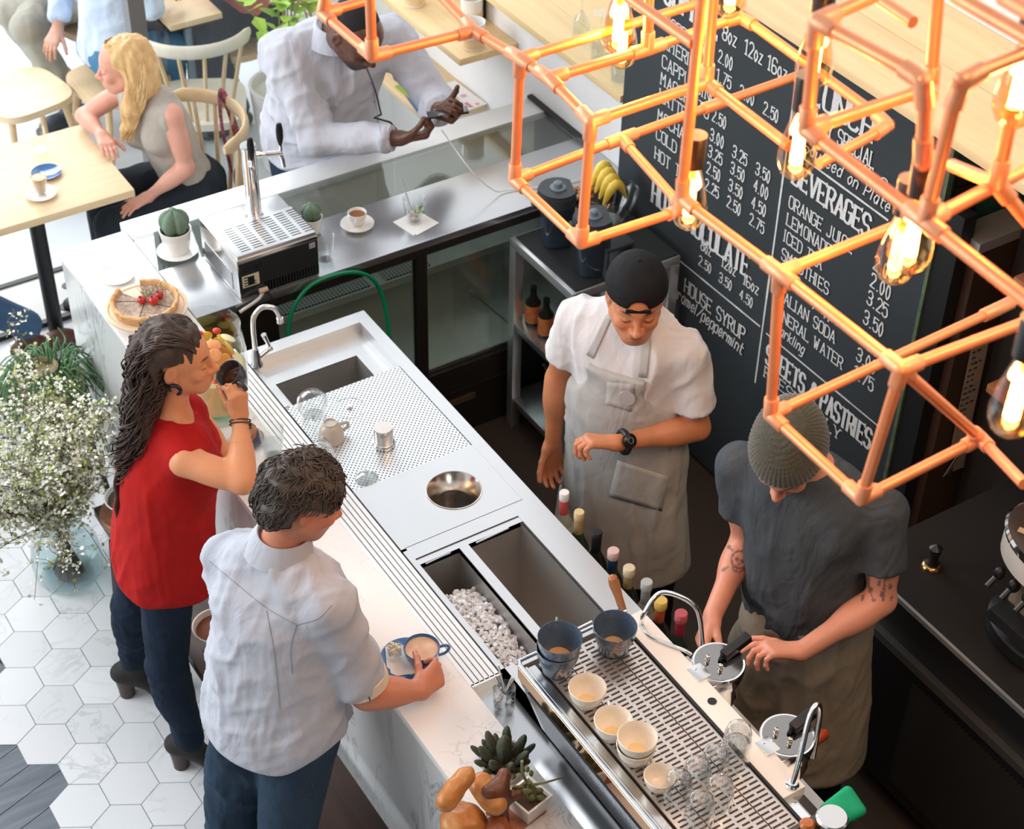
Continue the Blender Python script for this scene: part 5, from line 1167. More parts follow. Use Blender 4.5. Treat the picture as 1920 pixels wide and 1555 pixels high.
for k, (y, lab) in enumerate(((4.475, 'orange-labelled bottle nearest the rack leg'), (4.385, 'second orange-labelled bottle from the rack leg'), (4.29, 'orange-labelled bottle deepest in the rack'))):
    L_ = np.array((2.995, y, .5205)); t = thing('syrup_bottle', lab, 'bottle', L_, 'bottles on the rack shelf'); b = MB(); b.lathe([(.026, 0), (.03, .004), (.03, .10), (.014, .125), (.012, .15)], L_, 20); b.build('glass_bottle', gl_dark, t)
    b = MB(); b.lathe([(.0304, .015), (.0304, .092)], L_, 20); b.build('paper_label', mat('orange_label', (.60, .13, .03), .6, var=(40, .4, (.75, .45, .15))), t); b = MB(); b.lathe([(.013, .15), (.0135, .17), (0, .171)], L_, 14); b.build('cap', M['black'], t)
t = thing('ice_bucket', 'steel ice bucket with tongs on the lowest rack shelf', 'bucket', (3.06, 4.29, .151)); L_ = np.array((3.06, 4.29, .151)); b = MB(); b.lathe([(.06, 0), (.065, .005), (.088, .18), (.092, .185), (.086, .184), (.062, .01), (0, .008)], L_, 32); b.build('pail', M['chrome_s'], t)
b = MB(); b.lathe([(.082, .15), (.07, .165), (0, .17)], L_, 24); b.build('contents', mat('dark_contents', (.04, .04, .035), .5, bump=(60, 1, .01)), t)
b = MB(); b.tube(bez([L_+np.array((-.05, .03, .1)), L_+np.array((-.075, .06, .22)), L_+np.array((-.085, .07, .25))], 5), .006, 8); b.tube(bez([L_+np.array((-.088, -.03, .17)), L_+np.array((-.1, -.03, .12)), L_+np.array((-.098, -.04, .09)), L_+np.array((-.086, -.05, .16))], 5), .004, 8); b.build('tongs', M['chrome'], t)
# --- right-hand counter
def grinder():
    C = np.array((3.14, 2.05, .9005)); t = thing('coffee_grinder', 'steel-topped commercial coffee grinder on the dark back counter', 'grinder', C)
    b = MB(); b.lathe([(.13, 0), (.14, .01), (.14, .05), (.11, .07)], C, 40, sx=.9, sy=1.25); b.build('base', M['black'], t)
    b = MB(); b.lathe([(.10, .06), (.10, .26), (.125, .29)], C, 36, sy=1.2); b.build('column', mat('grinder_tan', (.32, .23, .15), .5), t)
    b = MB(); b.lathe([(.125, .29), (.14, .30), (.14, .385), (.137, .392)], C, 44, sy=1.35); hd = b.build('collar', mat('ivory_enamel', (.72, .69, .62), .25), t)
    b = MB(); b.lathe([(.142, .372), (.144, .385), (.138, .394)], C, 44, sy=1.35); b.build('collar_band', M['chrome'], hd)
    b = MB(); b.lathe([(.138, .393), (.12, .402), (0, .404)], C, 44, sy=1.35); b.build('top_plate', mat('brown_top', (.085, .055, .04), .3, .4), t)
    b = MB(); b.lathe([(.08, .403), (.082, .42), (.07, .425), (.065, .45), (.06, .455), (.05, .45), (.05, .41)], C+np.array((.03, .0, 0)), 36); b.build('hopper_collar', mat('bronze_ring', (.20, .13, .09), .35, .6), t)
    b = MB(); b.lathe([(.05, .45), (.07, .50), (.085, .62), (.083, .62), (.067, .5), (.046, .45)], C+np.array((.03, 0, 0)), 32); b.build('hopper', mat('smoked_hopper', (.08, .05, .035), .1, trans=.4), t)
    b = MB(); b.box(C+np.array((-.14, -.03, .345)), (.004, .075, .018)); b.build('name_plate', M['black'], hd); b = MB(); b.box(C+np.array((-.075, .08, .4045)), (.02, .06, .002), rotm('Z', 25)); b.build('sticker', mat('tan_sticker', (.6, .38, .22), .6), t)
    for k in range(5):
        b = MB(); p = C+np.array((-.125, .10-.055*k, .26)); b.ell(p, (.02, .018, .022), None, 12, 8); b.tube([p, p+np.array((-.04, 0, -.03))], .009, 8); b.build('adjusting_knob', M['black'], t)
    b = MB(); b.lohi(C+np.array((-.16, -.1, .12)), C+np.array((-.09, .08, .16)), bev=.004); b.build('fork', M['blackmetal'], t)
grinder()
t = thing('tamper', 'dark knob with a brass collar on the back counter', 'tamper', (3.09, 2.44, .9005)); L_ = np.array((3.09, 2.44, .9005)); b = MB(); b.lathe([(.03, 0), (.031, .004), (.027, .01), (.022, .012)], L_, 26); b.build('brass_base', mat('brass', (.55, .32, .14), .2, 1.0), t); b = MB(); b.lathe([(.02, .012), (.012, .03), (.018, .06), (.02, .075), (0, .09)], L_, 20); b.build('knob', M['black'], t)
b = MB(); b.mi = 0
RC = [(1.235, 1.06), (1.05, .925), (.915, .835)]
for k, (za, zb) in enumerate(((1.30, 1.09), (1.088, .93), (.928, .79))): b.box((3.60+.004*k, 2.862-.002*k, (za+zb)/2), (.075, .0012, za-zb), rotm('X', -1.5))
b.mi = 1; rg = np.random.default_rng(7)
for k in range(15):
    z = 1.28-k*.024
    for j in range(int(rg.integers(1, 4))): xx = 3.572+.02*j+rg.random()*.006; b.box((xx, 2.858, z), (rg.uniform(.008, .018), .0012, .0045))
b.mi = 0
for dx, rz in ((-.018, 14), (.014, -12)): b.box((3.61+dx, 2.853, .755), (.04, .0015, .09), rotm('Z', rz)@rotm('X', 12)@rotm('Y', rz))
tag(b.build('order_slips', [mat('receipt_paper', (.52, .42, .32), .8), M['black']]), 'strip of handwritten paper order slips hanging on the brown cabinet', 'paper')
for z, lab in ((1.66, 'short orange-brown wooden shelf end, the upper one'), (1.26, 'short orange-brown wooden shelf end with books, the lower one')):
    b = MB(); b.lohi((3.47, 2.3, z-.03), (3.655, 2.70, z), bev=.004); tag(b.build('short_shelf', wood('reddish_wood', (.40, .15, .06), (.30, .10, .04), .45)), lab, 'shelf')
for k in range(3):
    t = thing('book', ('dark book at the near end of the lower wooden shelf', 'pale-edged book in the middle of the lower wooden shelf', 'grey book behind on the lower wooden shelf')[k], 'book', (3.55, 2.63-.045*k, 1.2605), 'books on the lower wooden shelf')
    b = MB(); b.lohi((3.50, 2.61-.045*k, 1.2605), (3.64, 2.645-.045*k, 1.50), bev=.002); b.build('cover', mat('book_cover', ((.03, .025, .022), (.42, .30, .2), (.2, .2, .21))[k], .6), t); b = MB(); b.lohi((3.503, 2.614-.045*k, 1.262), (3.637, 2.641-.045*k, 1.503)); b.build('pages', mat('book_pages', (.5, .42, .32), .8), t)
# --- upper shelves
for k, (y, lab) in enumerate(((4.70, 'upturned stemmed glass nearest the chalkboard on the ledge'), (4.86, 'upturned stemmed glass in the middle of the ledge row'), (5.02, 'upturned stemmed glass farthest along the ledge'))):
    L_ = np.array((3.50+.02*k, y, 1.3205)); t = thing('stemmed_glass', lab, 'glass', L_, 'upturned glasses on the ledge'); b = MB(); b.lathe([(.034, 0), (.037, .06), (.030, .10), (.012, .12), (.009, .125), (.012, .118), (.028, .098), (.035, .06), (.032, 0)], L_, 26); b.build('bowl', M['ghost'], t); b = MB(); b.tube([L_+np.array((0, 0, .12)), L_+np.array((0, 0, .19))], .004, 10); b.lathe([(.005, .188), (.034, .193), (.034, .196), (0, .197)], L_, 26); b.build('foot', M['ghost'], t)
b = MB(); b.lohi((3.42, 4.70, 1.3207), (3.43, 4.71, 1.33)); 
for k, (x, y, lab) in enumerate(((3.30, 5.42, 'white mug with a wooden sleeve nearest the shelf end'), (3.40, 5.60, 'white mug with a wooden sleeve standing by the wall bracket'), (3.28, 5.86, 'white mug with a wooden sleeve farthest along the floating shelf'))):
    L_ = np.array((x, y, 1.1705)); t = thing('sleeved_mug', lab, 'mug', L_, 'white mugs on the floating shelf'); b = MB(); b.lathe([(.04, 0), (.042, .003), (.047, .115), (.044, .115), (.039, .01), (0, .009)], L_, 28); b.build('mug', M['ceramic'], t); b = MB(); b.lathe([(.0435, .012), (.0455, .055), (.047, .055), (.045, .012)], L_, 28); b.build('wooden_sleeve', M['oak'], t)
for k, (y, rz, c, c2, lab) in enumerate(((5.70, 4, (.82, .80, .78), (.75, .35, .45), 'magazine with pink and yellow panels at the shelf end'), (5.74, -3, (.85, .86, .87), (.25, .42, .06), 'white newsletter overlapping the magazines'), (5.99, 6, (.80, .83, .86), (.5, .53, .57), 'pale leaflet showing two cups'), (5.80, 2, (.28, .40, .05), (.05, .12, .3), 'green-covered magazine peeping out below'), (5.72, -10, (.05, .13, .34), (.5, .3, .1), 'blue-edged magazine at the bottom of the pile'))):
    x = (3.40, 3.325, 3.34, 3.27, 3.25)[k]; z = .7705+(.006, .0095, .0035, .003, 0)[k]; b = MB(); b.mi = 0; b.box((x, y, z+.0025), (.12, .24, .003), rotm('Z', rz)); b.mi = 1; rg = np.random.default_rng(20+k)
    for q in range(5): b.box(np.array((x, y, z+.0043))+rotm('Z', rz)@np.array((rg.uniform(-.04, .04), rg.uniform(-.1, .1), 0)), (rg.uniform(.01, .035), rg.uniform(.015, .05), .0006), rotm('Z', rz))
    tag(b.build('magazine', [mat('magazine_paper', c, .4), mat('magazine_print', c2, .4)]), lab, 'magazine', 'magazines on the low shelf')
# ------------------------------------------------------------------ copper pipe lamps: nodes (picture x, y, distance) turned into points in the room
ND = {'a': (965, 337, 3.5), 'b': (1090, 455, 3.344), 'c': (1283, 393, 3.444), 'd': (1165, 260, 3.608), 'e': (975, 110, 3.326), 'f': (1108, 228, 3.168), 'g': (1325, 155, 3.277), 'm': (1030, 147, 3.264), 'h': (888, 58, 3.427), 'p1': (820, -15, 3.526), 'c0': (698, 105, 3.333), 'c1': (605, 25, 3.461), 'c1x': (690, 0, 3.503), 'c1z': (612, -20, 3.429), 'c0z': (693, -20, 3.244), 'd2': (1345, 195, 3.711), 'i': (1495, 142, 3.801), 'k': (1390, 30, 3.451), 'ky': (1670, 235, 3.166), 'kx': (1535, 308, 3.094), 'e2': (1303, 8, 3.498), 't': (1215, 92, 3.358), 'tz': (1217, -20, 3.279), 'gz': (1338, -10, 3.162), 'gy': (1480, 275, 3.118),
      'q0': (1277, 374, 3.05), 'v1': (1318, -15, 2.797), 'q1': (1462, 512, 2.879), 'q5': (1690, 692, 2.691), 'q6': (1735, 402, 3.013), 'q3': (1445, 778, 3.07), 'q8': (1870, 580, 3.3), 'q8b': (1935, 548, 3.339), 'q4': (1615, 935, 2.914), 'q7': (1838, 822, 3.029), 'q5x': (1935, 600, 2.803), 'q7y': (1920, 908, 2.86), 'w1': (1300, 82, 2.857), 'w1y': (1178, -5, 2.975),
      'r2': (1512, 243, 2.55), 'r1': (1532, 40, 2.44), 'r1x': (1640, -8, 2.484), 'r3': (1745, 165, 2.65), 'r4': (1735, 415, 2.385), 'r5': (1735, 150, 2.302), 'r5z': (1730, 310, 2.375), 'r6': (1800, 150, 2.244), 'r6x': (1935, 95, 2.297), 'r4x': (1935, 312, 2.472), 'r4y': (1935, 572, 2.254), 'v3': (1760, -15, 2.553), 's1': (1650, 0, 2.75), 's2': (1712, 42, 2.69), 'u1': (1870, 345, 2.43), 'u2': (1900, 200, 2.36), 'o1': (1785, 310, 2.62), 'o2': (1935, 425, 2.5), 'z1': (1790, -8, 2.2), 'z2': (1935, 75, 2.1), 'z3': (1880, -5, 2.05), 'z4': (1940, 30, 2.0)}
NP = {k: DW(*v) for k, v in ND.items()}
m_fil = mat('glowing_filament', (1, .6, .2), .5, emis=((1.0, .50, .14), 60)); m_bulb = glass('bulb_glass', (1.0, .74, .46), 0, thin=.7); m_sock = mat('black_socket', (.012, .011, .011), .35)
def pipe_lamp(label, edges, loc, hang=None):
    t = thing('copper_pipe_lamp', label, 'lamp', loc); deg = {}
    for a, b_ in edges:
        pa, pb = NP[a], NP[b_]; b = MB(); b.tube([pa, pb], .0098, 14); b.build('pipe', M['copper'], t); d = nrm(pb-pa)
        deg.setdefault(a, []).append(d); deg.setdefault(b_, []).append(-d)
    for n, ds in deg.items():
        if len(ds) < 2: continue
        b = MB(); p = NP[n]
        if len(ds) == 2 and abs(ds[0]@ds[1]) < .5: b.tube(bez([p+ds[0]*.04, p+ds[0]*.022+ds[1]*.002, p+(ds[0]+ds[1])*.006, p+ds[1]*.022+ds[0]*.002, p+ds[1]*.04], 3), .0132, 14)
        else:
            b.ell(p, (.0135, .0135, .0135), None, 14, 10)
            for d in ds: b.tube([p, p+d*.036, p+d*.038], [.0132, .0132, .0118], 14)
        b.build('pipe_fitting', M['coppers'], t)
    if hang is not None: b = MB(); b.tube([NP[hang], NP[hang]+np.array((0, 0, 2.4))], .0035, 8); b.build('hanging_cord', M['black'], t)
    return t
LL = pipe_lamp('far left copper pipe lamp of linked cube frames', [('a', 'b'), ('b', 'c'), ('c', 'd'), ('a', 'd'), ('a', 'e'), ('b', 'f'), ('e', 'm'), ('m', 'f'), ('f', 'g'), ('e', 'h'), ('h', 'p1'), ('h', 'c0'), ('c0', 'c1'), ('c1', 'c1x'), ('c1', 'c1z'), ('c0', 'c0z'), ('d', 'd2'), ('d2', 'i'), ('m', 't'), ('t', 'k'), ('k', 'ky'), ('ky', 'kx'), ('e', 'e2'), ('t', 'tz'), ('g', 'gz'), ('g', 'gy')], NP['a'], 'gz')
LM = pipe_lamp('middle copper pipe lamp hanging lowest over the baristas', [('q0', 'v1'), ('q0', 'q1'), ('q1', 'q5'), ('q1', 'q6'), ('q1', 'q3'), ('q3', 'q8'), ('q8', 'q8b'), ('q3', 'q4'), ('q4', 'q5'), ('q4', 'q7'), ('q5', 'q5x'), ('q5', 'q7'), ('q7', 'q7y'), ('w1', 'w1y')], NP['q4'], 'v1')
LN = pipe_lamp('near right copper pipe lamp, closest to the viewer', [('r1', 'r2'), ('r1', 'r1x'), ('r2', 'r3'), ('r2', 'r4'), ('r1', 'r5'), ('r5', 'r5z'), ('r4', 'r6'), ('r6', 'r6x'), ('r4', 'r4x'), ('r4', 'r4y'), ('r3', 'v3'), ('s1', 's2'), ('r3', 'r5z'), ('u1', 'u2'), ('o1', 'u1'), ('u1', 'o2'), ('z1', 'z2'), ('z3', 'z4')], NP['r4'], 'v3')
def bulb(lamp, px, py, w, power=2.2, up=False):
    c = DW(px, py, w); s = -1 if up else 1; R = np.eye(3) if not up else rotm('X', 180)
    b = MB(); pr = [(0, -.062), (.014, -.060), (.025, -.05), (.0315, -.034), (.032, -.018), (.028, .01), (.019, .045), (.0135, .066), (.0125, .074)]
    b.lathe(pr, c, 26, R, cap=False); o = b.build('bulb', m_bulb, lamp, smooth=180)
    b = MB(); n = 9
    for k in range(n):
        a = 2*math.pi*k/n; r = .0085; b.tube([c+R@np.array((r*.9*math.cos(a), r*.9*math.sin(a), .036)), c+R@np.array((r*math.cos(a+.3), r*math.sin(a+.3), -.034))], .0022, 5)
    b.build('filament', m_fil, o)
    b = MB(); b.tube([c+R@np.array((0, 0, .03)), c+R@np.array((0, 0, .07))], .004, 8); b.build('glass_stem', m_bulb, o)
    b = MB(); b.lathe([(.0135, .066), (.0195, .068), (.0205, .125), (.018, .13), (0, .131)], c, 22, R); sk = b.build('socket', m_sock, lamp)
    b = MB(); b.lathe([(.0202, .1301), (.0, .1325)], c, 22, R, cap=False); b.build('socket_cap', mat('tan_cap', (.42, .28, .19), .5), sk)
    d = bpy.data.lights.new('bulb_light', 'POINT'); d.energy = power; d.color = (1.0, .56, .22); d.shadow_soft_size = .03; q = bpy.data.objects.new('bulb_light', d); COL.objects.link(q); q.parent = lamp; q.location = tuple(c+R@np.array((0, 0, -.005))-wloc(lamp))
for lamp, px, py, w, up in ((LL, 1160, 45, 3.35, 0), (LL, 1168, 75, 3.6, 0), (LL, 1372, -25, 3.3, 0), (LM, 1294, 372, 3.12, 0), (LM, 1497, 272, 2.88, 0), (LN, 1530, 100, 2.95, 0), (LN, 1712, 440, 2.52, 0), (LM, 1684, 468, 2.75, 0), (LN, 1913, 160, 2.35, 0), (LM, 1906, 745, 2.3, 0)):
    bulb(lamp, px, py, w, 4.2, up)
# ------------------------------------------------------------------ furniture by the window
t = thing('cafe_table', 'pale wooden table where the blonde woman sits', 'table', (1.5, 6.05, 0))
b = MB(); b.lohi((.80, 5.782, .706), (1.945, 6.36, .74), bev=.004); b.build('tabletop', M['oakw'], t)
b = MB(); b.tube([(1.60, 6.03, .013), (1.60, 6.03, .706)], .032, 18); b.build('leg', M['blackmetal'], t); b = MB(); b.tube([(.90, 6.28, .0), (.90, 6.28, .706)], .032, 18); b.build('leg', M['blackmetal'], t)
for p, r, lab in (((1.612, 5.925, .7405), .062, 'white saucer under the latte glass on the wooden table'), ((1.685, 6.06, .7405), .06, 'blue-rimmed saucer behind the latte on the wooden table')): saucer(lab, p, r, M['ceramic'] if r > .061 else M['blue'])
tumbler('latte glass of milky coffee in front of the blonde woman', (1.615, 5.93, .7468), .022, .033, .085, (.9, mat('latte', (.62, .40, .24), .35), 'coffee'), 'latte_glass', 'glass')
tumbler('empty water glass at the far edge of the wooden table', (1.728, 6.245, .7405), .026, .031, .10, None)
def spindle_chair(label, c, ang, seat=.42, top=.79, m=None, back=True, w=.42, mt=None):
    m = m or M['oak']; t = thing('wooden_chair', label, 'chair', (c[0], c[1], 0)); a = math.radians(ang); f = np.array((math.cos(a), math.sin(a), 0)); s = np.array((-f[1], f[0], 0)); C = np.array((c[0], c[1], 0))
    sd = Sdf(); R = np.stack([f, s, (0, 0, 1)], 1); b = MB(); poly = [(w/2*1.02*math.copysign(abs(math.cos(q))**.55, math.cos(q)), w/2*math.copysign(abs(math.sin(q))**.55, math.sin(q))) for q in np.linspace(0, 2*math.pi, 33)[:-1]]
    b.prism(poly, seat-.035, seat, R, C); b.build('seat', mt or m, t, smooth=30)
    for i in (-1, 1):
        for j in (-1, 1): b = MB(); b.tube([C+f*i*w*.34+s*j*w*.34+np.array((0, 0, seat-.03)), C+f*i*w*.47+s*j*w*.45], [.018, .013], 12); b.build('leg', m, t)
    if back:
        pts = [C-f*(w*.5+.03)*math.cos(q)+s*(w*.62)*math.sin(q)+np.array((0, 0, top)) for q in np.linspace(-1.35, 1.35, 17)]
        b = MB(); b.tube(pts, [.012]+[.016]*15+[.012], 12, up=(0, 0, 1)); bb = MB(); bb.tube(pts, [.02]+[.034]*15+[.02], 12, sx=.45); bb.build('back_rail', mt or m, t, smooth=60)
        for q in (-1.0, -.62, -.22, .22, .62, 1.0): b = MB(); p1 = C-f*(w*.5+.03)*math.cos(q)+s*(w*.62)*math.sin(q)+np.array((0, 0, top-.02)); p0 = C-f*(w*.42)*math.cos(q*.8)+s*(w*.46)*math.sin(q*.8)+np.array((0, 0, seat-.01)); b.tube([p0, lerp(p0, p1, .5), p1], [.009, .0105, .009], 10); b.build('spindle', m, t)
    return t
m_bleach = mat('bleached_wood', (.80, .76, .66), .5, var=(8, .5, (.72, .62, .45)))
spindle_chair('pale wooden chair the blonde woman sits on, a bag strap over its back', (2.285, 6.03), 180, seat=.385, top=.80)
spindle_chair('bleached wooden chair outside the glass with a curved back', (2.66, 6.80), 64, top=.80, m=M['oak'], mt=m_bleach)
spindle_chair('flat wooden stool seen through the glass beside the walking leg', (1.98, 7.30), 100, back=False, m=M['oak'], mt=M['oakw'], w=.40)
spindle_chair('wooden chair under the man in khaki trousers outside', (2.56, 7.86), 195, m=M['oak'])
spindle_chair('wooden chair of the person in jeans beyond the glass', (2.42, 7.20), 8, m=M['oak'], back=False)
spindle_chair('wooden chair of the person in the coral top', (3.12, 7.30), 185, m=M['oak'], back=False)
spindle_chair('wooden chair opposite the blonde woman at the window table', (.60, 5.97), 0)
t = thing('street_table', 'pale table with a dark frame beyond the window', 'table', (2.86, 7.3, 0)); b = MB(); b.lohi((2.62, 6.97, .71), (2.88, 7.62, .74), bev=.004); b.build('tabletop', M['oakw'], t)
b = MB(); b.lohi((2.65, 7.02, .675), (2.85, 7.58, .708)); b.build('apron', M['blackmetal'], t)
for x, y in ((2.75, 7.10), (2.75, 7.54)): b = MB(); b.tube([(x, y, 0), (x, y, .675)], .022, 12); b.build('leg', mat('blue_steel_leg', (.18, .28, .36), .4, .5), t)
sd = Sdf(); 
t = thing('handbag', 'black handbag with a flowered strap hung on the chair behind the blonde woman', 'bag', (2.50, 6.02, .40)); sd.ell((2.51, 5.98, .47), (.045, .10, .09), None); sd.ell((2.53, 5.93, .36), (.04, .08, .08), None); V_, F_ = sd.mesh(.008); soft('pouch', V_, F_, mat('patterned_cloth', (.03, .02, .05), .8, var=(22, 1, (.35, .05, .16))), t)
b = MB(); b.tube(bez([(2.475, 6.06, .5), (2.47, 6.10, .7), (2.485, 6.13, .835), (2.50, 6.12, .84), (2.515, 6.07, .7), (2.51, 6.0, .5)], 6), .014, 8, sx=.3); b.build('strap', mat('flower_strap', (.02, .015, .02), .7, var=(45, 1, (.62, .14, .18))), t)
# ------------------------------------------------------------------ plants
def vine():
    C = np.array((3.06, 6.72, 0)); t = thing('potted_vine', 'leafy green vine in a white pot behind the customer', 'plant', C)
    b = MB(); b.lathe([(.13, 0), (.14, .02), (.17, .42), (.175, .44), (.16, .44), (.15, .4), (0, .4)], C, 32); b.build('pot', M['ceramic'], t)
    rg = np.random.default_rng(3); m_ = mat('vine_leaf', (.25, .50, .03), .45, var=(7, .8, (.50, .72, .08))); bl = MB(); bs = MB()
    for k in range(11):
        a = rg.uniform(0, 6.28); tip = C+np.array((-.05+.28*math.cos(a), -.10+.24*math.sin(a), rg.uniform(.35, 1.15))); pts = bez([C+np.array((0, 0, .4)), C+np.array((.1*math.cos(a), .1*math.sin(a), .75+.2*rg.random())), tip], 7); bs.tube(pts, .004, 5)
        for p in pts[4:]:
            if rg.random() < .75:
                s = rg.uniform(.03, .055); R = rotm('Z', rg.uniform(0, 360))@rotm('X', rg.uniform(-40, 40)); v = [p+R@np.array(q)*s for q in ((0, 0, 0), (-.7, .7, .1), (-.45, 1.5, 0), (0, 2.0, -.1), (.45, 1.5, 0), (.7, .7, .1), (0, 1.0, -.08))]; bl.add(v, [(0, 6, 1), (1, 6, 2), (2, 6, 3), (3, 6, 4), (4, 6, 5), (5, 6, 0)])
    bs.build('stem', mat('vine_stem', (.25, .22, .08), .6), t); bl.build('foliage', m_, t, smooth=0)
vine()
def bouquet():
    C = np.array((1.115, 4.63, 0)); t = thing('glass_vase', 'big round glass vase of water on the tiled floor', 'vase', C+np.array((0, 0, .001)))
    b = MB(); b.lathe([(.085, .001), (.11, .004), (.125, .03), (.128, .09), (.118, .16), (.09, .205), (.066, .23), (.07, .25), (.078, .262), (.075, .262), (.067, .249), (.063, .229), (.087, .203), (.115, .158), (.125, .09), (.121, .03), (.1, .009), (0, .008)][:11], C, 44, cap=False) if False else b.lathe([(0, .001), (.085, .001), (.11, .004), (.125, .03), (.128, .09), (.118, .16), (.09, .205), (.066, .23), (.07, .25), (.078, .262), (.075, .263)], C, 44); b.build('glass_body', M['vessel'], t)
    b = MB(); b.lathe([(.1, .0095), (.1205, .03), (.1245, .09), (.1195, .125), (0, .125)], C, 40); b.build('water', M['vwater'], t)
    rg = np.random.default_rng(21); bs = MB(); bf = MB(); bg = MB()
    def tuft(p, sp, n):
        for _ in range(n):
            q = p+rg.normal(size=3)*sp; s = rg.uniform(.004, .0085); R = np.array(Matrix.Rotation(rg.uniform(0, 6), 3, Vector(rg.normal(size=3)).normalized())); tgt = bf if rg.random() < .8 else bg
            tgt.add([q+R@np.array(v)*s for v in ((1, 0, 0), (.3, .95, .2), (-.8, .6, 0), (-.8, -.6, .2), (.3, -.95, 0))], [(0, 1, 2, 3, 4)])
    for k in range(62):
        a = rg.uniform(0, 6.28); sp = rg.uniform(.08, .34)*(1.35 if math.cos(a-2.9) > 0 else .6); h = rg.uniform(.26, .60)
        p0 = C+np.array((.05*math.cos(a+3.1+rg.normal()*.4), .05*math.sin(a+3.1), .02)); p1 = C+np.array((.03*math.cos(a), .03*math.sin(a), .25)); p2 = C+np.array((sp*.6*math.cos(a), sp*.6*math.sin(a), .25+h*.55)); p3 = C+np.array((sp*1.25*math.cos(a), sp*1.25*math.sin(a), .25+h*rg.uniform(.7, 1.0)))
        pts = bez([p0, p1, p2+rg.normal(size=3)*.02, p3], 7); n = len(pts); bs.tube(pts, [.0045-.0034*i/(n-1) for i in range(n)], 5)
        for i in range(9, n):
            for _ in range(2):
                tip = pts[i]+np.array((rg.normal()*.05, rg.normal()*.05, rg.uniform(-.02, .07))); bs.tube([pts[i], lerp(pts[i], tip, .5)+rg.normal(size=3)*.006, tip], [.0017, .0013, .0007], 4)
                tuft(tip, .010, 5); tuft(lerp(pts[i], tip, .5), .010, 3)
    for k in range(3):
        a = 3.9+.6*k; p3 = C+np.array((.25*math.cos(a), .25*math.sin(a), .12+.02*k)); pts = bez([C+np.array((0, 0, .25)), C+np.array((.12*math.cos(a), .12*math.sin(a), .32)), p3], 8); bs.tube(pts, [.0012]*len(pts), 4)
        for p in pts[6::2]: tuft(p, .012, 4)
    t2 = thing('blossom_branches', 'spray of white blossom branches standing in the glass vase', 'flowers', C+np.array((0, 0, .02)))
    bs.build('branches', mat('dark_branch', (.13, .10, .075), .7), t2, smooth=60); o = bf.build('blossoms', mat('white_blossom', (.82, .82, .68), .6, trans=.0), t2, smooth=0); o['kind'] = 'stuff'; o = bg.build('young_leaves', mat('young_leaf', (.38, .45, .08), .6), t2, smooth=0); o['kind'] = 'stuff'
bouquet()
def grass_pot():
    C = np.array((1.275, 5.02, 0)); s = thing('plant_stand', 'dark-legged plant stand beside the end of the marble bar', 'stand', C); 
    for dx, dy in ((-.1, -.1), (.1, -.1), (-.1, .1), (.1, .1)): b = MB(); b.tube([C+np.array((dx*1.15, dy*1.15, 0)), C+np.array((dx*.8, dy*.8, .36))], .011, 8); b.build('leg', M['blackmetal'], s)
    b = MB(); b.lathe([(.12, .36), (.12, .375), (0, .375)], C, 28); b.build('top', M['walnut'], s)
    t = thing('trailing_plant', 'trailing green plant in a beige sack pot on a stand', 'plant', C+np.array((0, 0, .3755))); b = MB(); b.lathe([(.085, .376), (.115, .40), (.125, .50), (.118, .56), (.124, .575), (.110, .575), (.1, .55), (0, .545)], C, 30); b.build('pot', mat('sackcloth', (.50, .38, .26), .85, bump=(60, .5, .004)), t)
    rg = np.random.default_rng(14); mb_ = MB()
    for k in range(150):
        a = rg.uniform(0, 6.28); r = rg.uniform(.10, .24); z0 = .56; dr = rg.uniform(-.34, .10); p = [C+np.array((.06*math.cos(a), .06*math.sin(a), z0)), C+np.array((r*.6*math.cos(a), r*.6*math.sin(a), z0+rg.uniform(.04, .12))), C+np.array((r*math.cos(a+.15), r*math.sin(a+.15), z0+dr*.4)), C+np.array((r*1.05*math.cos(a+.25), r*1.05*math.sin(a+.25), z0+dr))]; q = bez(p, 5); mb_.tube(q, [.0032]*(len(q)-1)+[.001], 4)
    mb_.build('foliage', mat('grass_green', (.085, .20, .085), .55, var=(9, .8, (.20, .36, .18))), t, smooth=60)
    b = MB(); b.lathe([(.05, .576), (.058, .62), (.05, .625), (.045, .6), (0, .595)], C+np.array((-.01, .03, 0)), 22); b.build('inner_shell', mat('husk', (.45, .34, .22), .8), t)
grass_pot()
# ------------------------------------------------------------------ bench along the bar
t = thing('walnut_bench', 'low dark wooden bench in front of the marble bar', 'bench', (1.29, 3.5, 0)); b = MB(); b.lohi((1.19, 2.2, .41), (1.405, 4.44, .45), bev=.004); b.build('seat', M['walnut'], t)
for y, in ((4.30,), (2.5,)):
    for x, dx in ((1.215, -.03), (1.37, .03)): b = MB(); R = rotm('Y', 0); b.tube([(x+dx, y, 0), (x, y, .41)], .032, 4, up=(0, 1, 0)); b.build('leg', M['walnut'], t, smooth=20)
    b = MB(); b.lohi((1.20, y-.02, .18), (1.385, y+.02, .23)); b.build('stretcher', M['walnut'], t)
C = np.array((1.282, 4.33, .4505)); b = MB(); b.lathe([(.098, 0), (.102, .004), (.102, .028), (.098, .032), (0, .032)], C, 40); tag(b.build('wooden_slab', wood('cut_log', (.30, .13, .06), (.18, .075, .035), .4, axis=2)), 'round cut-log slab on the end of the bench', 'slab')
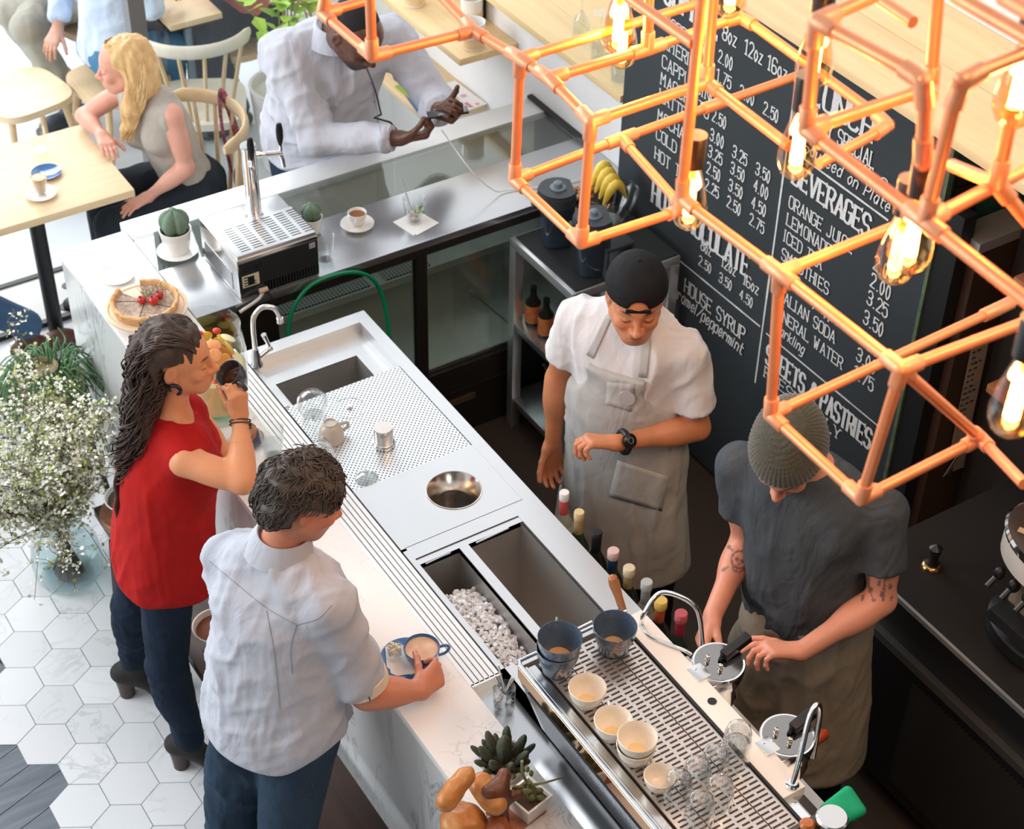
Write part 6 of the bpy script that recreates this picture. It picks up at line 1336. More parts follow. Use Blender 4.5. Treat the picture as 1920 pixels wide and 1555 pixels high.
C = C+np.array((0, .005, .0325)); t = thing('soil_bowl', 'white bowl of soil with a cactus on the cut-log slab', 'bowl', C); b = MB(); b.lathe([(.035, 0), (.05, .008), (.075, .055), (.078, .06), (.073, .06), (.066, .045), (0, .044)], C, 32); b.build('bowl', M['ceramic'], t); b = MB(); b.lathe([(.068, .046), (0, .052)], C, 24); b.build('soil', mat('bark_soil', (.045, .035, .028), .9, bump=(60, 1.0, .012), var=(50, .8, (.16, .12, .09))), t); b = MB(); b.ell(C+np.array((.02, .03, .09)), (.028, .028, .05), None, 16, 10); b.build('cactus', m_cact, t, smooth=180)
C = np.array((1.29, 3.65, .4505)); t = thing('flower_pot', 'white pot with soil on the bench between woman and man', 'pot', C); b = MB(); b.lathe([(.045, 0), (.052, .004), (.07, .07), (.075, .085), (.07, .085), (.063, .065), (0, .064)], C, 32); b.build('pot', M['ceramic'], t); b = MB(); b.lathe([(.064, .066), (0, .07)], C, 20); b.build('soil', mat('red_soil', (.25, .10, .06), .9, bump=(50, .8, .006)), t)
C = np.array((1.29, 4.27, .001)); t = thing('boxed_cactus', 'grey-green barrel cactus in a wooden box under the bench', 'cactus', C); b = MB(); b.box(C+np.array((0, 0, .05)), (.11, .11, .098)); b.build('box', mat('box_wood', (.55, .42, .30), .6), t); b = MB(); b.ell(C+np.array((0, 0, .15)), (.045, .045, .075), None, 20, 12); b.build('cactus', mat('grey_cactus', (.12, .14, .11), .8, bump=(90, .8, .004)), t, smooth=180)
# ------------------------------------------------------------------ hand lettering in chalk: strokes on a 4 x 6 grid, ~ marks a curved stroke
GL = {'A': '002640|1232', 'B': '0006|~063645443303|~033342413000', 'C': '~4536160501103041', 'D': '0006|~062645412000', 'E': '0006|0646|0333|0040', 'F': '0006|0646|0333', 'G': '~4536160501103041|4143|4323', 'H': '0006|4046|0343', 'I': '0006', 'J': '~3631200001', 'K': '0006|0246|1340', 'L': '0600|0040', 'M': '0006234640', 'N': '00064046', 'O': '~160501103041453616', 'P': '0006|~0636453303', 'R': '0006|~0636453303|2340', 'S': '~453616050413334241301001', 'T': '0646|2620', 'U': '~060110304146', 'V': '062046', 'W': '0610243046', 'Y': '0623|4623|2320',
      '0': '~160402102032342616', '1': '052620|1030', '2': '~0516364544|4400|0040', '3': '~05163645443313|~1333424130' '1001', '4': '30360242', '5': '460603|~0314344241301001', '6': '~453616050110304142331302', '7': '064610', '8': '~130405163645443313|~130201103041423313', '.': '1010', '/': '0046', '&': '~4002141526351301102042', '¢': '~4435150402113142|2026',
      'a': '~3414021020'+'32|3430', 'b': '0600|~03143430'+'1001', 'c': '~332414021020'+'31', 'd': '3630|~33241402102031', 'e': '0232|~32241402102031', 'f': '~36261510|0434', 'g': '~33241402102031|~343m2n0n', 'h': '0600|~03243330', 'i': '0400|0505', 'k': '0600|0234|1230', 'l': '0600', 'm': '0400|~03142320|~23344340', 'n': '0400|~0314243330', 'o': '~14021020322414', 'p': '0n04|~0314343010'+'01', 'r': '0400|~03142433', 's': '~3324140331201001', 't': '16112030|0434', 'u': '~0401102031|3430', 'v': '041034', 'w': '0410233044', 'x': '0430|0034', 'y': '0412|341n', 'z': '04340030'}
WD = {'I': 1.2, '.': 2, 'i': .9, 'l': .9, '1': 3, ' ': 2.6, 'M': 5, 'W': 5, 'm': 4.4, 'w': 4.4, 'f': 2.6, 't': 2.8, 'r': 2.8}
m_chalk = mat('white_chalk', (.80, .80, .78), .9, var=(240, .5, (.42, .44, .45)))
CR_ = np.random.default_rng(31)
def lettering(text, u, z, h, u1=None, wgt=.1, slope=0.0, slant=0.0, heavy=False, serif=True):
    # baseline starts at u (distance along the board from its far edge), z; fitted to end at u1 if given
    adv = [(WD.get(c, 4.0 if c.isupper() or c.isdigit() else 3.2)+1.5) for c in text]; tot = sum(adv)-1.5; k = h/6; kx = (u1-u)/tot if u1 else k*.95
    b = MB(); x0 = 0
    def seg(p, q, w):
        d = np.array(q)-np.array(p); n = np.linalg.norm(d)
        if n < 1e-6: d = np.array((1.0, 0)); n = 1; p = np.array(p)-d*w*.5; q = np.array(p)+d*w
        d = d/n; s = np.array((-d[1], d[0]))*w/2; e = d*w*.28; j = CR_.normal(size=2)*h*.008
        pts = [np.array(p)-e-s+j, np.array(q)+e-s+j, np.array(q)+e+s+j, np.array(p)-e+s+j]
        b.add([(CHX-.0012-2e-5*len(b.f), 4.588-(u+a[0]+slant*a[1]), z+a[1]+slope*a[0]) for a in pts], [(0, 1, 2, 3)])
    for c, ad in zip(text, adv):
        for st in GL.get(c, '').split('|'):
            if not st: continue
            cur = st[0] == '~'; st = st.lstrip('~'); P = [np.array(((x0+float(st[i]))*kx, {'m': -1, 'n': -2}.get(st[i+1], None) if st[i+1] in 'mn' else float(st[i+1])), float) for i in range(0, len(st)-1, 2)]
            P = [np.array((p[0], p[1]*k)) for p in P]; Q = bez([np.array((*p, 0)) for p in P], 4) if cur and len(P) > 2 else P
            Q = [q[:2] for q in Q]
            for p, q in zip(Q[:-1], Q[1:]):
                d = np.abs(q-p); w = h*wgt*(1.0+(.75 if heavy else .2)*(d[1]/(d.sum()+1e-9))); seg(p, q, w)
            if serif and (c.isupper()) and not cur:
                for p, o in ((P[0], P[1]), (P[-1], P[-2])):
                    d = np.abs(np.array(o)-p)
                    if d[1] > d[0]*.6: seg(p-np.array((.75*kx, 0)), p+np.array((.75*kx, 0)), h*wgt*.8)
                    elif len(P) == 2 and p[0] > o[0]: seg(p-np.array((0, .5*k)), p+np.array((0, .5*k)), h*wgt*.8)
        x0 += ad
    return b.build('chalk_lettering', m_chalk, chalk, smooth=0)
def rule(u0, u1, z0, z1, w=.007):
    b = MB(); n = 14; s = np.array((z1-z0, -(u1-u0))); s = s/np.linalg.norm(s)*w/2
    for i in range(n):
        a = lerp((u0, z0), (u1, z1), i/n); c = lerp((u0, z0), (u1, z1), (i+1.02)/n); j = 1+CR_.normal()*.12
        b.add([(CHX-.0012, 4.588-q[0], q[1]) for q in (a-s*j, c-s*j, c+s*j, a+s*j)], [(0, 1, 2, 3)])
    b.build('chalk_line', m_chalk, chalk, smooth=0)
lettering('COFFEE', .20, 1.79, .11, .50, heavy=True)
for z, s in ((1.70, 'ESPRESSO'), (1.622, 'AMERICANO'), (1.547, 'CAPPUCCINO'), (1.478, 'MACCHIATO'), (1.412, 'LATTE'), (1.33, 'MOCHA'), (1.255, 'COLD BREW'), (1.172, 'HOT TEA')): lettering(s, .218, z, .046, .218+.034*len(s)*.92)
for u, s in ((.528, '8oz'), (.643, '12oz'), (.762, '16oz')): lettering(s, u, 1.80, .052, u+(.075, .095, .1)[('8oz', '12oz', '16oz').index(s)], slope=.02)
for z, v in ((1.71, ('2.00', '', '')), (1.64, ('1.75', '2.00', '2.50')), (1.485, ('2.50', '', '')), (1.408, ('3.00', '3.25', '3.50')), (1.342, ('3.25', '3.50', '4.00')), (1.273, ('2.50', '3.50', '4.50')), (1.205, ('2.25', '2.50', '2.75'))):
    for u, s in zip((.518, .645, .772), v):
        if s: lettering(s, u, z, .044, u+.078, slope=.03)
lettering('HOT CHOCOLATE', .222, .985, .088, .80, heavy=True, slope=.02)
for u, s in ((.532, '8oz'), (.65, '12oz'), (.775, '16oz')): lettering(s, u, .955, .045, u+(.06, .085, .09)[('8oz', '12oz', '16oz').index(s)], slope=.03)
for u, s in ((.528, '2.50'), (.65, '3.50'), (.77, '4.50')): lettering(s, u, .885, .04, u+.075, slope=.03)
rule(.205, .895, .832, .84); rule(.907, .91, 1.90, .595, .008); rule(.99, 1.40, 1.584, 1.581); rule(.932, 1.56, .834, .838)
lettering('50¢', .27, .726, .062, .405); lettering('HOUSE SYRUP', .462, .722, .056, .826, slope=.02); lettering('vanilla/caramel/peppermint', .20, .664, .05, .826, slant=.2, slope=.01)
lettering('LUNCH', .985, 1.795, .088, 1.27, heavy=True); lettering('DAILY SPECIAL', .985, 1.715, .052, 1.305); lettering('Steaks with Salad', .99, 1.665, .045, 1.47, slant=.2); lettering('Sauteed on Plate', .985, 1.612, .042, 1.40, slant=.2)
lettering('BEVERAGES', .955, 1.472, .078, 1.332, heavy=True, slope=.015)
for z, s, e in ((1.378, 'ORANGE JUICE', 1.275), (1.308, 'LEMONADE', 1.18), (1.24, 'ICED TEA', 1.15), (1.168, 'SMOOTHIES', 1.20), (1.008, 'ITALIAN SODA', 1.265), (.932, 'MINERAL WATER', 1.318)): lettering(s, .955, z, .045, e, slope=.015)
lettering('strawberry/apple/mix fruit', .952, 1.092, .045, 1.46, slant=.2); lettering('sparkling', .956, .874, .042, 1.13, slant=.2)
for z, s in ((1.385, '2.00'), (1.318, '2.00'), (1.25, '3.25'), (1.172, '3.50'), (1.018, '3.00'), (.946, '1.75')): lettering(s, 1.375, z, .05, 1.47)
lettering('SWEETS & PASTRIES', .95, .716, .078, 1.508, heavy=True, slope=.02); lettering('FRESH DAILY', .952, .652, .046, 1.365, slope=.015)
# ------------------------------------------------------------------ the people
def skin(name, c, rough=.45): return mat(name, c, rough, attr='tint', sss=.12, bump=(220, .05, .0008))
def jt(D0, **k): return {n: J(v[0], v[1], D0+v[2]) for n, v in k.items()}
def cloth(name, c, c2=None, scale=9, rough=.85, sheen=0.0, crease=.16):
    m = mat(name, c, rough, sheen=sheen, spec=.2, var=(scale, .6, c2 or tuple(x*.88 for x in c)), bump=(420, .12, .0008)); nt = m.node_tree; N = nt.nodes; L = nt.links
    b1 = next(n for n in N if n.type == 'BUMP'); tc = next(n for n in N if n.type == 'TEX_COORD'); mp = N.new('ShaderNodeMapping'); mp.inputs['Scale'].default_value = (1, 1, .45); mp.inputs['Rotation'].default_value = (.5, .3, .2); L.new(tc.outputs['Object'], mp.inputs[0])
    n = N.new('ShaderNodeTexNoise'); n.inputs['Scale'].default_value = 9; n.inputs['Detail'].default_value = 3; n.inputs['Distortion'].default_value = 1.6; L.new(mp.outputs[0], n.inputs['Vector'])
    a = N.new('ShaderNodeMath'); a.operation = 'SUBTRACT'; a.inputs[1].default_value = .5; L.new(n.outputs['Fac'], a.inputs[0]); q = N.new('ShaderNodeMath'); q.operation = 'ABSOLUTE'; L.new(a.outputs[0], q.inputs[0])
    r = N.new('ShaderNodeMapRange'); r.inputs[2].default_value = .22; r.inputs[3].default_value = 1; r.inputs[4].default_value = 0; r.interpolation_type = 'SMOOTHSTEP'; L.new(q.outputs[0], r.inputs[0])
    b2 = N.new('ShaderNodeBump'); b2.inputs['Strength'].default_value = crease; b2.inputs['Distance'].default_value = .010; L.new(r.outputs[0], b2.inputs['Height']); L.new(b1.outputs[0], b2.inputs['Normal']); L.new(b2.outputs[0], N['Principled BSDF'].inputs['Normal'])
    return m
def wave_strand(p0, pts, amp, n=26, fr=7.0, ph=0.0):
    q = bez(pts, max(3, n//(len(pts)-1))); out = []
    for i, p in enumerate(q):
        t = i/(len(q)-1); a, b_, _ = frame(q[min(i+1, len(q)-1)]-q[max(0, i-1)]); w = amp*min(1, t*2.5)
        out.append(p+w*(math.cos(fr*2*math.pi*t+ph)*a+math.sin(fr*2*math.pi*t+ph)*b_))
    return out
from mathutils.bvhtree import BVHTree
def tree(o_): me = o_.data; off = wloc(o_); return BVHTree.FromPolygons([Vector(np.array(v.co)+off) for v in me.vertices], [tuple(p.vertices) for p in me.polygons])
def drop(px, py, trs, off=.003):   # the point of a garment's surface met from this direction
    o_ = Vector((0, 0, CH)); d = Vector(ray(px, py)).normalized(); best = None
    for k in trs:
        h = k.ray_cast(o_, d)
        if h[0] is not None and (best is None or h[3] < best[1]): best = (h[0]+h[1]*off*(1 if h[1].dot(d) < 0 else -1), h[3])
    return np.array(best[0]) if best else None
def seam(name, pts, o_, m, r=.0012, n=14, off=.0006):
    tr = tree(o_); q = bez([(*p, 0) for p in pts], n); P = [drop(a[0], a[1], (tr,), off) for a in q]; P = [p for p in P if p is not None]
    if len(P) > 2: b = MB(); b.tube(P, r, 5); return b.build(name, m, o_)
def dots(name, pts, o_, m, r=.0055):
    tr = tree(o_); b = MB()
    for p in pts:
        q = drop(*p, (tr,), .002)
        if q is not None: b.ell(q, (r, r, r*.6), None, 10, 6)
    return b.build(name, m, o_)
def loc_(c, R, s=1.0): return lambda x, y, z: np.array(c)+R@(np.array((x, y, z))*s)
# ================================================================== woman in red drinking
def woman_red():
    hf = nrm((.86, -.50, .0)); hu = nrm((.02, -.0, 1)); head = np.array((1.302, 3.712, 1.548))
    j = dict(head=head, hf=hf, hu=hu, neck=np.array((1.262, 3.712, 1.375)), shR=np.array((1.232, 3.555, 1.318)), shL=np.array((1.325, 3.862, 1.305)),
             elR=J(455, 903, 3.82-.22), wrR=J(450, 782, 3.82-.07), elL=np.array((1.455, 3.795, 1.028)), wrL=np.array((1.452, 3.93, 1.012)),
             hipR=np.array((1.165, 3.655, .86)), hipL=np.array((1.195, 3.835, .86)), knR=np.array((1.112, 3.63, .47)), anR=np.array((1.135, 3.598, .115)), toeR=np.array((1.268, 3.505, .03)),
             knL=np.array((1.125, 3.93, .48)), anL=np.array((1.108, 3.98, .145)), toeL=np.array((1.248, 3.92, .03)))
    t = person('person with long curly hair in a sleeveless red top drinking from a dark cup', (1.18, 3.72, 0)); base = (.72, .31, .145)
    mouth = head+hframe(hf, hu)@np.array((0, .093, -.062))
    R = hframe(hf, hu)
    d = nrm(j['wrR']*0+(mouth+R@np.array((.035, .05, -.005)))-j['wrR']); 
    hands = [('R', nrm((.05, .10, .99)), nrm((-.15, .75, .1)), [(34, 62, 40), (44, 70, 45), (52, 75, 45), (55, 75, 45)], (16, 26, 18)), ('L', nrm((-.36, .93, -.03)), (0, 0, -1), [(6, 12, 8)]*4, (35, 4, 8))]
    o, R, sd0 = body(t, j, skin('warm_skin', base), base, .93, .91, .93, True, hands=hands, bust=.0, colkw=dict(lips=(.50, .13, .10), browamt=.9))
    # top: sleeveless, long, flaring with a curved hem
    m = cloth('red_crepe', (.44, .012, .010), (.38, .010, .009), 6, crease=.10)
    sd = Sdf(); T, Hf, hm = add_torso(sd, j, .93, .010, bust=.012)
    lowc = hm+np.array((-.0, 0, -.12)); sd.tor(lerp(hm, j['neck'], .55), lowc, (.165, .135, .0)[:2], (.195, .15), Hf, .06)
    for s in 'RL': sd.ell(j['sh'+s]+T[:, 0]*(.052 if s == 'R' else -.052)+T[:, 2]*.005, (.042, .075, .088), T, .006, 's')
    sd.ell(j['neck']+T[:, 2]*.05+T[:, 1]*.025, (.08, .085, .075), T, .008, 's')
    nt = hm+np.array((0, 0, -.115)); sd.plane(nt, -T[:, 2], .01); sd.plane(nt+Hf[:, 0]*.155, nrm(-Hf[:, 2]+Hf[:, 0]*.85), .02); sd.plane(nt-Hf[:, 0]*.155, nrm(-Hf[:, 2]-Hf[:, 0]*.85), .02)
    garment('red_top', sd, .0075, m, t, [((0, .1, 1), 2.2, 13, .012, 1), ((.5, -.3, .8), 3, 16, .006, 2)])
    md = cloth('dark_denim', (.010, .019, .036), (.016, .028, .05), 8)
    sd = Sdf(); 
    for s in 'RL':
        sd.cap(j['hip'+s]+np.array((0, 0, .05)), j['kn'+s], .092, .061, .05); sd.cap(j['kn'+s], j['an'+s]+np.array((0, 0, .025)), .06, .047, .02)
        v = nrm(j['an'+s]-j['kn'+s]); bk = -nrm(j['toe'+s]-j['an'+s]); sd.ell(lerp(j['kn'+s], j['an'+s], .3)+bk*.016, (.052, .055, .12), np.stack(frame(v), 1), .04)
    sd.ell(hm+np.array((0, 0, .02)), (.155, .115, .12), Hf, .05)
    garment('jeans', sd, .008, md, t, [((1, .4, .2), 4, 26, .004, 4)])
    mb_ = mat('black_suede', (.022, .019, .018), .75, bump=(180, .3, .001)); mh = mat('stacked_heel', (.07, .045, .035), .5)
    for s in 'RL': shoe('ankle_boot', mb_, t, j['an'+s], j['toe'+s], .98, .075, mh, .03)
    # hair: scalp mass, then long curls down the back
    L = loc_(head, R, .92); mh_ = mat('dark_brown_hair', (.040, .024, .017), .55, var=(30, .8, (.085, .052, .036))); hs = Sdf()
    hs.ell(L(0, -.028, .04), (.083, .098, .088), R, .03); hs.ell(L(.0, -.08, -.05), (.085, .062, .11), R, .05); hs.ell(L(0, -.11, -.18), (.10, .062, .13), R, .06); hs.ell(L(0, -.125, -.30), (.088, .055, .12), R, .06)
    hs.ell(L(0, .085, -.012), (.068, .052, .075), R, .012, 's')
    for q in (1,): hs.ell(L(q*.086, .002, -.02), (.036, .05, .052), R, .010, 's')
    V, F = hs.mesh(.0065); N_ = vnormals(V, F); V = V+N_*(vnoise(V*np.array((70, 70, 26)), 3)*.009+vnoise(V*np.array((28, 28, 9)), 6)*.012)[:, None]; hair = soft('hair', V, F, mh_, t)
    rg = np.random.default_rng(5); P = []
    for k in range(520):
        a = rg.uniform(-2.0, 2.0); x0 = .075*math.sin(a); y0 = -.045-.055*math.cos(a); z0 = rg.uniform(-.06, .11)
        r_ = rg.uniform(.75, 1.35); ln = rg.uniform(.22, .52); xe = x0*r_*1.25; ye = -.11-.055*rg.random()*r_
        pts = [L(x0*.9, y0*.85, z0), L(x0*1.15*r_, y0-.035*r_, z0-.07), L(xe, ye-.02, -.16-ln*.35), L(xe*.8, ye-.015, -.10-ln*.75), L(xe*.55, ye*.95, -.06-ln)]
        P.append(wave_strand(None, pts, rg.uniform(.008, .022), 44, rg.uniform(5, 9), rg.uniform(0, 6)))
    for k in range(130):   # swept back over the crown
        x0 = rg.uniform(-.07, .07); pts = [L(x0*.75, .068, .082-.35*abs(x0)), L(x0*1.05, .03, .122-4*x0*x0), L(x0*1.2, -.05, .124-5*x0*x0), L(x0*1.35, -.115, .05), L(x0*1.4, -.135, -.06)]
        P.append(wave_strand(None, pts, .004, 26, 4, rg.uniform(0, 6)))
    strands('curls', mh_, hair, P, .0026, 4)
    n0 = j['neck']; bk_ = -nrm((hf[0], hf[1], 0)); rs_ = R[:, 0]; D = [wave_strand(None, [n0+bk_*.10+rs_*(.02+.014*k), n0+bk_*.165+rs_*(.035+.02*k)+np.array((0, 0, -.20)), n0+bk_*.178+rs_*(.03+.02*k)+np.array((0, 0, -.36)), n0+bk_*.18+rs_*(.03+.022*k)+np.array((0, 0, (-.56, -.47, -.62)[k]))], .004, 30, 3, k) for k in range(3)]
    strands('dreadlock', mat('reddish_lock', (.045, .018, .014), .8), hair, D, .0085, 8)
    b = MB(); b.tube([L(.088+.004*math.cos(q), -.002+.017*math.cos(q), -.05+.017*math.sin(q)) for q in np.linspace(-1.3, 3.6, 14)], [.004+.0022*math.sin(i/13*3.14) for i in range(14)], 10); b.build('ear_ring', mat('horn_black', (.015, .013, .012), .25), t)
    b = MB(); b.tube([L(.079, -.045, .06), L(.081, -.06, .061)], .0025, 6); b.tube([L(.079, -.05, .054), L(.081, -.055, .068)], .002, 6); b.build('hair_clip', M['chrome'], hair)
    w = j['wrR']; f = nrm(j['elR']-w)
    b = MB()
    for o_ in (.012, .021): a, c, _ = frame(f); b.tube([w+f*o_+.029*(math.cos(q)*a+math.sin(q)*c*.85) for q in np.linspace(0, 2*math.pi, 21)], .0022, 6)
    b.build('bracelet', mat('leather_cord', (.07, .035, .025), .6), t)
    # cup at her lips (held, so a thing of its own)
    C = mouth+R@np.array((.0, .052, .002)); ax = nrm(R@np.array((.30, -.50, .80))); a, c, _ = frame(ax); Rc = np.stack([a, c, ax], 1); h, r = .062, .042; o0 = C-ax*h*.72
    q = thing('coffee_cup', 'dark blue-grey cup tipped at the lips of the woman in red', 'cup', o0)
    b = MB(); b.lathe([(.02, 0), (.024, .003), (.036, .022), (.041, .045), (.042, .062), (.0405, .0625), (.038, .06), (.037, .045), (.032, .024), (.02, .009), (0, .008)], o0, 30, Rc); b.build('bowl', mat('slate_cup', (.05, .055, .07), .25, coat=.5, var=(30, .5, (.09, .09, .12))), q)
    b = MB(); hd = nrm(R@np.array((.75, .62, -.1))); hd = nrm(hd-ax*(hd@ax)); b.tube(bez([o0+ax*.05+hd*.039, o0+ax*.052+hd*.06, o0+ax*.03+hd*.066, o0+ax*.016+hd*.033], 6), .0055, 8); b.build('handle', mat('slate_cup_handle', (.04, .042, .05), .3, coat=.4), q)
    b = MB(); b.lathe([(.036, .042), (0, .0422)], o0, 24, Rc, cap=False); b.build('coffee', mat('black_coffee', (.06, .025, .01), .08), q)
woman_red()
# ================================================================== man in the pale shirt at the bar
def man_shirt():
    head = np.array((1.305, 2.93, 1.645)); hf = nrm((.90, -.20, -.46)); hu = nrm((.40, -.05, .92))
    j = dict(head=head, hf=hf, hu=hu, neck=np.array((1.232, 2.955, 1.475)), shR=np.array((1.285, 2.785, 1.405)), shL=np.array((1.152, 3.09, 1.375)),
             elR=np.array((1.352, 2.742, 1.075)), wrR=at(786, 1296, 1.06), elL=np.array((1.225, 3.17, 1.14)), wrL=np.array((1.36, 3.02, 1.07)),
             hipR=np.array((1.20, 2.83, .93)), hipL=np.array((1.125, 2.99, .93)), knR=np.array((1.10, 2.80, .50)), knL=np.array((1.04, 3.0, .50)), anR=np.array((1.06, 2.80, .09)), anL=np.array((1.0, 3.0, .09)), toeR=np.array((1.24, 2.80, .03)), toeL=np.array((1.17, 3.03, .03)))
    t = person('person with short dark hair in a pale shirt reaching for the latte', (1.15, 2.92, 0)); base = (.60, .225, .13)
    hands = [('R', nrm(at(852, 1236, 1.05)-at(786, 1296, 1.06)), nrm((-.42, .62, -.55)), [(34, 50, 30), (40, 55, 35), (46, 60, 35), (50, 60, 35)], (40, 24, 14)), ('L', nrm((.6, -.7, -.2)), nrm((0, -.3, -1)), [(15, 20, 15)]*4, (35, 10, 10))]
    o, R, _ = body(t, j, skin('ruddy_skin', base), base, 1.0, .93, 1.02, hands=hands, colkw=dict(stubble=.35, flush=.35))
    m = cloth('pale_linen', (.50, .51, .56), (.44, .455, .51), 7, .85)
    sd = Sdf(); T, Hf, hm = add_torso(sd, j, 1.0, .020, belly=.012)
    sd.tor(lerp(hm, j['neck'], .6), hm-T[:, 2]*.04, (.178, .14), (.205, .168), Hf, .06)
    for s, e in (('R', .86), ('L', 1.1)): sleeve(sd, j['sh'+s], j['el'+s], j['wr'+s], .062, .064, e, .035)
    sd.ell(j['neck']+np.array((.012, -.0, .05)), (.062, .064, .055), None, .006, 's')
    b0 = hm-T[:, 2]*.055; sd.plane(b0, -T[:, 2], .008); sd.plane(b0+Hf[:, 0]*.13, nrm(-T[:, 2]+Hf[:, 0]*.9), .02); sd.plane(b0-Hf[:, 0]*.15, nrm(-T[:, 2]-Hf[:, 0]*.7), .02)
    sh = garment('shirt', sd, .0075, m, t, [((.15, .1, 1), 2.4, 12, .014, 1), ((.7, .2, .6), 3, 15, .009, 2), ((.2, -.8, .6), 3, 20, .005, 8)])
    c = Sdf(); U = nrm((.32, -.03, .95)); nk = j['neck']+np.array((.012, 0, .03)); a, c_, _ = frame(U); Rn = np.stack([a, c_, U], 1)
    b = MB(); n = 30; vs = []; fs = []
    for rr, zz in ((.063, -.028), (.068, .0), (.0665, .034), (.071, .037), (.083, .012), (.092, -.022)):
        for k in range(n):
            q = math.radians(38)+math.radians(284)*k/(n-1); dr = nrm(np.array((math.cos(q), math.sin(q), 0))); f0 = nrm(np.array((.9, -.22, 0))); s0 = np.array((-f0[1], f0[0], 0)); v = f0*math.cos(q)+s0*math.sin(q); vs.append(nk+v*rr+U*zz)
    for i in range(5):
        for k in range(n-1): fs.append((i*n+k, i*n+k+1, (i+1)*n+k+1, (i+1)*n+k))
    b.add(vs, fs); b.build('collar', m, sh, smooth=60)
    e = lerp(j['shR'], j['elR'], .86); ax = nrm(j['elR']-j['shR']); a, c_, _ = frame(ax); b = MB(); b.lathe([(.0695, -.028), (.0725, -.026), (.0725, .004), (.0655, .006)], e, 30, np.stack([a, c_, ax], 1)); b.build('rolled_cuff', cloth('cream_cuff', (.74, .62, .45)), sh); b = MB(); b.tube([e+a*0+nrm((-.2, -1, .1))*.069-ax*.03, e+nrm((-.2, -1, .1))*.0715-ax*.01, e+nrm((-.2, -1, .1))*.070+ax*.006], .003, 6); b.build('cuff_tab', mat('dark_tab', (.05, .05, .06), .6), sh)
    md = cloth('blue_denim', (.018, .036, .062), (.04, .07, .105), 5); sd = Sdf()
    for s in 'RL': sd.cap(j['hip'+s]+np.array((0, 0, .03)), j['kn'+s], .105, .078, .05); sd.cap(j['kn'+s], j['an'+s]+np.array((0, 0, -.03)), .075, .065, .03)
    sd.ell(hm+np.array((0, 0, .0)), (.17, .13, .12), Hf, .05); jn = garment('jeans', sd, .009, md, t, [((1, .4, .2), 3, 18, .007, 4), ((0, 0, 1), 2, 14, .004, 5)])
    ms_ = cloth('shirt_stitch', (.33, .34, .39)); seam('yoke_seam', [(392, 1052), (440, 1092), (500, 1140), (556, 1172)], sh, ms_, .0008); seam('armhole_seam', [(556, 1172), (596, 1160), (622, 1135)], sh, ms_); seam('armhole_seam', [(556, 1172), (545, 1215), (548, 1262)], sh, ms_); seam('back_pleat', [(500, 1145), (515, 1230), (525, 1330)], sh, ms_, .0009)
    mt_ = cloth('denim_stitch', (.10, .085, .06)); seam('pocket_seam', [(575, 1452), (585, 1470), (590, 1500), (560, 1495)], jn, mt_, .001); seam('side_seam', [(625, 1430), (632, 1490), (630, 1550)], jn, mt_, .001)
    for s in 'RL': shoe('shoe', mat('brown_leather', (.06, .03, .02), .5), t, j['an'+s], j['toe'+s], 1.05, 0)
    L = loc_(head, R, .93); mh_ = mat('dark_short_hair', (.045, .033, .026), .5, var=(40, .8, (.095, .072, .058))); hs = Sdf()
    hs.ell(L(0, -.02, .038), (.083, .104, .09), R, .03); hs.ell(L(0, -.075, -.02), (.072, .045, .07), R, .04)
    hs.ell(L(0, .098, -.005), (.075, .05, .062), R, .012, 's'); 
    for q in (1, -1): hs.ell(L(q*.086, .0, -.03), (.034, .046, .046), R, .010, 's')
    hs.ell(L(0, -.06, -.14), (.1, .1, .055), R, .02, 's')
    V, F = hs.mesh(.005); N_ = vnormals(V, F); V = V+N_*(vnoise(V@R*np.array((70, 26, 40)), 3)*.007+vnoise(V@R*np.array((30, 14, 20)), 6)*.007)[:, None]; hair = soft('hair', V, F, mh_, t)
    rg = np.random.default_rng(6); P = []
    Q = V@R-np.array(head)@R
    for k in rg.choice(len(V), 1500):
        q = Q[k]
        if q[1] > .07 and q[2] < .06: continue
        if abs(q[0]) > .05 and -.055 < q[1] < .07 and q[2] < .028: continue
        nn = N_[k]; up_ = nn@R[:, 2]; fl = R@np.array((.25*rg.normal(), .55*max(0, up_)-.35+.3*rg.normal(), -.9+.9*max(0, up_))); fl = nrm(fl-nn*(fl@nn)); l = rg.uniform(.02, .038); sw = np.cross(nn, fl)*rg.normal()*.006; p = V[k]-nn*.002
        P.append([p, p+nn*.0045+fl*l*.4, p+nn*.0055+fl*l*.75+sw*.5, p+nn*.001+fl*l+sw])
    strands('locks', mh_, hair, P, .0022, 4)
    b = MB(); w = j['wrR']+nrm((.68, .22, -.18))*.14; return t
man_shirt()
